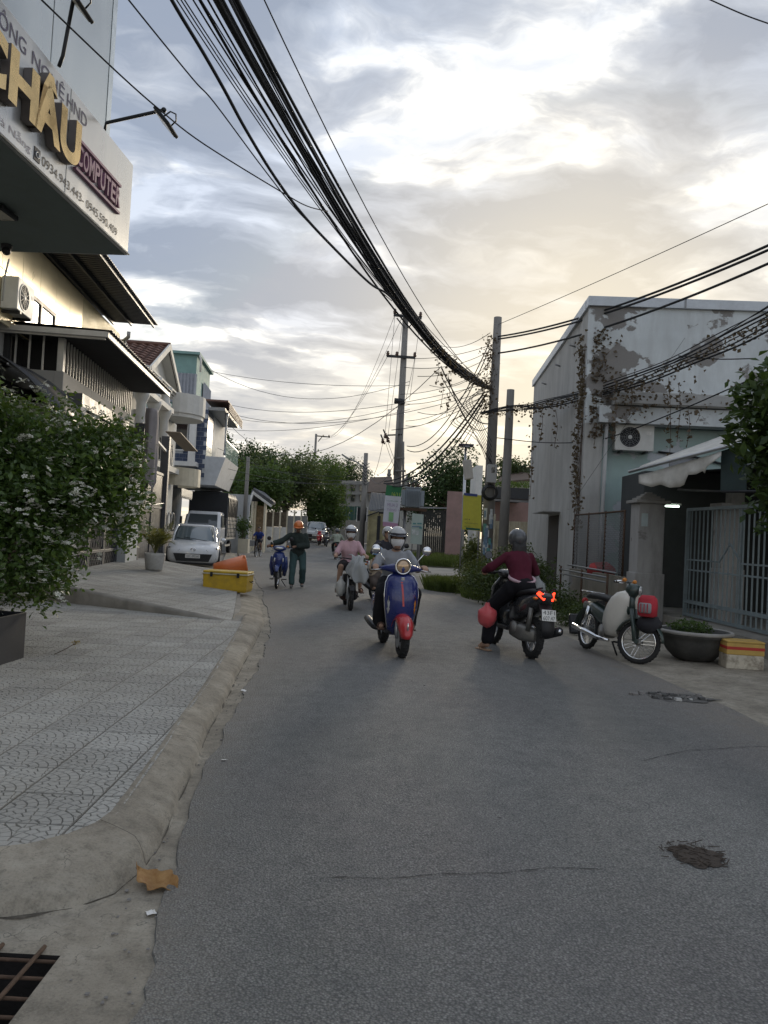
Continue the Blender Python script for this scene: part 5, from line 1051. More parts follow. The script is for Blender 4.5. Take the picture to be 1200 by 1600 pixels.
    muffler(t, .15, [(.08, .12, .22), (.13, -.1, .22), (.14, -.4, .26), (.15, -.8, .30)], .042, CHROME); bx('chain_case', body, t, -.1, -.07, -.65, -.05, .24, .36, .02)
    rk = MB(); 
    for x in (-.08, 0, .08): rk.tube([(x, -.45, .83), (x, -.82, .83)], .007, 6)
    for y in (-.5, -.65, -.8): rk.tube([(-.1, y, .825), (.1, y, .825)], .007, 6)
    rk.build('carrier_rack', CHROME, t, True); MB().ball((0, -.84, .68), (.05, .03, .05)).build('tail_light', REDLENS, t, True); MB().tube([(-.08, -.05, .2), (-.2, -.08, .02)], .012, 6).build('side_stand', DARKM, t, True); return t
def ebike(label, loc, rz):
    t = thing('electric_bike', label, 'electric bike', loc, rz); wheel(t, (0, .58, .22), .22, .08, disc=True); wheel(t, (0, -.55, .22), .22, .08)
    for s in (-1, 1): MB().tube([(s * .07, .58, .22), (s * .065, .52, .5), (s * .05, .44, .9)], [.03, .024, .022], 8).build('fork_leg', STEEL if s > 0 else DARKM, t, True)
    fender(t, (0, .58, .22), .27, .06, 40, 150, BLACKP); shell(t, 'head_cowl', [se(.40, .72, .06, .14), se(.47, .72, .09, .17), se(.53, .70, .07, .13)], BLACKP)
    MB(Matrix.Translation((0, .53, .86)) @ rotm(-90, 'X')).lathe([(.06, -.05), (.07, 0), (.06, .012), (.001, .02)], 18).build('headlight', BLACKP, t, True); MB().ball((0, .545, .62), (.05, .02, .03)).build('badge', STEEL, t, True)
    MB().tube([(0, .42, .6), (0, .25, .3), (0, -.1, .28), (0, -.3, .5), (0, -.6, .62)], [.04, .045, .045, .04, .03], 8).build('frame', BLACKP, t, True); bx('battery_box', DARKM, t, -.1, .1, -.35, -.02, .3, .66, .02); bx('floorboard', BLACKP, t, -.15, .15, -.05, .32, .26, .3, .01)
    shell(t, 'seat', [se(-.62, .74, .08, .03), se(-.3, .76, .12, .05), se(-.02, .74, .06, .03)], SEATM); bars(t, .40, .98, .34, None, .02, .1); shell(t, 'side_skirt', [se(-.1, .3, .17, .1), se(.1, .26, .19, .12), se(.22, .28, .14, .1)], pbr('brown_skirt', (.07, .04, .035), .6))
    for s in (-1, 1): MB().tube([(s * .1, -.1, .22), (s * .23, -.06, .22)], .013, 6).build('footrest', DARKM, t, True); MB().tube([(s * .09, -.55, .22), (s * .08, -.45, .6)], .022, 8).build('shock_absorber', STEEL, t, True)
    return t
BLUEP = paint('deep_blue_paint', (.018, .028, .14)); REDP = paint('red_paint', (.45, .025, .03)); GREYP = paint('graphite_paint', (.035, .037, .04)); CREAMP = paint('ivory_plastic', (.74, .72, .65), .35); GREENP = paint('dark_green_paint', (.028, .048, .042), .4); BLUE2 = paint('royal_blue_paint', (.02, .04, .17))
RZ1 = 190.5; g_ = gp(627, 1033); f1 = Vector((-math.sin(R(RZ1)), math.cos(R(RZ1)), 0)); b1_ = Vector((g_.x, g_.y, .04)) - f1 * .64
scoot1 = classic_scooter('deep blue retro scooter with red front fender ridden along the street', b1_, RZ1, BLUEP, REDP)
RZ2 = 14; g_ = gp(829, 1034); f2 = Vector((-math.sin(R(RZ2)), math.cos(R(RZ2)), 0)); b2_ = Vector((g_.x, g_.y, .04)) + f2 * .62
scoot2 = sport_scooter('dark grey scooter with glowing red tail lights and number plate', b2_, RZ2, GREYP, True, 3)
b3_ = Vector((3.17, 10.64, .03)); cub = underbone('old ivory and green step-through motorbike parked beside the bowl planter', b3_, 193, CREAMP, GREENP, -7, 40, True, ww=WHITE)
RZ4 = 187; g_ = gp(433, 922); f4 = Vector((-math.sin(R(RZ4)), math.cos(R(RZ4)), 0)); b4_ = Vector((g_.x, g_.y, .03)) - f4 * .6; ub = underbone('royal blue motorbike being pushed along by the man in the orange helmet', b4_, RZ4, BLUE2, BLUE2, 0, -6, False)
RZ5 = 188; g_ = gp(547, 957); f5 = Vector((-math.sin(R(RZ5)), math.cos(R(RZ5)), 0)); b5_ = Vector((g_.x, g_.y, .035)) - f5 * .58; eb = ebike('black electric bike with a grey sheet over its handlebar', b5_, RZ5)
c = px(603, 880, 16.6); b6_ = Vector((c.x, 16.9, .035)); RZ6 = 202; bk6 = sport_scooter('dark scooter carrying a child in a blue helmet, following the retro scooter', b6_, RZ6, paint('silver_paint', (.3, .3, .31)), name='scooter')
c = px(525, 871, 41); b7_ = Vector((c.x, 41, .02)); bk7 = sport_scooter('dark scooter ridden away by the person in the pale green jacket', b7_, 6, GREYP, name='scooter', pl=('43D1', '215.08'))
for i, (x, d, lb) in enumerate(((499, 58, 'small red motorbike parked before the distant silver car'), (509, 57, 'small dark motorbike parked at the corner of the distant silver car'))):
    c = px(x, 850, d); sport_scooter(lb, (c.x, d, gz(d)), 180 + 10 * i, REDP if not i else GREYP)
# grey sheet over the electric bike, bags
def cloth(name, label, fn, nu, nv, mat, cat, solid=.004):
    o = MB().sheet([[fn(i / nu, j / nv) for j in range(nv + 1)] for i in range(nu + 1)]).build(name, mat, None, True, solid=solid); return tag(o, label, cat)
SHT = pbr('grey_sheet', (.34, .35, .35), .7, var=.1, bump=.2)
def drape(u, v):
    x = -.08 + .34 * u + .06 * math.sin(v * 5 + u * 3); zz = 1.06 - .02 * u - .52 * max(0, v - .18) / .82 * (.55 + .45 * math.sin(u * 2.6)) + .02 * math.sin(u * 17 + v * 4); y = .36 + .30 * min(1, v * 2.2) ** .7 + .035 * math.sin(u * 14 + v * 3) * v
    return Vector((-x, y, zz))
o = cloth('grey_sheet', 'crumpled grey sheet draped over the handlebar of the electric bike', drape, 24, 16, SHT, 'sheet'); o.location = b5_; o.rotation_euler = (0, 0, R(RZ5))
def bag(name, label, c, r, mat, cat, squash=.15, knot=True, rz=0):
    mb = MB(); rings = []
    for i in range(13):
        a = math.pi * (.02 + .96 * i / 12) - math.pi / 2; ring = []
        for j in range(20):
            t = 2 * math.pi * j / 20; d = Vector((math.cos(a) * math.cos(t), math.cos(a) * math.sin(t), math.sin(a))); f = 1 + .16 * noise.noise(d * 2.3 + Vector(c)) + .05 * math.sin(t * 9) * max(0, math.sin(a)) + .04 * noise.noise(d * 7)
            q = Vector((d.x * r[0], d.y * r[1], d.z * r[2])) * f
            if d.z > .6 and knot: q.x *= .5; q.y *= .5; q.z *= 1.15
            ring.append(q)
        rings.append(ring)
    o = mb.loft(rings).build(name, mat, None, True); o.location = c; o.rotation_euler = (0, 0, R(rz)); return tag(o, label, cat)
FB2 = Matrix.Translation(b2_) @ rotm(RZ2, 'Z'); F1 = Matrix.Translation(b1_) @ rotm(RZ1, 'Z'); F4 = Matrix.Translation(b4_) @ rotm(RZ4, 'Z'); F5 = Matrix.Translation(b5_) @ rotm(RZ5, 'Z'); F6 = Matrix.Translation(b6_) @ rotm(RZ6, 'Z'); F7 = Matrix.Translation(b7_) @ rotm(6, 'Z')
g_ = px(761, 962, 10.25); bag('shopping_bag', 'red plastic bag hanging on the left of the dark grey scooter', g_, (.13, .12, .155), clear('red_film', (.62, .10, .11), .8, .3), 'bag')
bag('shopping_bag', 'white plastic bag hanging below the knee of the pink-shirted rider', F5 @ Vector((.18, .28, .42)), (.1, .12, .18), clear('white_film', (.6, .6, .57), .75, .35), 'bag')
bag('shopping_bag', 'clear plastic bag on the right handlebar of the dark grey scooter', FB2 @ Vector((.42, .2, .84)), (.13, .15, .17), clear('clear_film', (.6, .62, .62), .4, .25), 'bag')
# backpack on the cub
bp = thing('backpack', 'red and grey backpack hanging on the front of the parked step-through motorbike', 'backpack', px(1011, 945, 9.95)); BPM = Matrix.Translation(px(1012, 946, 9.95)) @ rotm(-40, 'Z') @ Matrix.Scale(.86, 4); RC = pbr('red_nylon', (.42, .03, .045), .7, bump=.3, bsc=150); GC = pbr('grey_nylon', (.25, .25, .26), .7, bump=.3, bsc=150); BC = pbr('black_nylon', (.02, .02, .025), .7, bump=.3, bsc=150)
MB(BPM).loft([[Vector((w_ * math.copysign(abs(math.cos(a)) ** .7, math.cos(a)), d * math.copysign(abs(math.sin(a)) ** .7, math.sin(a)), z)) for a in [2 * math.pi * j / 18 for j in range(18)]] for z, w_, d in ((-.17, .1, .06), (-.15, .14, .09), (0, .145, .1), (.1, .135, .085), (.15, .09, .06))]).build('main_body', RC, bp, True, world=True)
MB(BPM).loft([[Vector((w_ * math.copysign(abs(math.cos(a)) ** .7, math.cos(a)), -.10 + d * math.copysign(abs(math.sin(a)) ** .7, math.sin(a)), z)) for a in [2 * math.pi * j / 16 for j in range(16)]] for z, w_, d in ((-.11, .08, .02), (-.09, .095, .04), (.02, .095, .035), (.04, .08, .02))]).build('front_pocket', GC, bp, True, world=True)
for x in (-.05, 0, .05): MB(BPM).bar((x, -.142, -.1), (x, -.138, .03), .012, .006).build('pocket_strip', RC, bp, world=True)
bag('black_bag', 'black bag slung beneath the red backpack', px(1014, 975, 10.05), (.16, .13, .13), BC, 'bag', knot=False)
# ---------------------------------------------------------------- cars, truck
def car(label, loc, rz, mat, pl, scale=1.0, suv=False):
    t = thing('car', label, 'car', loc, rz); t.scale = (scale,) * 3; up = .12 if suv else 0
    def ring(y, w_, zb, zs, zt): return [Vector((x, y, z)) for x, z in ((0, zb), (w_ * .8, zb), (w_ * .97, zb + .1), (w_, zb + .25), (w_ * 1.0, (zb + zs) / 2 + .1), (w_ * .985, zs - .07), (w_ * .93, zs), (w_ * .6, zt - .01), (0, zt), (-w_ * .6, zt - .01), (-w_ * .93, zs), (-w_ * .985, zs - .07), (-w_, (zb + zs) / 2 + .1), (-w_, zb + .25), (-w_ * .97, zb + .1), (-w_ * .8, zb))]
    S_ = [(2.12, .58, .3, .6, .62), (2.06, .74, .22, .68, .71), (1.85, .82, .2, .76, .80), (1.5, .85, .2, .83, .88), (1.05, .86, .2, .9, .96), (.3, .865, .2, .93, .98), (-.6, .865, .2, .95, 1.0), (-1.3, .86, .2, .97, 1.02), (-1.8, .84, .22, .96, 1.02), (-2.05, .76, .3, .9, .94), (-2.12, .6, .4, .75, .78)]
    MB().loft([ring(y, w_, zb + up, zs + up, zt + up) for y, w_, zb, zs, zt in S_]).build('body', mat, t, True)
    def rr(z, w_, y0, y1, n=20):
        out = []
        for j in range(n):
            a = 2 * math.pi * (j + .5) / n; c, s = math.cos(a), math.sin(a); out.append(Vector((w_ * math.copysign(abs(c) ** .45, c), (y0 + y1) / 2 + (y0 - y1) / 2 * math.copysign(abs(s) ** .45, s), z + up)))
        return out
    G = [rr(.90, .80, 1.12, -1.9), rr(1.18, .745, .72, -1.78), rr(1.42, .645, .30, -1.5)]
    MB().loft(G, cap=False).build('windows', glass('car_glass', (.10, .13, .14), .04), t, True); MB().loft([G[2], rr(1.475, .60, .2, -1.35), rr(1.50, .40, -.1, -1.0)]).build('roof', mat, t, True)
    for s in (-1, 1):
        for P_ in ([(.72, 1.02, .90), (.685, .66, 1.18), (.60, .26, 1.43)], [(.79, -.15, .92), (.745, -.2, 1.18), (.655, -.25, 1.43)], [(.74, -1.7, .92), (.68, -1.6, 1.18), (.6, -1.35, 1.43)]): MB().tube([(s * a, b, c_ + up) for a, b, c_ in P_], .035, 8).build('pillar', mat, t, True)
        MB().loft([se(.78, .98 + up, .05, .03, xc=s * .95), se(.70, 1.0 + up, .09, .06, xc=s * .96), se(.66, 1.0 + up, .08, .055, xc=s * .96)]).build('door_mirror', mat, t, True)
        MB().add([(s * .42, 2.085, .66 + up), (s * .78, 1.93, .74 + up), (s * .80, 1.88, .68 + up), (s * .44, 2.1, .61 + up)], [(0, 1, 2, 3)]).build('headlight', pbr('dark_headlight', (.06, .065, .07), .1), t, solid=.02)
        MB().add([(s * .45, 2.1, .63 + up), (s * .75, 1.965, .70 + up), (s * .75, 1.96, .685 + up), (s * .45, 2.105, .615 + up)], [(0, 1, 2, 3)]).build('light_strip', LENS, t, solid=.03)
        MB().add([(s * .56, 2.09, .52 + up), (s * .74, 2.02, .5 + up), (s * .74, 2.02, .36 + up), (s * .6, 2.09, .34 + up)], [(0, 1, 2, 3)]).build('bumper_vent', BLACKP, t, solid=.02)
        MB().add([(s * .3, -2.1, .82 + up), (s * .74, -2.02, .84 + up), (s * .74, -2.02, .74 + up), (s * .3, -2.12, .72 + up)], [(0, 1, 2, 3)]).build('tail_light', REDLENS, t, solid=.02)
        for y in (1.32, -1.35): wheel(t, (s * .77, y, .31 + up * .4), .31 + up * .4, .18)
        MB().torus((s * .855, 1.32, .33 + up), .36, .03, AX, 28, 6).build('wheel_arch', BLACKP, t, True); MB().torus((s * .86, -1.35, .33 + up), .36, .03, AX, 28, 6).build('wheel_arch', BLACKP, t, True)
    MB().add([(-.62, 2.13, .53 + up), (.62, 2.13, .53 + up), (.52, 2.14, .28 + up), (-.52, 2.14, .28 + up)], [(0, 1, 2, 3)]).build('lower_grille', BLACKP, t, solid=.03)
    for k in range(4): bx('grille_slat', DARKM, t, -.5, .5, 2.145, 2.16, .31 + k * .055 + up, .322 + k * .055 + up)
    bx('front_lip', BLACKP, t, -.7, .7, 1.9, 2.1, .17 + up, .24 + up, .02)
    for rx_, rz2, dz in ((.075, .05, 0), (.04, .05, 0), (.05, .02, .025)):
        MB(Matrix.Translation((0, 2.115, .66 + up + dz)) @ Matrix.Diagonal((rx_ / .05, 1, rz2 / .05, 1)) @ rotm(90, 'X')).torus((0, 0, 0), .05, .008, None, 24, 6).build('emblem', CHROME, t, True)
    plate(t, (0, 2.165, .44 + up), .47, .12, (pl,), rotm(0, 'Z')) if False else None
    T = Matrix.Translation((0, 2.17, .45 + up)) @ rotm(180, 'Z'); o = MB(T).b2(-.235, .235, -.004, .004, -.06, .06).build('number_plate', WHITE, t); text(pl, 'plate_text', CHAR, o, T @ Vector((-.2, -.007, -.035)), (-1, 0, 0), (0, 0, 1), .4, .07)
    MB().tube([(-.5, 1.12, .93 + up), (0, 1.02, 1.0 + up), (.35, .95, 1.04 + up)], .01, 6).build('wiper', BLACKP, t, True); MB().tube([(0, 1.13, .94 + up), (.4, 1.05, .99 + up), (.62, .98, 1.03 + up)], .01, 6).build('wiper', BLACKP, t, True); return t
WCAR = paint('white_car_paint', (.70, .71, .72), .22)
c = px(299, 880, 25.2); car('white hatchback parked nose-out in front of the tiled-roof villa', (c.x - .42, 27.3, .03), 192, WCAR, '43C-392.60')
c = px(490, 840, 60); car('distant silver pickup-like car parked facing the street under the trees', (c.x - .1, 63, gz(63)), 184, paint('silver_white_paint', (.55, .56, .57), .25), '43A-118.20', 1.05, True)
tk = thing('truck', 'white light truck with black tarpaulin cargo cover parked behind the white hatchback', 'truck', (px(320, 850, 37).x - .4, 40.2, .03), 184); TARP = pbr('black_tarpaulin', (.025, .027, .032), .6, bump=.35, bsc=6, var=.2)
MB().loft([[Vector((x, y, z)) for x, y in ((-w_, y0), (-w_ * .96, y1 - .1), (-w_ * .8, y1), (w_ * .8, y1), (w_ * .96, y1 - .1), (w_, y0))] for z, w_, y0, y1 in ((.55, .86, 1.75, 3.2), (1.0, .9, 1.7, 3.28), (1.35, .9, 1.7, 3.25), (2.05, .82, 1.75, 2.85), (2.15, .75, 1.8, 2.7))]).build('cab', WCAR, tk, bevel=.03)
MB().add([(-.72, 3.28, 1.38), (.72, 3.28, 1.38), (.66, 2.93, 2.0), (-.66, 2.93, 2.0)], [(0, 1, 2, 3)]).build('windscreen', glass('truck_glass', (.06, .07, .075), .05), tk, solid=.02)
for s in (-1, 1):
    MB().add([(s * .91, 2.0, 1.4), (s * .91, 3.0, 1.4), (s * .85, 2.75, 1.98), (s * .86, 2.0, 1.98)], [(0, 1, 2, 3)]).build('side_window', bpy.data.materials['truck_glass'], tk, solid=.02); bx('headlight', LENS, tk, s * .66 - .14, s * .66 + .14, 3.24, 3.3, .8, 1.0, .02); bx('mirror', BLACKP, tk, s * 1.06 - .06, s * 1.06 + .06, 3.0, 3.06, 1.5, 1.85, .02)
    for y in (2.6, -.9): wheel(tk, (s * .78, y, .36), .36, .2)
bx('bumper', pbr('bumper_white', (.6, .6, .6), .5), tk, -.9, .9, 3.25, 3.36, .4, .68, .03); bx('grille', BLACKP, tk, -.45, .45, 3.27, 3.31, .82, 1.0); bx('chassis', DARKM, tk, -.4, .4, -2.0, 3, .5, .72); bx('cargo_floor', GREYM, tk, -.95, .95, -2.2, 1.6, .8, .95)
rows = []
for k in range(13):
    y = 1.6 - 3.8 * k / 12; sagk = .03 * math.sin(k * math.pi / 2); rows.append([Vector((x, y, z - sagk)) for x, z in ((-.97, 1.9), (-.96, 2.9), (-.85, 3.12), (-.4, 3.2), (.4, 3.2), (.85, 3.12), (.96, 2.9), (.97, 1.9))])
MB().sheet(rows).build('tarpaulin', TARP, tk, True, solid=.01); bx('front_tarp', TARP, tk, -.95, .95, 1.58, 1.62, .95, 3.15, .05)
for s in (-1, 1):
    for k in range(5): bx('side_board', GREYM, tk, s * .96 - .015, s * .96 + .015, -2.2, 1.6, .98 + k * .2, 1.14 + k * .2)
    for k in range(7): bx('side_stake', DARKM, tk, s * .985 - .015, s * .985 + .015, -2.15 + k * .6, -2.1 + k * .6, .9, 2.9)
    bx('side_guard', STEEL, tk, s * .9 - .02, s * .9 + .02, -.3, 1.6, .45, .55)
# bicycle
bc = thing('bicycle', 'small dark bicycle ridden by the child in the blue shirt', 'bicycle', (px(403, 866, 39.5).x, 39.5, .01), 176)
for y in (.48, -.48): wheel(bc, (0, y, .29), .29, .04, None, STEEL, 20)
for a, b in (((0, .36, .82), (0, .30, .6)), ((0, .48, .29), (0, .33, .78)), ((0, .34, .68), (0, -.02, .3)), ((0, .33, .74), (0, -.16, .62)), ((0, -.02, .3), (0, -.2, .8)), ((0, -.02, .3), (0, -.48, .29)), ((0, -.17, .66), (0, -.48, .29))): MB().tube([a, b], .016, 6).build('frame_tube', GREYP, bc, True)
bars(bc, .36, .9, .26); shell(bc, 'saddle', [se(-.32, .82, .08, .02), se(-.1, .83, .03, .02)], SEATM); MB(Matrix.Translation((.03, -.02, .3)) @ AX).lathe([(0, 0), (.08, 0), (.08, .006), (0, .006)], 18).build('chainring', STEEL, bc)
for s in (-1, 1): MB().tube([(s * .04, -.02, .3), (s * .06, .08 * s, .3 - .1 * s), (s * .14, .08 * s, .3 - .1 * s)], .01, 6).build('crank', STEEL, bc, True)
bx('front_basket', GREYM, bc, .12, .34, .25, .5, .55, .85, .02)
# ================================================================ people
SKIN = pbr('skin', (.38, .235, .165), .55, var=.08, vsc=9, spec=.35); SKIND = pbr('tanned_skin', (.24, .14, .095), .55, var=.1, vsc=9); HAIR = pbr('black_hair', (.012, .011, .011), .45, var=.3, vsc=40, bump=.4, bsc=120)
EYEW = pbr('eye_white', (.6, .58, .55), .3); EYED = pbr('iris_dark', (.015, .01, .008), .2); LIP = pbr('lips', (.30, .13, .11), .5); MASK = pbr('white_mask', (.80, .80, .80), .85, var=.04, bump=.2, bsc=80)
def fabric(name, c, var=.12): return pbr(name, c, .92, 0, var=var, vsc=7, bump=.25, bsc=70, spec=.2)
def remesh(mb, vox, fold=0, fsc=7, it=3):
    me = mb.mesh('tmp'); o = bpy.data.objects.new('tmp', me); col.objects.link(o)
    m = o.modifiers.new('r', 'REMESH'); m.mode = 'VOXEL'; m.voxel_size = vox; m.use_smooth_shade = True
    s = o.modifiers.new('s', 'SMOOTH'); s.iterations = it; s.factor = .5
    out = dep_mesh(o); bpy.data.objects.remove(o); bpy.data.meshes.remove(me)
    if fold:
        n = len(out.vertices); co = np.zeros(n * 3); no = np.zeros(n * 3); out.vertices.foreach_get('co', co); out.vertices.foreach_get('normal', no); co = co.reshape(-1, 3); no = no.reshape(-1, 3)
        d = np.array([noise.noise(Vector((p[0] * fsc, p[1] * fsc, p[2] * fsc * .6))) + .5 * noise.noise(Vector((p[0] * fsc * 2.3, p[1] * fsc * 2.3, p[2] * fsc))) for p in co])
        out.vertices.foreach_set('co', (co + no * (d * fold)[:, None]).astype(np.float32).ravel()); out.update()
    return out
def cap(mb, p, q, r0, r1, fl=None):
    p, q = Vector(p), Vector(q); d = (q - p); L = max(1e-4, d.length); d /= L
    pts = [p - d * r0 * .95, p - d * r0 * .7, p - d * r0 * .3, p, p.lerp(q, .5), q, q + d * r1 * .3, q + d * r1 * .7, q + d * r1 * .95]
    mb.tube(pts, [r0 * .2, r0 * .72, r0 * .95, r0, (r0 + r1) / 2, r1, r1 * .95, r1 * .72, r1 * .2], 12)
def torso(mb, J, inf=0, lo=0, k=1.0):
    X = (Vector(J['shR']) - Vector(J['shL'])).normalized(); P, C, Nk = (Vector(J[a]) for a in ('pelvis', 'chest', 'neck'))
    W = P.lerp(C, .45) + Vector((0, -.01, 0))
    stations = [(P + (P - W).normalized() * .10, .13, .10), (P, .165, .125), (W, .135, .10), (C + (W - C) * .25, .158, .115), (C, .168, .118), (C.lerp(Nk, .55), .16, .098), (C.lerp(Nk, .85), .10, .075), (Nk, .055, .055)]
    rings = []
    for i, (c, a, b) in enumerate(stations[lo:]):
        n1 = stations[lo:][min(i + 1, len(stations) - lo - 1)][0] - stations[lo:][max(i - 1, 0)][0]; Y = n1.normalized().cross(X).normalized()
        rings.append([c + X * (a * k + inf) * math.copysign(abs(math.cos(t)) ** .85, math.cos(t)) + Y * (b * k + inf) * math.sin(t) for t in [2 * math.pi * j / 18 for j in range(18)]])
    mb.loft(rings)
def hand(mb, W, G, ax, fw, open_=False):
    W, G = Vector(W), Vector(G); ax = Vector(ax).normalized(); fw = Vector(fw).normalized(); up = ax.cross(fw).normalized()
    if up.z < 0: up = -up
    cap(mb, W, G - fw * .025 + up * .014, .026, .03); cap(mb, G - fw * .02 + up * .016 - ax * .024, G - fw * .02 + up * .016 + ax * .024, .021, .021)
    for j in range(4):
        o = G + ax * (j - 1.5) * .021; ln = (1, 1.08, 1.02, .85)[j]
        pts = [o - fw * .012 + up * .03, o + fw * .022 * ln + up * .024, o + fw * .036 * ln - up * .004, o + fw * .018 - up * .026 * ln]
        for a, b in zip(pts[:-1], pts[1:]): cap(mb, a, b, .0095, .009)
    th = [G - fw * .035 - ax * .032, G - fw * .01 - ax * .042 - up * .012, G + fw * .018 - ax * .03 - up * .02]
    for a, b in zip(th[:-1], th[1:]): cap(mb, a, b, .012, .0105)
def figure(label, loc, rz, J, skin, shirt, pants, sleeve=.45, leg=1.0, vox=.011, helmet=None, mask=False, visor=None, shoe=None, face=(0, 1, 0), loose=.022, loosep=.02, hair=None, group=None, lean=0, visorc=None, two=None):
    t = thing('person', label, 'person', loc, rz, group); t.rotation_euler = (0, R(lean), R(rz)); V = {k: Vector(v) for k, v in J.items()}
    b = MB(); torso(b, J)
    f = Vector(face).normalized(); H = V['head']; rt = f.cross(Vector((0, 0, 1))).normalized(); u = rt.cross(f).normalized()
    HM = Matrix((rt, f, u)).transposed().to_4x4(); HM.translation = H
    hb = MB(HM); hb.ball((0, 0, 0.01), (.076, .094, .108), 18, 12); hb.ball((0, .035, -.06), (.052, .055, .055)); hb.ball((0, .094, -.018), (.014, .02, .022)); hb.ball((0, .085, .0), (.01, .014, .035)); hb.ball((0, .082, -.055), (.026, .016, .016)); hb.ball((0, .075, .03), (.055, .022, .016))
    for s in (-1, 1): hb.ball((s * .08, -.005, -.008), (.012, .022, .034))
    b.V += hb.V; n0 = len(b.V) - len(hb.V); b.F += [tuple(n0 + i for i in q) for q in hb.F]
    cap(b, V['neck'] - Vector((0, 0, .03)), H - u * .06 - f * .01, .056, .05)
    for s in 'LR':
        cap(b, V['sh' + s] - Vector((0, 0, .012)), V['el' + s], .046, .039); cap(b, V['el' + s], V['wr' + s], .04, .027)
        hand(b, V['wr' + s], V['gr' + s], V.get('ax' + s, Vector((-1 if s == 'L' else 1, 0, 0))), V.get('fw' + s, V['gr' + s] - V['wr' + s]))
        cap(b, V['hip' + s], V['kn' + s], .082, .058); cap(b, V['kn' + s], V['an' + s].lerp(V['kn' + s], .72), .058, .056); cap(b, V['an' + s].lerp(V['kn' + s], .72), V['an' + s], .056, .036)
        cap(b, V['an' + s] - Vector((0, 0, .03)), V['to' + s], .038, .03)
    link('body', remesh(b, vox), skin, t, True)
    sb = MB(); torso(sb, J, loose * .75, 1 if not two else 0)
    for s in 'LR':
        e = V['sh' + s].lerp(V['el' + s], min(1, sleeve / .5)) if sleeve <= .5 else V['el' + s]; cap(sb, V['chest'].lerp(V['sh' + s], .7), V['sh' + s] - Vector((0, 0, .012)), .065, .05 + loose * .3); cap(sb, V['sh' + s] - Vector((0, 0, .012)), e, .05 + loose * .4, .044 + loose * .75)
        if sleeve > .5: cap(sb, V['el' + s], V['el' + s].lerp(V['wr' + s], (sleeve - .5) * 2), .042 + loose, .032 + loose * .7)
    link('shirt', remesh(sb, vox * 1.15, .011, 9), shirt, t, True)
    pb = MB(); P = V['pelvis']; pb.ball(P, (.17 + loosep * .5, .135 + loosep * .5, .13), 16, 10); up_ = (V['chest'] - P).normalized(); cap(pb, P, P + up_ * .1, .13, .115)
    for s in 'LR':
        cap(pb, V['hip' + s], V['kn' + s].lerp(V['hip' + s], max(0, .5 - leg) * 2), .088 + loosep, .064 + loosep)
        if leg > .5: e = V['kn' + s].lerp(V['an' + s], (leg - .5) * 2 * .96); cap(pb, V['kn' + s], e, .064 + loosep, .05 + loosep * 1.3)
        if s == 'L': pass
    link('trousers', remesh(pb, vox * 1.15, .012, 8), pants, t, True)
    for s in 'LR':
        if shoe:
            fb = MB(); a, to = V['an' + s], V['to' + s]; d = (to - a); d.z = 0; cap(fb, Vector((a.x, a.y, to.z)) - d * .25, to, .042, .036); 
            if shoe[1]: cap(fb, a, Vector((a.x, a.y, to.z)), .042, .044)
            else: fb = MB(); M_ = Matrix.Translation(Vector((a.x, a.y, to.z - .03)).lerp(to - Vector((0, 0, .03)), .5)) @ Matrix.Rotation(math.atan2(d.y, d.x) - math.pi / 2, 4, 'Z'); fb.M = M_; fb.box((0, 0, -.005), (.09, .26, .022)); fb.M = None; fb.torus(to.lerp(a, .3) + Vector((0, 0, -.01)), .042, .012, Matrix.Rotation(math.atan2(d.y, d.x), 4, 'Z') @ rotm(90, 'Y'), 16, 6)
            link('shoe', remesh(fb, .009, 0, 7, 2), shoe[0], t, True)
    for s in (-1, 1):
        e = MB(HM).ball((s * .032, .082, .008), (.014, .01, .0085)).build('eye', EYEW, t, True); MB(HM).ball((s * .032, .0905, .008), (.0065, .004, .0068)).build('iris', EYED, e, True)
        MB(HM).tube([(s * .016, .093, .026), (s * .034, .09, .03), (s * .052, .076, .026)], .0042, 5).build('eyebrow', HAIR, t, True)
    if mask:
        rows = []
        for i in range(11):
            ph = -62 + 66 * i / 10; row = []
            for j in range(17):
                th = -78 + 156 * j / 16; c_ = math.cos(R(th)); rr_ = 1.09 + .20 * max(0, c_) ** 3 * max(0, math.cos(R(ph + 25))) ; row.append(Vector((.082 * math.sin(R(th)) * math.cos(R(ph)) * 1.1, .088 * c_ * math.cos(R(ph)) * rr_ + .012, .108 * math.sin(R(ph)) * 1.05 + .002 + .012 * c_)))
            rows.append(row)
        o = MB(HM).sheet(rows).build('face_mask', MASK, t, True, solid=.003)
        for s in (-1, 1): MB(HM).tube([(s * .085, .03, -.01), (s * .09, .0, .01), (s * .088, -.02, .0)], .003, 5).build('mask_loop', MASK, o, True)
    else: MB(HM).ball((0, .098, -.056), (.022, .006, .006)).build('lips', LIP, t, True)
    if helmet:
        hm, style = helmet; rows = []
        A, B_, Cz = (.118, .140, .128)
        for i in range(15):
            v = i / 14; row = []
            for j in range(33):
                th = 2 * math.pi * j / 32; low = -.02 if style == 'cap' else (-.01 + (-.075 if math.sin(th) < .25 else .03) * (1 if style == 'jet' else .4)); ph = math.pi / 2 * (1 - v) + v * math.asin(max(-.9, min(.9, low / Cz)))
                row.append(Vector((A * math.cos(ph) * math.cos(th), B_ * math.cos(ph) * math.sin(th) - .005, Cz * math.sin(ph) + .045)))
            rows.append(row)
        o = MB(HM).sheet(rows).build('helmet', hm, t, True, solid=.014)
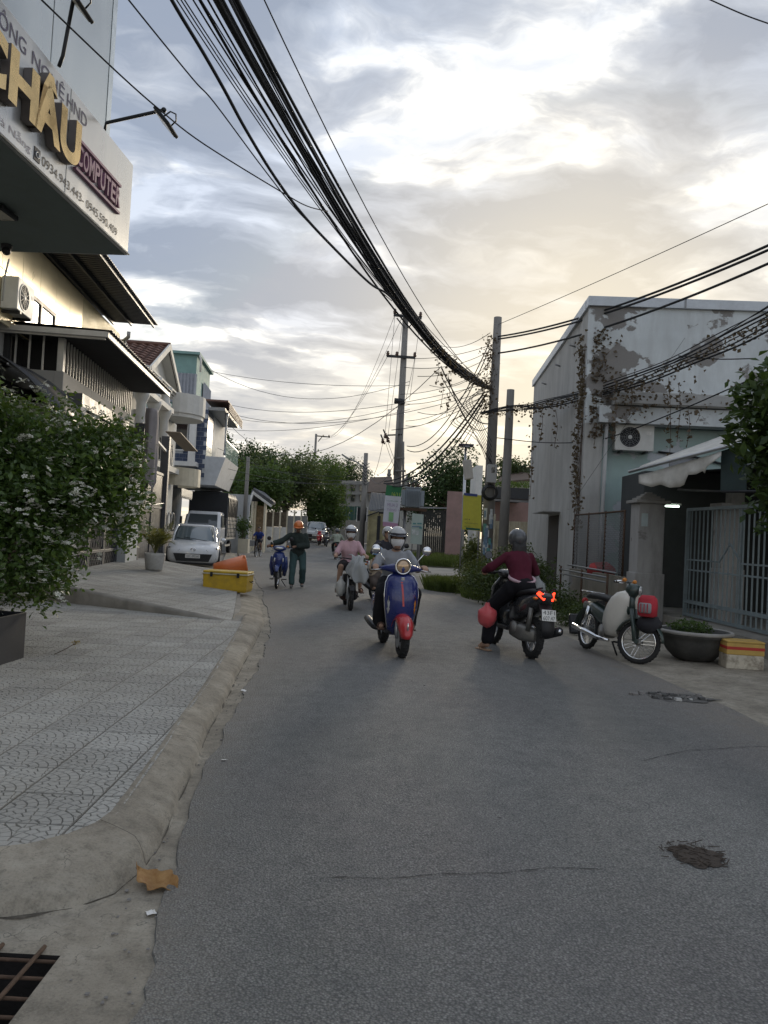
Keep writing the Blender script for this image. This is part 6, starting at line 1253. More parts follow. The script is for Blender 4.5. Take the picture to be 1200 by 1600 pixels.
        if style == 'cap':
            br = MB(HM); br.sheet([[Vector((r_ * .122 * math.cos(th), r_ * .145 * math.sin(th) - .005 + (.045 if math.sin(th) > 0 and r_ > 1.05 else 0) * math.sin(th), .02 - .012 * (r_ - 1) * 10)) for th in [2 * math.pi * j / 32 for j in range(33)]] for r_ in (.96, 1.12)]); br.build('brim', hm, o, True, solid=.01); MB(HM).tube([(0, -.13, .05), (0, -.05, .158), (0, .06, .158), (0, .13, .06)], .012, 6).build('ridge', hm, o, True)
        if visor:
            MB(HM).sheet([[Vector((.128 * math.sin(R(a)), .15 * math.cos(R(a)) + (.05 if k else 0) * math.cos(R(a)) - .005,   .078 - .02 * k)) for a in range(-62, 63, 8)] for k in (0, 1)]).build('visor', visor, o, True, solid=.008)
            MB(HM).sheet([[Vector((.123 * math.sin(R(a)), .146 * math.cos(R(a)) - .005, z_)) for a in range(-180, 181, 12)] for z_ in (.074, .10)]).build('helmet_band', visor, o, True, solid=.004)
        for s in (-1, 1): MB(HM).tube([(s * .1, .0, .02), (s * .085, .02, -.05), (s * .05, .05, -.115), (0, .06, -.125)], .007, 5).build('chin_strap', BLACKP, o, True)
    else:
        hb = MB(HM); hb.ball((0, -.015, .03), (.084, .098, .104), 18, 10); link('hair', remesh(hb, .012, .006, 30), HAIR, t, True)
    if hair:
        hb = MB(HM); L_ = hair
        for k in range(7): x = -.06 + .02 * k; hb.tube([(x, -.07, .02), (x * 1.15, -.105, -.07), (x * 1.25, -.115, -.07 - L_ * .5), (x * .9, -.10, -.07 - L_ + .03 * abs(k - 3) * .6)], [.03, .034, .03, .008], 8)
        link('hair', remesh(hb, .012, .006, 26), HAIR, t, True)
    return t
def sym(J, **kw):
    for k, (x, y, z) in kw.items(): J[k + 'L'] = (-x, y, z); J[k + 'R'] = (x, y, z)
    return J
J1 = sym({'pelvis': (0, -.17, .86), 'chest': (0, -.07, 1.13), 'neck': (0, -.02, 1.30), 'head': (0, .02, 1.435)}, sh=(.165, -.04, 1.265), el=(.285, .03, 1.05), wr=(.315, .245, 1.10), gr=(.32, .30, 1.075), hip=(.09, -.12, .84), kn=(.20, .26, .76), an=(.19, .10, .37), to=(.20, .27, .335))
figure('rider in grey t-shirt and white face mask on the deep blue retro scooter', b1_, RZ1, J1, SKIN, fabric('grey_tshirt', (.30, .31, .33)), fabric('black_trousers', (.016, .016, .018)), .42, 1.0, .0105, (paint('grey_white_helmet', (.42, .42, .42), .3), 'jet'), True, paint('dark_visor', (.03, .03, .04), .15), (pbr('brown_sandal', (.10, .06, .045), .7), False), (.05, 1, -.08), .026, .038)
J2 = {'pelvis': (0, -.25, .92), 'chest': (-.01, -.13, 1.2), 'neck': (-.01, -.08, 1.375), 'head': (0, -.03, 1.495), 'shL': (-.165, -.09, 1.305), 'shR': (.16, -.11, 1.305), 'elL': (-.36, .0, 1.13), 'wrL': (-.37, .20, 1.07), 'grL': (-.345, .255, 1.045), 'elR': (.30, -.02, 1.09), 'wrR': (.345, .20, 1.06), 'grR': (.335, .255, 1.04), 'hipL': (-.1, -.2, .88), 'hipR': (.1, -.2, .88), 'knL': (-.27, .10, .60), 'anL': (-.37, -.04, .12), 'toL': (-.42, .10, .05), 'knR': (.19, .22, .76), 'anR': (.16, .1, .40), 'toR': (.16, .26, .37)}
pr = figure('rider in maroon jacket with long dark hair on the dark grey scooter', b2_, RZ2, J2, SKIN, fabric('maroon_jacket', (.085, .016, .03)), fabric('black_flared_trousers', (.013, .013, .016)), .95, .97, .0105, (paint('charcoal_helmet', (.06, .063, .068), .35), 'jet'), False, None, (pbr('tan_sandal', (.36, .24, .16), .6), False), (.1, 1, .0), .024, .034, .2)
MB().lathe([(.175, .0), (.19, .015), (.185, .035)], 24, Matrix.Translation((0, -.235, .985)) @ Matrix.Diagonal((1, .82, 1, 1)) @ rotm(16, 'X')).build('shirt_hem', fabric('pink_hem', (.5, .36, .40)), pr, True, solid=.008)
J5 = sym({'pelvis': (0, -.22, .86), 'chest': (0, -.15, 1.17), 'neck': (0, -.11, 1.345), 'head': (0, -.06, 1.475)}, sh=(.155, -.12, 1.285), el=(.27, -.04, 1.06), wr=(.315, .19, 1.045), gr=(.31, .255, 1.02), hip=(.09, -.18, .84), kn=(.19, .2, .82), an=(.22, .08, .40), to=(.24, .22, .36))
figure('rider in pale pink t-shirt and striped white helmet on the electric bike', b5_, RZ5, J5, SKIN, fabric('pink_tshirt', (.58, .38, .42)), fabric('dark_shorts', (.03, .028, .03)), .44, .42, .013, (paint('white_helmet', (.62, .63, .65), .3), 'jet'), True, paint('navy_band', (.05, .055, .075), .3), (pbr('brown_sandal', (.10, .06, .045), .7), False), (.0, 1, -.03), .028, .03)
J4 = {'pelvis': (-.47, -.02, .93), 'chest': (-.45, .08, 1.24), 'neck': (-.45, .13, 1.43), 'head': (-.45, .18, 1.56), 'shL': (-.65, .08, 1.38), 'shR': (-.26, .12, 1.37), 'elL': (-.69, .13, 1.10), 'wrL': (-.42, .24, 1.07), 'grL': (-.36, .27, 1.05), 'fwL': (.3, .6, -.1), 'axL': (-1, 0, 0), 'elR': (-.04, .16, 1.19), 'wrR': (.22, .24, 1.10), 'grR': (.275, .27, 1.055), 'fwR': (.4, .6, -.1), 'axR': (1, 0, 0), 'hipL': (-.57, -.02, .9), 'hipR': (-.37, .0, .9), 'knL': (-.62, .13, .50), 'anL': (-.62, -.10, .13), 'toL': (-.63, .05, .06), 'knR': (-.35, .16, .50), 'anR': (-.35, .22, .10), 'toR': (-.34, .38, .05)}
pm = figure('man in dark green work clothes and orange hard hat pushing the blue motorbike', b4_, RZ4, J4, SKIND, fabric('dark_green_work_shirt', (.038, .05, .046)), fabric('green_work_trousers', (.055, .095, .095)), .93, .96, .014, (paint('orange_hard_hat', (.62, .17, .035), .35), 'cap'), False, None, (pbr('grey_boots', (.13, .13, .13), .8), True), (.05, 1, -.15), .045, .024, two=True)
J6 = sym({'pelvis': (0, -.22, .90), 'chest': (0, -.1, 1.2), 'neck': (0, -.03, 1.37), 'head': (0, .03, 1.5)}, sh=(.185, -.06, 1.32), el=(.33, .0, 1.10), wr=(.34, .2, 1.07), gr=(.335, .26, 1.04), hip=(.1, -.18, .87), kn=(.2, .2, .78), an=(.16, .1, .40), to=(.16, .26, .37))
figure('adult in charcoal shirt and pale helmet on the dark scooter behind the retro scooter', b6_, RZ6, J6, SKIN, fabric('charcoal_shirt', (.05, .05, .06)), fabric('brown_trousers', (.06, .05, .045)), .9, .95, .016, (paint('pale_grey_helmet', (.45, .46, .46), .3), 'jet'), False, None, None)
JC = sym({'pelvis': (0, .12, .62), 'chest': (0, .14, .84), 'neck': (0, .15, .96), 'head': (0, .17, 1.07)}, sh=(.12, .14, .93), el=(.17, .22, .78), wr=(.16, .3, .92), gr=(.15, .33, .98), hip=(.07, .12, .60), kn=(.08, .2, .48), an=(.08, .14, .38), to=(.08, .24, .36))
figure('child in blue helmet standing between the adult and handlebar of the dark scooter', F6 @ Vector((.30, .12, -.02)), RZ6, JC, SKIN, fabric('beige_child_shirt', (.4, .33, .24)), fabric('child_trousers', (.12, .1, .09)), .5, .9, .015, (paint('sky_blue_helmet', (.05, .22, .42), .3), 'cap'), False, None, None)
figure('rider in pale green hooded jacket seen from behind on the far dark scooter', b7_, 6, J6, SKIN, fabric('pale_green_jacket', (.30, .33, .27)), fabric('black_trousers', (.016, .016, .018)), .95, .95, .018, (paint('charcoal_helmet', (.06, .063, .068), .35), 'jet'), False, None, None, loose=.04)
JB = {'pelvis': (0, -.2, .90), 'chest': (0, -.06, 1.14), 'neck': (0, .02, 1.30), 'head': (0, .07, 1.42), 'shL': (-.15, -.01, 1.25), 'shR': (.15, -.01, 1.25), 'elL': (-.25, .1, 1.07), 'elR': (.25, .1, 1.07), 'wrL': (-.255, .24, .96), 'wrR': (.255, .24, .96), 'grL': (-.245, .28, .92), 'grR': (.245, .28, .92), 'hipL': (-.09, -.18, .88), 'hipR': (.09, -.18, .88), 'knL': (-.13, .16, .72), 'knR': (.13, .1, .56), 'anL': (-.14, -.04, .44), 'anR': (.14, .05, .25), 'toL': (-.14, .1, .41), 'toR': (.14, .18, .21)}
figure('cyclist in royal blue t-shirt and dark shorts on the small bicycle', bc.location, 176, JB, SKIND, fabric('royal_blue_tshirt', (.03, .05, .2)), fabric('dark_shorts', (.03, .028, .03)), .42, .45, .018, None, False, None, (pbr('brown_sandal', (.1, .06, .05), .7), False))
# ================================================================ overhead cables
CAB = pbr('cable_black', (.018, .019, .021), .6, var=.1, spec=.3); CABG = pbr('cable_grey', (.06, .062, .068), .6, var=.1, spec=.3)
def wire(pts, r, label, group, mat=None, n=5, name='overhead_cable'):
    pts = [Vector(p) for p in pts]; o = MB([None][0]).tube([p - pts[0] for p in pts], r, n).build(name, mat or CAB, None, True, fix=False); o.location = pts[0]; tag(o, label, 'cable', group); return o
def sagline(a, b, sag, n=18): a, b = Vector(a), Vector(b); return [a.lerp(b, i / n) - Vector((0, 0, 4 * sag * (i / n) * (1 - i / n))) for i in range(n + 1)]
S0, E0 = Vector((-4.15, 1.2, 9.4)), Vector((3.28, 24.85, 6.45))
for i in range(26):
    k = i / 25; ox = random.gauss(0, .2); oz = random.gauss(0, .14); sg_ = 1.68 + random.gauss(0, .05) + max(0, random.gauss(-.1, .12))
    if i > 19: ox -= .35; sg_ += random.uniform(.1, .32); oz -= .1
    pts = []; ph = random.random() * 6
    for j in range(31):
        u = j / 30; f = (1 - u) ** 1.3
        p = S0.lerp(E0, u) + Vector((ox * f + .03 * math.sin(ph + u * 9) * (1 - u), 0, oz * f + (.02 * math.sin(ph * 2 + u * 13)))) ; p.z -= 4 * sg_ * u * (1 - u) * (1 if i <= 19 else (1 - .35 * u)); pts.append(p)
    wire(pts, random.choice((.009, .012, .015, .018, .021)) if i <= 19 else .008, 'black cable in the thick bundle sagging across the street to the flyer-covered pole', 'cables of the main bundle')
wire([S0.lerp(E0, j / 30) + Vector((.25 * (1 - j / 30), 0, .55 * (1 - j / 30) - 4 * 1.55 * (j / 30) * (1 - j / 30))) for j in range(31)], .009, 'thin straight wire running just above the thick cable bundle', None)
BP, BD = Vector((-1.93, 8.27, 0)), Vector((.3156, 1, 0)).normalized(); BN = Vector((BD.y, -BD.x, 0))
def onb(pts): return [pxp(x, y, BP, BN) for x, y in pts]
def smoothpts(P, n=6):
    out = []
    for i in range(len(P) - 1):
        p0, p1, p2, p3 = P[max(0, i - 1)], P[i], P[i + 1], P[min(len(P) - 1, i + 2)]
        for k in range(n):
            t = k / n; out.append(.5 * ((2 * p1) + (p2 - p0) * t + (2 * p0 - 5 * p1 + 4 * p2 - p3) * t * t + (3 * p1 - p0 - 3 * p2 + p3) * t ** 3))
    return out + [P[-1]]
wire(smoothpts(onb([(228, -80), (268, 0), (317, 82), (350, 140), (384, 203), (428, 275), (471, 333), (520, 386), (577, 442), (607, 461), (640, 498)])), .02, 'thick loose cable hanging below the main bundle', None)
wire(smoothpts(onb([(140, -80), (201, 0), (300, 122), (336, 162), (415, 268), (470, 335), (560, 425), (612, 470)])), .008, 'thin slack wire curving down into the cable bundle', None)
P_ = Vector((-2.9, 6, 0)); n__ = Vector((1, -.28, 0)).normalized()
wire(smoothpts([pxp(65, 0, P_, n__), pxp(180, 110, P_, n__), pxp(250, 172, P_, n__), pxp(320, 226, P_, n__)] + onb([(440, 300), (480, 322), (512, 330)])), .008, 'single dark wire passing under the arm floodlight to the bundle', None)
wire(smoothpts([px(1106, -2, 9), px(1160, 22, 9), px(1204, 38, 8.8)]), .008, 'short wire high over the peeling house', None)
G2 = 'thick cables from the pole to the right'
for y0, x1, y1, r_ in ((526, 1310, 333, .028), (530, 1310, 341, .028), (552, 1310, 362, .028)): wire(sagline(px(776, y0, 25), px(x1, y1, 12.5), .32, 20), r_, 'thick black cable sagging from the pole top past the metal roof cap', G2)
wire(sagline(px(776, 508, 25), px(1300, 272, 13), .05), .009, 'thin straight wire above the thick cables over the metal roof cap', None)
G3 = 'creeper-grown cables'
VB = [px(752, 645, 25), px(800, 637, 23.5), px(836, 634, 22.2), px(905, 618, 20), px(1000, 590, 17.6), px(1100, 548, 15.6), px(1200, 498, 13.6), px(1320, 428, 11.6)]
VBs = smoothpts(VB)
for k in range(6): wire([p + Vector((0, random.uniform(-.03, .03), (k - 2.5) * .035 * (.4 + .06 * i) + .015 * math.sin(i * .7 + k))) for i, p in enumerate(VBs)], random.choice((.011, .016, .02)), 'cable in the creeper-grown bundle crossing the peeling house', G3)
wire(smoothpts([px(990, 600, 17.4), px(1100, 540, 15), px(1200, 478, 13), px(1320, 400, 11)]), .01, 'thin wire parting upward from the creeper-grown bundle', None)
wire(smoothpts([px(776, 684, 24.8), px(840, 691, 22.5), px(905, 691, 20.2), px(960, 681, 18.5), px(1060, 642, 16.4), px(1150, 603, 14.5), px(1320, 530, 11.6)]), .014, 'lower black cable passing in front of the air conditioner', None)
wire(smoothpts([px(1060, 556, 16), px(1120, 561, 15.5), px(1180, 560, 15)]), .012, 'short slack cable above the ledge of the peeling house', None)
wire(sagline(px(1070, 528, 18.8), px(905, 770, 18.6), .0, 2), .004, 'very thin wire slanting down the teal wall', None)
# from the pole down to the transformer pole and across the street
G4 = 'cables between the two poles'
for a, b, sg_, r_ in (((758, 618, 25), (600, 755, 33), .85, .035), ((757, 612, 25), (601, 752, 33), .7, .03), ((757, 625, 25), (604, 757, 33), 1.0, .025), ((758, 632, 25), (640, 747, 33), .8, .012), ((757, 640, 25), (645, 752, 33), .9, .012), ((765, 535, 25), (636, 697, 33), 1.0, .018), ((765, 545, 25), (636, 703, 33), 1.15, .018), ((768, 560, 25), (634, 665, 33), .7, .012), ((690, 575, 19), (766, 662, 25), .4, .018), ((700, 590, 19.5), (762, 668, 25), .55, .014), ((640, 500, 33), (766, 520, 25), .8, .01)):
    wire(sagline(px(*a), px(*b), sg_, 16), r_, 'black cable drooping between the flyer-covered pole and the transformer pole', G4)
for k in range(9):
    wire(sagline(px(764, 540 + k * 9, 25), px(640 + random.uniform(-30, 40), 560 + k * 14, 22 + random.uniform(-2, 5)), random.uniform(.1, .5), 12), .009, 'black cable drooping between the flyer-covered pole and the transformer pole', G4)
wire(smoothpts([px(690, 590, 22), px(720, 640, 23.5), px(748, 690, 24.6), px(775, 735, 24.8), px(782, 745, 24.4)]), .014, 'cable slanting down across the thick pole to its meter box', None)
G5 = 'thin wires across the street'
for a, b, sg_ in (((690, 572, 22), (350, 653, 38), 2.2), ((640, 596, 33), (320, 572, 40), 1.2), ((640, 602, 33), (318, 578, 40), .3), ((760, 600, 25), (330, 625, 42), .8), ((760, 612, 25), (340, 640, 42), .9), ((640, 640, 33), (330, 668, 45), .5), ((640, 632, 33), (350, 650, 45), .6), ((572, 742, 52), (385, 727, 45), .3), ((572, 748, 52), (340, 700, 40), .7), ((572, 752, 52), (300, 715, 36), .6), ((572, 756, 52), (340, 748, 40), .1), ((572, 718, 52), (628, 690, 33), 1.2), ((572, 724, 52), (628, 696, 33), 1.5)):
    wire(sagline(px(*a), px(*b), sg_, 16), .011, 'thin wire spanning low over the far street', G5, CABG)
G6 = 'drop wires of the transformer pole'
for a, b, sg_ in (((617, 492, 32.8), (514, 683, 72), 1.5), ((630, 492, 32.8), (505, 683, 72), 1.5), ((606, 556, 32.8), (497, 686, 72), 1.2), ((617, 492, 32.8), (602, 677, 32.5), -.0), ((657, 497, 32.8), (640, 625, 32.7), .0), ((630, 495, 32.8), (606, 683, 32.5), .0), ((648, 560, 32.8), (630, 640, 32.7), .1), ((602, 690, 32.5), (640, 765, 33), .3), ((606, 690, 32.5), (648, 765, 33), .3), ((598, 692, 32.5), (585, 740, 36), .2)):
    wire(sagline(px(*a), px(*b), sg_, 12), .009, 'thin conductor hanging from the transformer pole crossarms', G6, CABG)
for k in range(8):
    a0 = px(762, 600 + k * 6, 24.8); wire(smoothpts([a0, a0 + Vector((-.5 - .1 * k, -.2, -.5 + .1 * math.sin(k))), a0 + Vector((-.3, -.1, -1.0)), px(768, 690 + k * 8, 24.75)]), .01, 'tangled loop of spare cable on the thick pole', 'spare cable loops')
# dry creeper on cables and wall
DRY = leafm('dry_leaf', (.10, .075, .05), (.17, .135, .10), .25, .8, 9)
def creeper(label, P, size=.085, stems=None, group=None, mat=None):
    P = np.array(P); b = P[0].copy(); t = thing('dry_creeper', label, 'creeper', tuple(b), 0, group)
    leaves('leaf_mass', mat or DRY, P - b, size, t, kind='stuff', up=0, aspect=.75, fold=.5)
    if stems:
        for s_ in stems: MB().tube([Vector(p) - Vector(b) for p in s_], .006, 4).build('stem', RUST, t, fix=False)
    return t
def along(pts, dens, spread, drop, i0=0, i1=None):
    out = []; pts = pts[i0:i1]
    for a, b in zip(pts[:-1], pts[1:]):
        for _ in range(max(1, int((b - a).length * dens))):
            if random.random() < .8:
                p = a.lerp(b, random.random()); out.append((p.x + random.gauss(0, spread), p.y + random.gauss(0, spread), p.z + random.gauss(0, spread) - abs(random.gauss(0, drop))))
    return out
creeper('dry brown creeper leaves along the cable bundle in front of the peeling house', along(VBs, 70, .06, .12))
mb_ = [S0.lerp(E0, u) - Vector((0, 0, 4 * 1.68 * u * (1 - u))) for u in [.66 + .34 * i / 14 for i in range(15)]]
creeper('dry creeper leaves clinging to the end of the main cable bundle', along(mb_, 55, .07, .06))
creeper('dry creeper wrapped round the cables at the thick pole top', [(T1.x - .22 + random.gauss(0, .12), T1.y - .15 + random.gauss(0, .1), random.uniform(5.6, 8.2)) for _ in range(420)])
hp = []; hs = []
for x, y0, y1, d in ((830, 640, 780, 21), (845, 640, 690, 21), (868, 640, 700, 20), (690, 580, 640, 20), (700, 585, 650, 20), (683, 560, 600, 19), (1045, 590, 780, 17.4), (1060, 600, 690, 17), (930, 620, 700, 18.8), (960, 610, 690, 18.4), (985, 600, 650, 18), (1075, 640, 700, 17), (1090, 640, 660, 17)):
    hs.append([px(x + 3 * math.sin(q), y0 + (y1 - y0) * q / 4, d) for q in range(5)])
    for _ in range(int((y1 - y0) * .28)): p = px(x + random.gauss(0, 3), random.uniform(y0, y1), d); hp.append((p.x, p.y + random.gauss(0, .05), p.z))
creeper('dry creeper strands dangling from the cables beside the peeling house', hp, .1, hs)
vp = []
IM = mw(rh)
def wallv(n, f):
    for _ in range(n):
        v = f(); vp.append(tuple(IM @ Vector(v)))
wallv(460, lambda: (lambda zz_: (-.04 - abs(random.gauss(0, .03)), .5 + .25 * math.sin(zz_ * 2.1) + random.gauss(0, .28 + .12 * math.sin(zz_ * 3)), zz_))(random.uniform(1.9, 6.9)))
wallv(260, lambda: (.1 + abs(random.gauss(0, .25)), -.03 - abs(random.gauss(0, .03)), random.choice((random.uniform(5.6, 6.9), random.uniform(4.2, 5.4)))))
wallv(200, lambda: (.6 + random.expovariate(1.0), -.4 - abs(random.gauss(0, .05)), 5.1 + random.gauss(0, .3)))
creeper('dry brown creeper climbing the corner of the peeling house', vp, .1, [[tuple(IM @ Vector((-.03, .4 + .3 * math.sin(q + k), q * 1.1))) for q in range(7)] for k in range(5)])
# ================================================================ small objects on pavement and road
yb2 = thing('cooler_box', 'large yellow insulated box lying at the pavement edge', 'box', (gp(356, 922, .2).x, gp(356, 922, .2).y + .25, rz_(-3.4, 16.5) - .02), -4)
yb2.scale = (.94, .94, .94); yb2.location.x -= .05; yb2.location.z = rz_(yb2.location.x, 0) - .04; YB = pbr('scuffed_yellow', (.55, .36, .03), .5, var=.12, vsc=5, dirt=.4, dcol=(.22, .16, .05), dsc=6)
MB().loft([[Vector((x, y, z)) for x, y in ((-w_, -d), (w_, -d), (w_, d), (-w_, d))] for z, w_, d in ((0, .47, .27), (.06, .49, .29), (.36, .50, .30), (.38, .52, .32))]).build('tub', YB, yb2, bevel=.02); bx('lid_rim', pbr('pale_rim', (.5, .47, .35), .5), yb2, -.515, .515, -.325, .325, .382, .41, .008); bx('lid', YB, yb2, -.505, .505, -.31, .31, .412, .46, .02)
for x in (-.3, .3): bx('latch', DARKM, yb2, x - .03, x + .03, -.34, -.325, .33, .43, .005)
for s in (-1, 1): MB().tube([(s * .51, -.1, .25), (s * .56, -.08, .22), (s * .56, .08, .22), (s * .51, .1, .25)], .012, 6).build('handle', DARKM, yb2, True)
ob = thing('orange_bin', 'orange plastic bin tipped over behind the yellow box', 'bin', (gp(388, 903, .1).x + .12, 18.5, .14), 12); ob.scale = (1.2, 1.2, 1.2); OR = pbr('orange_plastic', (.55, .13, .025), .45, var=.08, dirt=.25, dcol=(.3, .08, .03)); MO = Matrix.Translation((0, 0, .26)) @ rotm(78, 'Y') @ rotm(15, 'Z')
def rr2(w_, d, z, n=16): return [Vector((w_ * math.copysign(abs(math.cos(a)) ** .5, math.cos(a)), d * math.copysign(abs(math.sin(a)) ** .5, math.sin(a)), z)) for a in [2 * math.pi * j / n for j in range(n)]]
MB(MO).loft([rr2(.17, .17, -.32), rr2(.19, .19, -.3), rr2(.25, .25, .30)], cap=False).build('bin_body', OR, ob, True, solid=.012); MB(MO).loft([rr2(.17, .17, -.33), rr2(.17, .17, -.32)]).build('bin_base', OR, ob); MB(MO).torus((0, 0, .31), .255, .02, Matrix.Diagonal((1, 1, 1.2, 1)), 28, 6).build('rim', OR, ob, True)
for s in (-1, 1): MB(MO).tube([(s * .1, -.26, -.28), (s * .1, -.28, -.2)], .04, 10).build('wheel', BLACKP, ob, True)
# bowl planter, foam box
bw = thing('bowl_planter', 'large dark concrete bowl planter in front of the barred gate', 'planter', (4.33, 10.55, .05)); BM = pbr('mossy_dark_concrete', (.055, .055, .052), .9, var=.3, vsc=4, bump=.4, dirt=.4, dcol=(.12, .115, .10), dsc=3)
MB().lathe([(.20, 0), (.26, .02), (.36, .12), (.43, .26), (.44, .31), (.475, .33), (.49, .37), (.475, .40), (.43, .40), (.41, .36)], 36).build('bowl', BM, bw, True); MB().lathe([(.001, .35), (.42, .345)], 30).build('soil', pbr('dark_soil', (.05, .04, .03), .95, bump=.6), bw); MB().torus((0, 0, .385), .475, .03, None, 40, 8, .9).build('rim', CONC2, bw, True)
GL = leafm('fresh_leaf', (.035, .07, .02), (.10, .16, .045), .35); P = blob_points([((-.12, -.02, .45), (.25, .22, .10)), ((.15, .1, .42), (.14, .14, .06))], 90, 8, .03, .2); leaves('seedlings', GL, P, .05, bw, kind='stuff')
fx = gp(1159, 1052); fb_ = thing('foam_box', 'small yellow and white foam box with a red stripe beside the bowl planter', 'box', (fx.x + .05, fx.y + .14, .05), -5); FY = pbr('yellow_foam', (.50, .33, .09), .7, var=.12, dirt=.35, dcol=(.2, .13, .05), dsc=5)
bx('upper_half', FY, fb_, -.235, .235, -.15, .15, .18, .33, .01); bx('red_stripe', pbr('red_tape', (.42, .04, .03), .6), fb_, -.237, .237, -.152, .152, .245, .285, .003); bx('lower_half', pbr('stained_white_foam', (.55, .50, .40), .8, var=.15, dirt=.8, dcol=(.10, .07, .05), dsc=7), fb_, -.233, .233, -.148, .148, 0, .18, .01); bx('lid', FY, fb_, -.24, .24, -.155, .155, .33, .36, .012)
ss2 = thing('black_slab', 'black plastic-wrapped slab leaning at the weeds beside the parked step-through', 'slab', (gp(893, 985, .04).x + .05, 12.9, .03), 8); MB(rotm(-12, 'X')).box((0, 0, .18), (.42, .1, .34)).build('slab_body', pbr('black_film', (.02, .021, .024), .3, bump=.5, bsc=12), ss2, bevel=.03); MB(rotm(-8, 'X')).box((.25, .05, .14), (.2, .12, .26), rotm(20, 'Z').to_3x3()).build('slab_side', bpy.data.materials['black_film'], ss2, bevel=.03)
cr = thing('plastic_crate', 'dark plastic crate pushed against the stained low wall', 'crate', (4.55, 15.15, .06), -5)
for z_ in (.02, .12, .22, .32): 
    for a in ((-.25, .25, -.17, -.15), (-.25, .25, .15, .17), (-.25, -.23, -.15, .15), (.23, .25, -.15, .15)): bx('crate_slat', BLACKP, cr, *a, z_, z_ + .06)
for x in (-.24, 0, .24): bx('crate_post', BLACKP, cr, x - .02, x + .02, -.175, -.14, 0, .38)
o = bag('red_sack', 'faded red cloth heap behind the chain-link fence', px(940, 892, 17.2), (.3, .26, .2), fabric('red_cloth', (.36, .06, .06)), 'cloth', knot=False)
# fallen leaf, sprig, stains, pothole debris
DL = leafm('fallen_leaf', (.30, .15, .05), (.42, .25, .10), .15, .7, 30); rows = []
for i in range(15):
    u = i / 14 * 2 - 1; wd = .062 * (1 - abs(u) ** 2.2) * (1 + .25 * math.sin(u * 9)) + .004
    rows.append([Vector((u * .105, v * wd, .022 * (v * v) * (1 + .5 * math.sin(u * 4)) + .03 * max(0, -u) ** 2 + .008 * math.sin(u * 6 + v * 3) + .012 * v * u)) for v in (-1, -.6, -.25, 0, .25, .6, 1)])
o = MB().sheet(rows).build('dry_leaf', DL, None, True, solid=.0015); g_ = gp(242, 1388); o.location = (g_.x, g_.y + .02, .012); o.rotation_euler = (R(8), R(6), R(-20)); tag(o, 'large curled brown leaf lying in the gutter by the kerb', 'leaf')
def patch(name, label, c, rx_, ry_, z, mat, cat, seed, n=40, spike=.35):
    pts = [(c[0] + rx_ * (1 + spike * noise.noise(Vector((math.cos(a) * 2, math.sin(a) * 2, seed))) + .22 * noise.noise(Vector((math.cos(a) * 7, math.sin(a) * 7, seed)))) * math.cos(a), c[1] + ry_ * (1 + spike * noise.noise(Vector((math.cos(a) * 2, math.sin(a) * 2, seed + 5))) + .25 * noise.noise(Vector((math.cos(a) * 8, math.sin(a) * 8, seed + 2)))) * math.sin(a)) for a in [2 * math.pi * j / n for j in range(n)]]
    o = MB().add([(x, y, z) for x, y in pts] + [(c[0], c[1], z + .004)], [(i, (i + 1) % n, n) for i in range(n)]).build(name, mat); return tag(o, label, cat)
STAIN = pbr('crushed_dung', (.055, .043, .034), .95, var=.4, vsc=30, bump=.8, bsc=60)
def roadz(x, y): u = (x - EA(y)) / (ER(y) - EA(y)); return .012 + .035 * (1 - (2 * u - 1) ** 2)
g_ = gp(1088, 1340, .04); zr = roadz(g_.x, g_.y); rd = tag(patch('dung_stain', 'x', (g_.x, g_.y), .13, .12, zr + .004, STAIN, 'stain', 3.1, 60, .6), 'dark brown crushed stain with fibres on the asphalt', 'stain')
for k in range(70):
    a = random.uniform(0, 6.28); r_ = random.random() ** .6; p = Vector((g_.x + .16 * r_ * math.cos(a), g_.y + .17 * r_ * math.sin(a), zr + .008)); d = Vector((random.gauss(0, 1), random.gauss(0, .6), random.uniform(-.05, .15))).normalized() * random.uniform(.02, .06); MB().bar(p, p + d, .004, .003).build('fibre', STAIN, rd, fix=False)
g_ = gp(1050, 1089, .03); zr = roadz(g_.x, g_.y); ph = tag(patch('pothole', 'x', (g_.x, g_.y), .42, .2, zr + .004, pbr('broken_asphalt', (.10, .097, .09), .95, var=.4, vsc=18, bump=1, bsc=40), 'pothole', 8.3, 60, .5), 'broken pothole with loose rubble near the bowl planter', 'pothole')
RUB = [pbr('rubble_dark', (.075, .074, .072), .95, bump=.5), pbr('rubble_grey', (.2, .19, .18), .9, bump=.5), pbr('rubble_white', (.5, .5, .48), .9)]
def chunk(c, s, mat, par):
    mb = MB(); vs = [Vector((random.uniform(.6, 1) * sx_ * s, random.uniform(.6, 1) * sy_ * s, random.uniform(.5, 1) * sz_ * s * .5)) + Vector(c) for sx_ in (-1, 1) for sy_ in (-1, 1) for sz_ in (-1, 1)]
    return mb.add(vs, [(0, 1, 3, 2), (4, 6, 7, 5), (0, 4, 5, 1), (2, 3, 7, 6), (0, 2, 6, 4), (1, 5, 7, 3)]).build('rubble', mat, par, fix=False)
for k in range(80):
    a = random.uniform(0, 6.28); r_ = random.random() ** .5; s_ = random.choice((.006, .009, .012, .02, .034)); chunk((g_.x + .42 * r_ * math.cos(a), g_.y + .17 * r_ * math.sin(a), zr + .006 + s_ * .3), s_, random.choices(RUB, (6, 5, .6))[0], ph)
gv = MB()
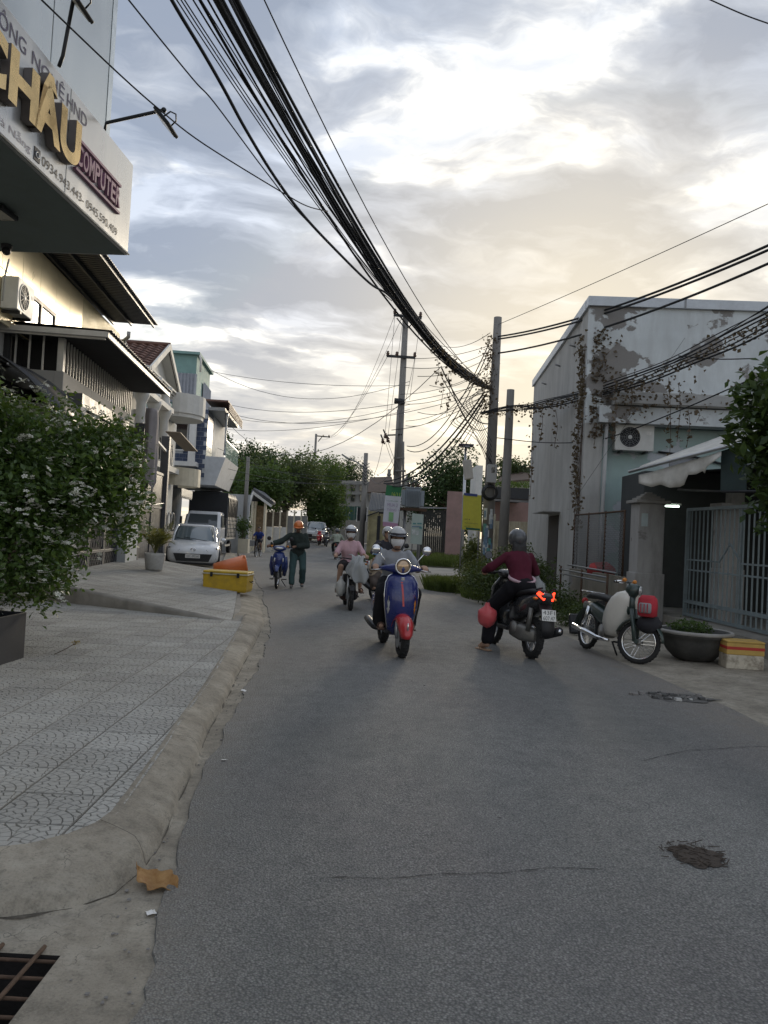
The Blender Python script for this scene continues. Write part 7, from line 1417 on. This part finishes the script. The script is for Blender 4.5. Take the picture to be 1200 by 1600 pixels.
for k in range(420):
    if k % 3: y = random.uniform(2.2, 15); x = EA(y) + random.gauss(-.05, .12) ; z_ = .006
    else: y = random.uniform(2, 22); x = random.uniform(EA(y) + .1, ER(y)); z_ = roadz(x, y)
    s_ = random.uniform(.003, .009); gv.add([Vector((x, y, z_)) + Vector((random.uniform(.5, 1) * a * s_, random.uniform(.5, 1) * b * s_, c_ * s_ * .6)) for a in (-1, 1) for b in (-1, 1) for c_ in (0, 1)], [(0, 1, 3, 2), (4, 6, 7, 5), (0, 4, 5, 1), (2, 3, 7, 6), (1, 5, 7, 3)])
o = gv.build('loose_grit', RUB[1], kind='stuff', fix=False); tag(o, 'loose grit and pebbles scattered along the road edge', 'grit')
for k, (x, y, lb) in enumerate(((385, 1080, 'torn white paper scrap in the gutter'), (350, 1190, 'small white litter flake at the asphalt edge'), (236, 1425, 'crumpled foil scrap next to the brown leaf'), (290, 886, 'white crumpled bag in front of the white hatchback'))):
    q = gp(x, y, .01); s_ = (.05, .02, .03, .14)[k]; o = MB().sheet([[Vector((s_ * (i / 3 - 1) * (1 + .3 * noise.noise(Vector((i, j, k)))), s_ * .6 * (j / 3 - 1), s_ * .25 * (noise.noise(Vector((i * .8, j * .8, k + 3))) + .4))) for j in range(7)] for i in range(7)]).build('litter', WHITE, None); o.location = (q.x, q.y, (.006 if k != 3 else .05) + roadz(q.x, q.y) * (k == 1)); o.rotation_euler = (0, .2, k); tag(o, lb, 'litter')
# cracks in the asphalt, dirt line at the kerb foot
CRK = pbr('crack_dark', (.03, .03, .03), .95)
def crack(P, wd, seed):
    rows = []
    for i, p in enumerate(dens([(q.x, q.y) for q in P], 14)):
        o_ = .018 * noise.noise(Vector((p.x * 9, p.y * 9, seed))) + .03 * noise.noise(Vector((p.x * 3, p.y * 3, seed))); w_ = wd * max(.12, .6 + 1.1 * noise.noise(Vector((p.x * 14, 3, seed))))
        z_ = roadz(p.x, p.y) + .0045; rows.append([Vector((p.x, p.y + o_ - w_, z_)), Vector((p.x, p.y + o_ + w_, z_))])
    MB().sheet(rows).build('crack', CRK, road)
crack([gp(500, 1384), gp(620, 1386), gp(790, 1376), gp(940, 1374)], .004, 1.0); crack([gp(640, 1090), gp(700, 1086), gp(735, 1084)], .003, 4.0); crack([gp(1000, 1200), gp(1080, 1180), gp(1200, 1172)], .005, 7.0)
DIRT = pbr('gutter_dirt', (.085, .075, .06), .95, var=.4, vsc=25, bump=.8, bsc=60); rows = []
for i, p in enumerate(F2[:-14]):
    w_ = .026 * max(0, noise.noise(Vector((p.x * 5, p.y * 5, 9))) + .1) - .006; o_ = .03 * noise.noise(Vector((p.x * 2, p.y * 2, 4))); n = Vector((1, 0)) if i < 104 else Vector((.3, -1)).normalized()
    rows.append([Vector((p.x + n.x * (.008 + o_ * .3), p.y + n.y * .008, .011)), Vector((p.x + n.x * (.012 + w_), p.y + n.y * (.012 + w_), .006))])
MB().sheet(rows).build('dirt_line', DIRT, gutter)
for k in range(20, len(F2) - 80, 45):
    f, i = F2[k], I2[k]; rows = []
    for u, z_ in ((.0, .016), (.06, .062), (.14, .098), (.25, .118), (.4, .125), (.7, .129), (.98, .132)):
        q = f.lerp(i, u); j_ = noise.noise(Vector((q.x * 20, q.y * 20, k))) * .012; rows.append([Vector((q.x, q.y + j_ - .0025, z_)), Vector((q.x, q.y + j_ + .0025, z_))])
    MB().sheet(rows).build('kerb_joint', DIRT, gutter)
# dry sprig on the paving
q = gp(100, 1022, .12); sp_ = thing('dry_sprig', 'dry yellow plant sprig lying on the tiled pavement', 'twig', (q.x, q.y, .125)); MB().tube([(-.06, -.1, .005), (.0, .0, .04), (.06, .12, .09)], .004, 5).build('stem', RUST, sp_, True); leaves('tips', leafm('straw', (.28, .22, .1), (.36, .3, .15), .3), np.array([(.06, .12, .09)]) + rng.normal(size=(24, 3)) * .018, .04, sp_, kind='stuff')
# ================================================================ foliage
pb_ = thing('planter_box', 'black rectangular planter box on the tiled pavement', 'planter', (-3.52, 7.72, .118), 88); PLM = pbr('black_planter', (.022, .025, .032), .5, var=.15, bump=.1, dirt=.3, dcol=(.06, .06, .06))
for a in ((-2.6, 0, 0, .03), (-2.6, 0, .62, .65), (-2.6, -2.57, .03, .62), (-.03, 0, .03, .62)): bx('side', PLM, pb_, *a, 0, .46, .004)
bx('soil', pbr('dark_soil', (.05, .04, .03), .95, bump=.6), pb_, -2.57, -.03, .03, .62, .05, .40)
GRN1 = leafm('shrub_leaf', (.032, .07, .018), (.115, .185, .045), .3, .42, 14)
shb = [((-4.35, 7.5, 1.9), (1.15, 1.1, .95)), ((-3.8, 8.3, 1.95), (.85, 1.0, .85)), ((-3.45, 8.7, 2.0), (.62, .7, .62)), ((-4.6, 8.2, 2.35), (.9, .9, .55)), ((-3.95, 7.4, 1.25), (.7, .8, .5)), ((-3.6, 7.9, 1.05), (.45, .55, .42)), ((-3.25, 9.0, 2.35), (.38, .4, .4)), ((-3.05, 9.0, 1.75), (.28, .35, .45))]
shrub = tree('dense flowering shrub with small white blossoms growing from the black planter', (-3.85, 7.3, .5), shb, GRN1, 3300, 15, .064, .075, .05, 'shrub', 'flowering_shrub', shell=.45, aspect=.55)
for k in range(5): MB().tube([(random.uniform(-.2, .2), random.uniform(-.6, .2), 0), (random.uniform(-.4, .3), random.uniform(-.4, .6), .7), (random.uniform(-.7, .6), random.uniform(-.3, .9), 1.6)], [.03, .022, .01], 6).build('stem', BARK, shrub, True)
FL = pbr('white_petal', (.62, .62, .54), .6, var=.1); fl = MB(); C0 = Vector((-3.85, 7.3, .5))
PF = blob_points([(c_, tuple(1.09 * q_ for q_ in r_)) for c_, r_ in shb], 900, 1, .02, .98)
for p in PF:
    n = random.choice((1, 2, 4, 5))
    for _ in range(n):
        c = Vector(p) - C0 + Vector((random.gauss(0, .03), random.gauss(0, .03), random.gauss(0, .025))); M_ = Matrix.Translation(c) @ Matrix.Rotation(random.uniform(0, 6), 4, 'Z') @ Matrix.Rotation(random.uniform(-.9, .9), 4, 'X'); s_ = random.uniform(.018, .031)
        for k in range(5):
            a = k * 1.2566; fl.M = M_; fl.add([(0, 0, 0), (s_ * math.cos(a - .45), s_ * math.sin(a - .45), s_ * .3), (s_ * 1.25 * math.cos(a), s_ * 1.25 * math.sin(a), s_ * .15), (s_ * math.cos(a + .45), s_ * math.sin(a + .45), s_ * .3)], [(0, 1, 2, 3)])
fl.build('blossoms', FL, shrub, kind='stuff', fix=False)
# potted palm
pp_ = thing('potted_palm', 'small palm in a white plastic-wrapped pot at the gate pillar', 'potted plant', (gp(232, 890, .42).x + .1, gp(232, 890, .42).y + .1, .40)); MB().lathe([(.17, 0), (.2, .05), (.24, .36), (.25, .4), (.22, .41), (.2, .38)], 20).build('pot', pbr('white_sack', (.5, .5, .48), .7, bump=.5, bsc=14, dirt=.4), pp_, True)
PALM = leafm('palm_leaf', (.06, .085, .025), (.20, .20, .06), .35, .5, 12)
def frond(mb, c, d, L_, wd, droop, n=12):
    c, d = Vector(c), Vector(d).normalized(); s_ = d.cross(Vector((0, 0, 1))).normalized(); pts = [c + d * L_ * t - Vector((0, 0, droop * L_ * t * t)) for t in [i / n for i in range(n + 1)]]
    mb.tube(pts, [.008] * n + [.003], 4)
    for i in range(3, n + 1):
        for sg_ in (-1, 1):
            b = pts[i]; tip = b + (s_ * sg_ * .8 + (pts[i] - pts[i - 1]).normalized() * .8 + Vector((0, 0, -.15))) * wd * math.sin(.4 + 2.5 * i / n); m_ = b.lerp(tip, .5) + (pts[i] - pts[i - 1]).normalized() * .018; mb.add([b, m_, tip, b.lerp(tip, .5) - (pts[i] - pts[i - 1]).normalized() * .012], [(0, 1, 2, 3)])
for k in range(22):
    a = random.uniform(0, 6.28); mb = MB(); frond(mb, (0, 0, .4), (math.cos(a) * random.uniform(.2, .7), math.sin(a) * random.uniform(.2, .7), 1), random.uniform(.75, 1.2), .26, random.uniform(.2, .6)); mb.build('frond', PALM, pp_, fix=False)
# tree with big leaves over the yard
BIG = leafm('broad_leaf', (.025, .055, .02), (.085, .13, .035), .35, .45, 6)
tree('broad-leaved tree overhanging the barred gate from the yard', (6.0, 9.6, .29), [((5.1, 9.7, 3.25), (.75, .7, .8)), ((5.3, 9.5, 2.65), (.75, .7, .6)), ((5.1, 9.5, 2.1), (.45, .5, .28)), ((6.3, 9.6, 3.6), (1.1, 1.0, 1.0)), ((5.2, 9.8, 3.75), (.4, .4, .35)), ((6.2, 9.3, 2.5), (.8, .8, .6))], BIG, 1700, 6, .16, .11, .09, shell=.3, aspect=.5, up=.6)
# weeds and bushes along the right verge
WD = [leafm('weed_leaf', (.03, .055, .018), (.09, .125, .035), .3, .5, 9), leafm('weed_leaf_light', (.06, .085, .025), (.15, .18, .06), .35, .5, 9)]
for i, (x, y, d, rx_, h, mt, n, lf, lb) in enumerate(((800, 900, 18.2, 1.1, 1.15, 0, 620, .08, 'dense leafy weed bush in front of the flyer-covered pole'), (760, 900, 20.5, .9, .95, 1, 420, .075, 'pale green weed bush at the foot of the thick pole'), (738, 860, 27, .6, 1.3, 1, 260, .1, 'tall slender shrub growing below the yellow notice board'), (862, 915, 15.6, .7, .55, 0, 260, .065, 'low dark weeds beside the pipe railing'), (905, 935, 14.2, .5, .32, 0, 170, .055, 'creeping green weeds along the stained low wall'), (835, 870, 20, .6, .9, 0, 220, .07, 'leafy weeds climbing the streaked side wall'))):
    c = px(x, y, d); tree(lb, (c.x, d, .03), [((c.x + dx * rx_, d + dy * rx_ * .7, h * (.45 + .4 * dz)), (rx_ * .6, rx_ * .55, h * .5)) for dx, dy, dz in ((0, 0, .6), (-.5, .2, .1), (.5, -.1, .3), (.1, .4, .9), (-.2, -.4, 0))], WD[mt], n, 9, lf, .07, .02, 'bush', 'weed_bush', shell=.2)
def grass(label, cx, cy, rx_, ry_, n, h, zf=lambda x, y: .01):
    a = rng.uniform(0, 2 * math.pi, n); r_ = np.sqrt(rng.random(n)); X0 = r_ * np.cos(a) * rx_; Y0 = r_ * np.sin(a) * ry_; hh = h * rng.uniform(.5, 1.2, n); an = rng.uniform(0, 6.28, n); ln = rng.uniform(.1, .6, n) * hh; w_ = .006 + .004 * rng.random(n)
    dx, dy = np.cos(an), np.sin(an); z0 = np.zeros(n)
    A = np.stack([X0 - dy * w_, Y0 + dx * w_, z0], 1); B = np.stack([X0 + dy * w_, Y0 - dx * w_, z0], 1); C1 = np.stack([X0 + dx * ln * .4 + dy * w_ * .7, Y0 + dy * ln * .4 - dx * w_ * .7, hh * .6], 1); D1 = np.stack([X0 + dx * ln, Y0 + dy * ln, hh], 1)
    V = np.stack([A, B, C1, D1], 1).reshape(-1, 3); me = bpy.data.meshes.new('grass'); k = np.arange(n) * 4
    me.from_pydata(V.tolist(), [], np.concatenate([np.stack([k, k + 1, k + 2], 1), np.stack([k, k + 2, k + 3], 1)]).tolist()); o = link('grass', me, GRS, kind='stuff'); o.location = (cx, cy, .02); return tag(o, label, 'grass')
GRS = leafm('grass_blade', (.05, .085, .02), (.14, .18, .05), .4, .5, 5)
c = gp(705, 925); grass('tuft of long grass at the mouth of the side street', c.x, c.y + .3, .75, .9, 3200, .38); c = gp(745, 935); grass('grass growing under the weed bushes', c.x + .6, c.y, 1.0, 1.4, 2600, .28); grass('green grass covering the vacant lot behind the side street', 5.5, 43.5, 5.5, 5.5, 22000, .5); grass('thin grass below the yellow wall', px(590, 850, 44).x, 43, 1.6, 3.5, 4000, .4); grass('grass strip along the pipe railing', 4.2, 16.8, .35, 1.8, 2000, .25)
# ================================================================ far side of the street
FT = [leafm('far_dark_leaf', (.024, .055, .018), (.06, .10, .03), .2, .6, 1.6), leafm('far_mid_leaf', (.04, .08, .022), (.11, .17, .045), .3, .6, 1.6), leafm('far_grey_leaf', (.045, .068, .028), (.10, .135, .05), .25, .6, 1.6)]
def ftree(label, x, y, d, rx_, rz2, mt, n, lf=.25, k=10, name='tree', sp=.23, z0=None):
    n = int(n * 2.3)
    c = px(x, y, d); blobs = []
    for i in range(k): a = 6.28 * i / k; q = .62 if i else 0; blobs.append(((c.x + rx_ * q * math.cos(a) * random.uniform(.7, 1.1), d + rx_ * .6 * q * math.sin(a), c.z + rz2 * random.uniform(-.55, .55)), (rx_ * random.uniform(.4, .6), rx_ * .5, rz2 * random.uniform(.4, .6))))
    tree(label, (c.x, d, gz(d)), blobs, FT[mt], n, 10, lf, sp, .22, group='trees along the far street', name=name, shell=.15)
for a in (('dark round-topped tree behind the blue tiled house', 372, 735, 66, 4.4, 3.0, 0, 480), ('dark broad tree behind the tiled-roof gateway', 412, 742, 70, 4.2, 2.8, 0, 420), ('bright green tree overhanging the white fence panels', 405, 768, 52, 2.4, 2.4, 1, 300), ('dull green tree over the street wall', 448, 764, 58, 3.2, 2.8, 2, 420), ('bushy green tree standing above the distant silver car', 487, 760, 68, 3.4, 3.2, 1, 460), ('low drooping tree at the end of the street wall', 514, 792, 67, 1.9, 2.2, 1, 240), ('feathery tree behind the grey concrete building', 520, 735, 98, 2.6, 2.0, 0, 150), ('second feathery tree behind the grey concrete building', 545, 738, 100, 3.4, 2.2, 0, 200), ('wide willow-like tree behind the vacant lot', 700, 765, 58, 3.4, 3.4, 0, 460), ('round garden tree rising over the blue tiled house terrace', 334, 690, 56, 1.3, 1.0, 0, 100), ('slim tree behind the yellow notice board', 722, 790, 60, 1.6, 3.0, 0, 150), ('tree peeking above the brown roof next to the peeling house', 806, 742, 50, 1.5, 1.2, 2, 90)): ftree(*a)
def fb2(name, mat, par, x0, x1, yt, d, dep=.3, z0=None, yb=None):
    a, b = px(x0, (yt + 840) / 2, d), px(x1, (yt + 840) / 2, d); zt = px((x0 + x1) / 2, yt, d).z; zb = (gz(d) - .05 if z0 is None else z0) if yb is None else px((x0 + x1) / 2, yb, d).z
    return MB().b2(a.x, b.x, d, d + dep, zb, zt).build(name, mat, par, world=True)
gw = thing('tiled_gateway', 'cream gateway with a small grey tiled roof on the left of the street', 'gateway', (px(405, 850, 46).x, 46, gz(46))); GREYT = pbr('grey_roof_tile', (.12, .125, .135), .5, var=.2)
for x in (393, 398, 413): fb2('pillar', CREAM, gw, x - 1.6, x + 1.6, 783, 46 if x != 398 else 47.5, .28)
fb2('brick_wall', pbr('ochre_brick', (.24, .17, .10), .85, var=.4, vsc=9), gw, 399, 412, 790, 47.6, .2)
cL, cR = px(389, 783, 45.6), px(426, 786, 47.5); pk0, pk1 = px(396, 765, 46), px(411, 770, 49)
for a, b, c_, d in ((cL, pk0, px(412, 772, 49.5), px(404, 783, 48)), (pk0, px(427, 787, 46.2), px(430, 788, 49), px(412, 772, 49.5))): MB().add([a, b, c_, d], [(0, 1, 2, 3)]).build('roof_slope', GREYT, gw, world=True, solid=.12)
for k in range(7):
    p, q = pk0.lerp(px(412, 772, 49.5), k / 6), px(427, 787, 46.2).lerp(px(430, 788, 49), k / 6); MB().tube([p + Vector((0, 0, .08)), q + Vector((0, 0, .08))], .06, 6).build('roof_tile_row', GREYT, gw, True, world=True)
MB().add([cL + Vector((0, -.1, -.1)), pk0 + Vector((0, -.1, -.1)), px(426, 787, 46) + Vector((0, -.1, -.1)), px(424, 790, 46) + Vector((0, -.1, -.1)), px(396, 770, 46) + Vector((0, -.1, -.1)), px(391, 786, 45.8) + Vector((0, -.1, -.1))], [(0, 1, 4, 5), (1, 2, 3, 4)]).build('gable_trim', WHITE, gw, world=True, solid=.1)
wf = thing('panel_fence', 'white and brown panel fence on the left of the street beyond the gateway', 'fence', (px(428, 845, 47.6).x, 47.6, gz(47)))
for i in range(6):
    x0 = 415 + i * 11; d = 47.4 + i * 1.9
    fb2('post', CREAM, wf, x0 - 1.1, x0 + 1.1, 796 + i * .6, d, .2); fb2('lower_panel', pbr('white_panel', (.58, .57, .54), .7), wf, x0 + 1.1, x0 + 9.9, 823 + i * .3, d + .1, .08) if i < 3 else fb2('lower_panel', GREYM, wf, x0 + 1.1, x0 + 9.9, 806, d + .1, .08)
    if i < 3: fb2('upper_panel', pbr('brown_bamboo', (.10, .08, .055), .8, var=.4, vsc=6), wf, x0 + 1.1, x0 + 9.9, 800, d + .12, .05, yb=823)
bw2 = thing('boundary_wall', 'pale grey boundary wall with planter bed behind the truck', 'wall', (px(375, 850, 45).x, 45, 0)); fb2('wall_body', LG, bw2, 345, 389, 772, 45, .2); fb2('planter_bed', CREAM, bw2, 372, 388, 842, 43.6, .8)
c = px(380, 826, 43.8); tree('leafy green bush in the planter bed behind the truck', (c.x, 43.9, .5), [((c.x, 43.9, c.z), (.38, .4, .5)), ((c.x - .1, 43.8, c.z + .3), (.25, .3, .3))], FT[1], 70, 9, .14, .12, .03, 'bush', 'bush')
eb_ = thing('concrete_building', 'grey concrete building with two rows of square windows closing the street', 'building', (px(545, 840, 84).x, 84, gz(84))); CB = pbr('bare_concrete', (.27, .265, .25), .9, var=.1, dirt=.4, dsc=.5)
fb2('wall', CB, eb_, 517, 620, 752, 84, 8); fb2('upper_dark_wall', pbr('dark_cladding', (.06, .07, .08), .7), eb_, 510, 528, 752, 83.7, .3, yb=766)
for r_ in range(2):
    for i in range(6): fb2('window', GLASS, eb_, 531 + i * 14.5 + r_, 538.5 + i * 14.5, 757 + r_ * 16, 83.85, .3, yb=767 + r_ * 16 + (4 if i == 0 else 0)); fb2('window_hood', CB, eb_, 530 + i * 14.5, 540 + i * 14.5, 755.5 + r_ * 15.5, 83.4, .6, yb=757 + r_ * 15.5)
hd_ = thing('hoarding', 'site hoarding of grey sheets topped with green netting', 'hoarding', (px(540, 840, 72).x, 72, gz(72)))
for i in range(9): fb2('sheet', pbr('grey_hoarding', (.30, .285, .26), .7, var=.12), hd_, 512 + i * 7, 518.6 + i * 7, 812 + (i % 2), 72 + .05 * (i % 2), .05)
for i in range(5): fb2('green_net', pbr('green_netting', (.045, .10, .085), .8, var=.15), hd_, 526 + i * 9, 534.6 + i * 9, 791, 72.4, .04, yb=813)
bb = thing('billboard', 'dark framed billboard panel next to the yellow wall', 'sign', (px(565, 840, 54).x, 54, gz(54))); fb2('panel', DK, bb, 557.5, 572, 793, 54, .08, yb=814)
for q in ((556.5, 557.5), (572, 573)): fb2('frame', WHITE, bb, *q, 792, 53.9, .15, yb=815)
MB().tube([px(565, 814, 54), Vector((px(565, 840, 54).x, 54, gz(54)))], .06, 6).build('post', GREYM, bb, True, world=True)
yw = thing('yellow_wall', 'mottled yellow roadside wall below the dark sheet roof', 'wall', (px(592, 845, 45).x, 45, 0)); YW = pbr('mottled_yellow', (.34, .30, .17), .85, var=.2, vsc=2, dirt=.6, dcol=(.14, .12, .08), dsc=1.5)
fb2('wall_panel', YW, yw, 576, 591, 799, 45, .2); fb2('wall_panel', YW, yw, 592, 608, 803, 45.2, .2); fb2('doorway', DK, yw, 589, 594, 806, 44.98, .1); fb2('post', YW, yw, 574.5, 577, 797, 44.8, .3); MB().bar(px(574, 806, 44.7), px(592, 799, 45), .1, .06).build('coping', DARKM, yw, world=True)
sr = thing('sheet_roof_shed', 'shed with dark corrugated roof behind the yellow wall', 'shed', (px(590, 840, 50).x, 50, gz(50))); rows = []
for i in range(25): f = i / 24; rows.append([px(576 + 30 * f, 799 - 4 * f, 47) + Vector((0, 0, .04 * (i % 2))), px(580 + 26 * f, 770 + 2 * f, 53) + Vector((0, 0, .04 * (i % 2)))])
MB().sheet(rows).build('roof', pbr('dark_fibre_cement', (.09, .095, .10), .8, var=.2), sr, world=True, solid=.03); fb2('wall', DK, sr, 580, 606, 800, 50, 3)
h6 = thing('old_house', 'old house with brown roof and chimney behind the banner', 'house', (px(600, 840, 62).x, 62, gz(62))); fb2('wall', CB, h6, 578, 640, 768, 62, 5); rf = pbr('weathered_brown_roof', (.12, .09, .07), .85, var=.25)
MB().add([px(574, 770, 61), px(618, 770, 61), px(612, 746, 64), px(578, 747, 64)], [(0, 1, 2, 3)]).build('roof', rf, h6, world=True, solid=.15); fb2('chimney', CB, h6, 603, 608, 733, 64, .5, yb=748); fb2('chimney_cap', CB, h6, 602, 609, 740, 63.9, .7, yb=742)
h7 = thing('white_gable_house', 'small white house with a gable beside the transformer pole', 'house', (px(645, 840, 60).x, 60, gz(60))); fb2('wall', VW, h7, 616, 664, 760, 60, 5); MB().add([px(628, 762, 59.8), px(637, 744, 59.8), px(652, 752, 59.8), px(655, 763, 59.8)], [(0, 1, 2, 3)]).build('gable', VW, h7, world=True, solid=.1)
MB().add([px(625, 762, 59.5), px(637, 742, 59.5), px(664, 742, 65), px(654, 760, 65)], [(0, 1, 2, 3)]).build('roof', GREYM, h7, world=True, solid=.1); MB().add([px(637, 742, 59.5), px(656, 764, 59.5), px(676, 756, 65), px(664, 742, 65)], [(0, 1, 2, 3)]).build('roof', GREYM, h7, world=True, solid=.1); fb2('window', GLASS, h7, 636, 646, 754, 59.9, .1, yb=763)
df = thing('dark_fence', 'dark timber fence along the back of the vacant lot', 'fence', (px(680, 840, 50).x, 50, gz(50)))
for i in range(14): fb2('board', pbr('dark_board', (.045, .045, .042), .9, var=.3), df, 655 + i * 3.2, 657.9 + i * 3.2, 797 + random.uniform(-.6, .6), 50, .05)
MB().bar(px(655, 793, 49.8), px(700, 794, 49.8), .1, .1).build('rail', GREYM, df, world=True)
pw = thing('pink_wall', 'free-standing faded pink wall on the vacant lot', 'wall', (px(712, 840, 46).x, 46, gz(46))); PK = pbr('faded_pink', (.32, .21, .19), .9, var=.15, vsc=1, dirt=.5, dcol=(.18, .14, .12), dsc=1.2); fb2('wall_body', PK, pw, 698, 727, 768, 46, .25)
pw2 = thing('pink_wall', 'faded pink wall under the dark carport roof', 'wall', (px(800, 840, 39).x, 39, 0)); fb2('wall_body', PK, pw2, 766, 830, 780, 39, .25); cfn = thing('ribbed_fence', 'cream ribbed metal fence between the poles and the peeling house', 'fence', (px(800, 850, 31).x, 31, 0)); CRF = pbr('cream_sheet', (.50, .47, .36), .6, var=.1, dirt=.3)
for i in range(15): fb2('sheet_rib', CRF, cfn, 768 + i * 4.2, 771.6 + i * 4.2, 814 + .5 * i * .2, 31 + .05 * (i % 2), .04)
fb2('end_post', CRF, cfn, 765, 774, 803, 30.6, .3); fb2('end_post', CRF, cfn, 745, 750, 830, 30.6, .3)
cp = thing('carport', 'dark flat carport roof next to the peeling house', 'carport', (px(800, 850, 36).x, 36, 0)); fb2('roof_edge', pbr('dark_fascia', (.05, .052, .055), .7), cp, 770, 831, 762, 35, 4, yb=779); fb2('roof_lip', GREYM, cp, 770, 831, 781, 34.8, .2, yb=784)
for x in (772, 829): MB().tube([px(x, 780, 35.2), Vector((px(x, 780, 35.2).x, 35.2, 0))], .06, 8).build('post', GREYM, cp, True, world=True)
c0 = px(800, 757, 36.5); t = thing('roof_planting', 'mat of green creeper growing on the carport roof', 'creeper', c0); leaves('leaf_mass', FT[1], np.stack([rng.uniform(-1.0, 1.0, 500), rng.uniform(-.6, 1.5, 500), rng.normal(.02, .07, 500)], 1), .13, t, kind='stuff')
h8 = thing('brown_roof_house', 'house with brown tiled roof behind the carport', 'house', (px(800, 840, 48).x, 48, gz(48))); fb2('wall', VW, h8, 775, 850, 752, 48, 4); MB().add([px(770, 756, 47), px(850, 748, 47), px(845, 728, 51), px(800, 735, 51)], [(0, 1, 2, 3)]).build('roof', rf, h8, world=True, solid=.15); fb2('gable_wall', VW, h8, 742, 752, 727, 47, 3)
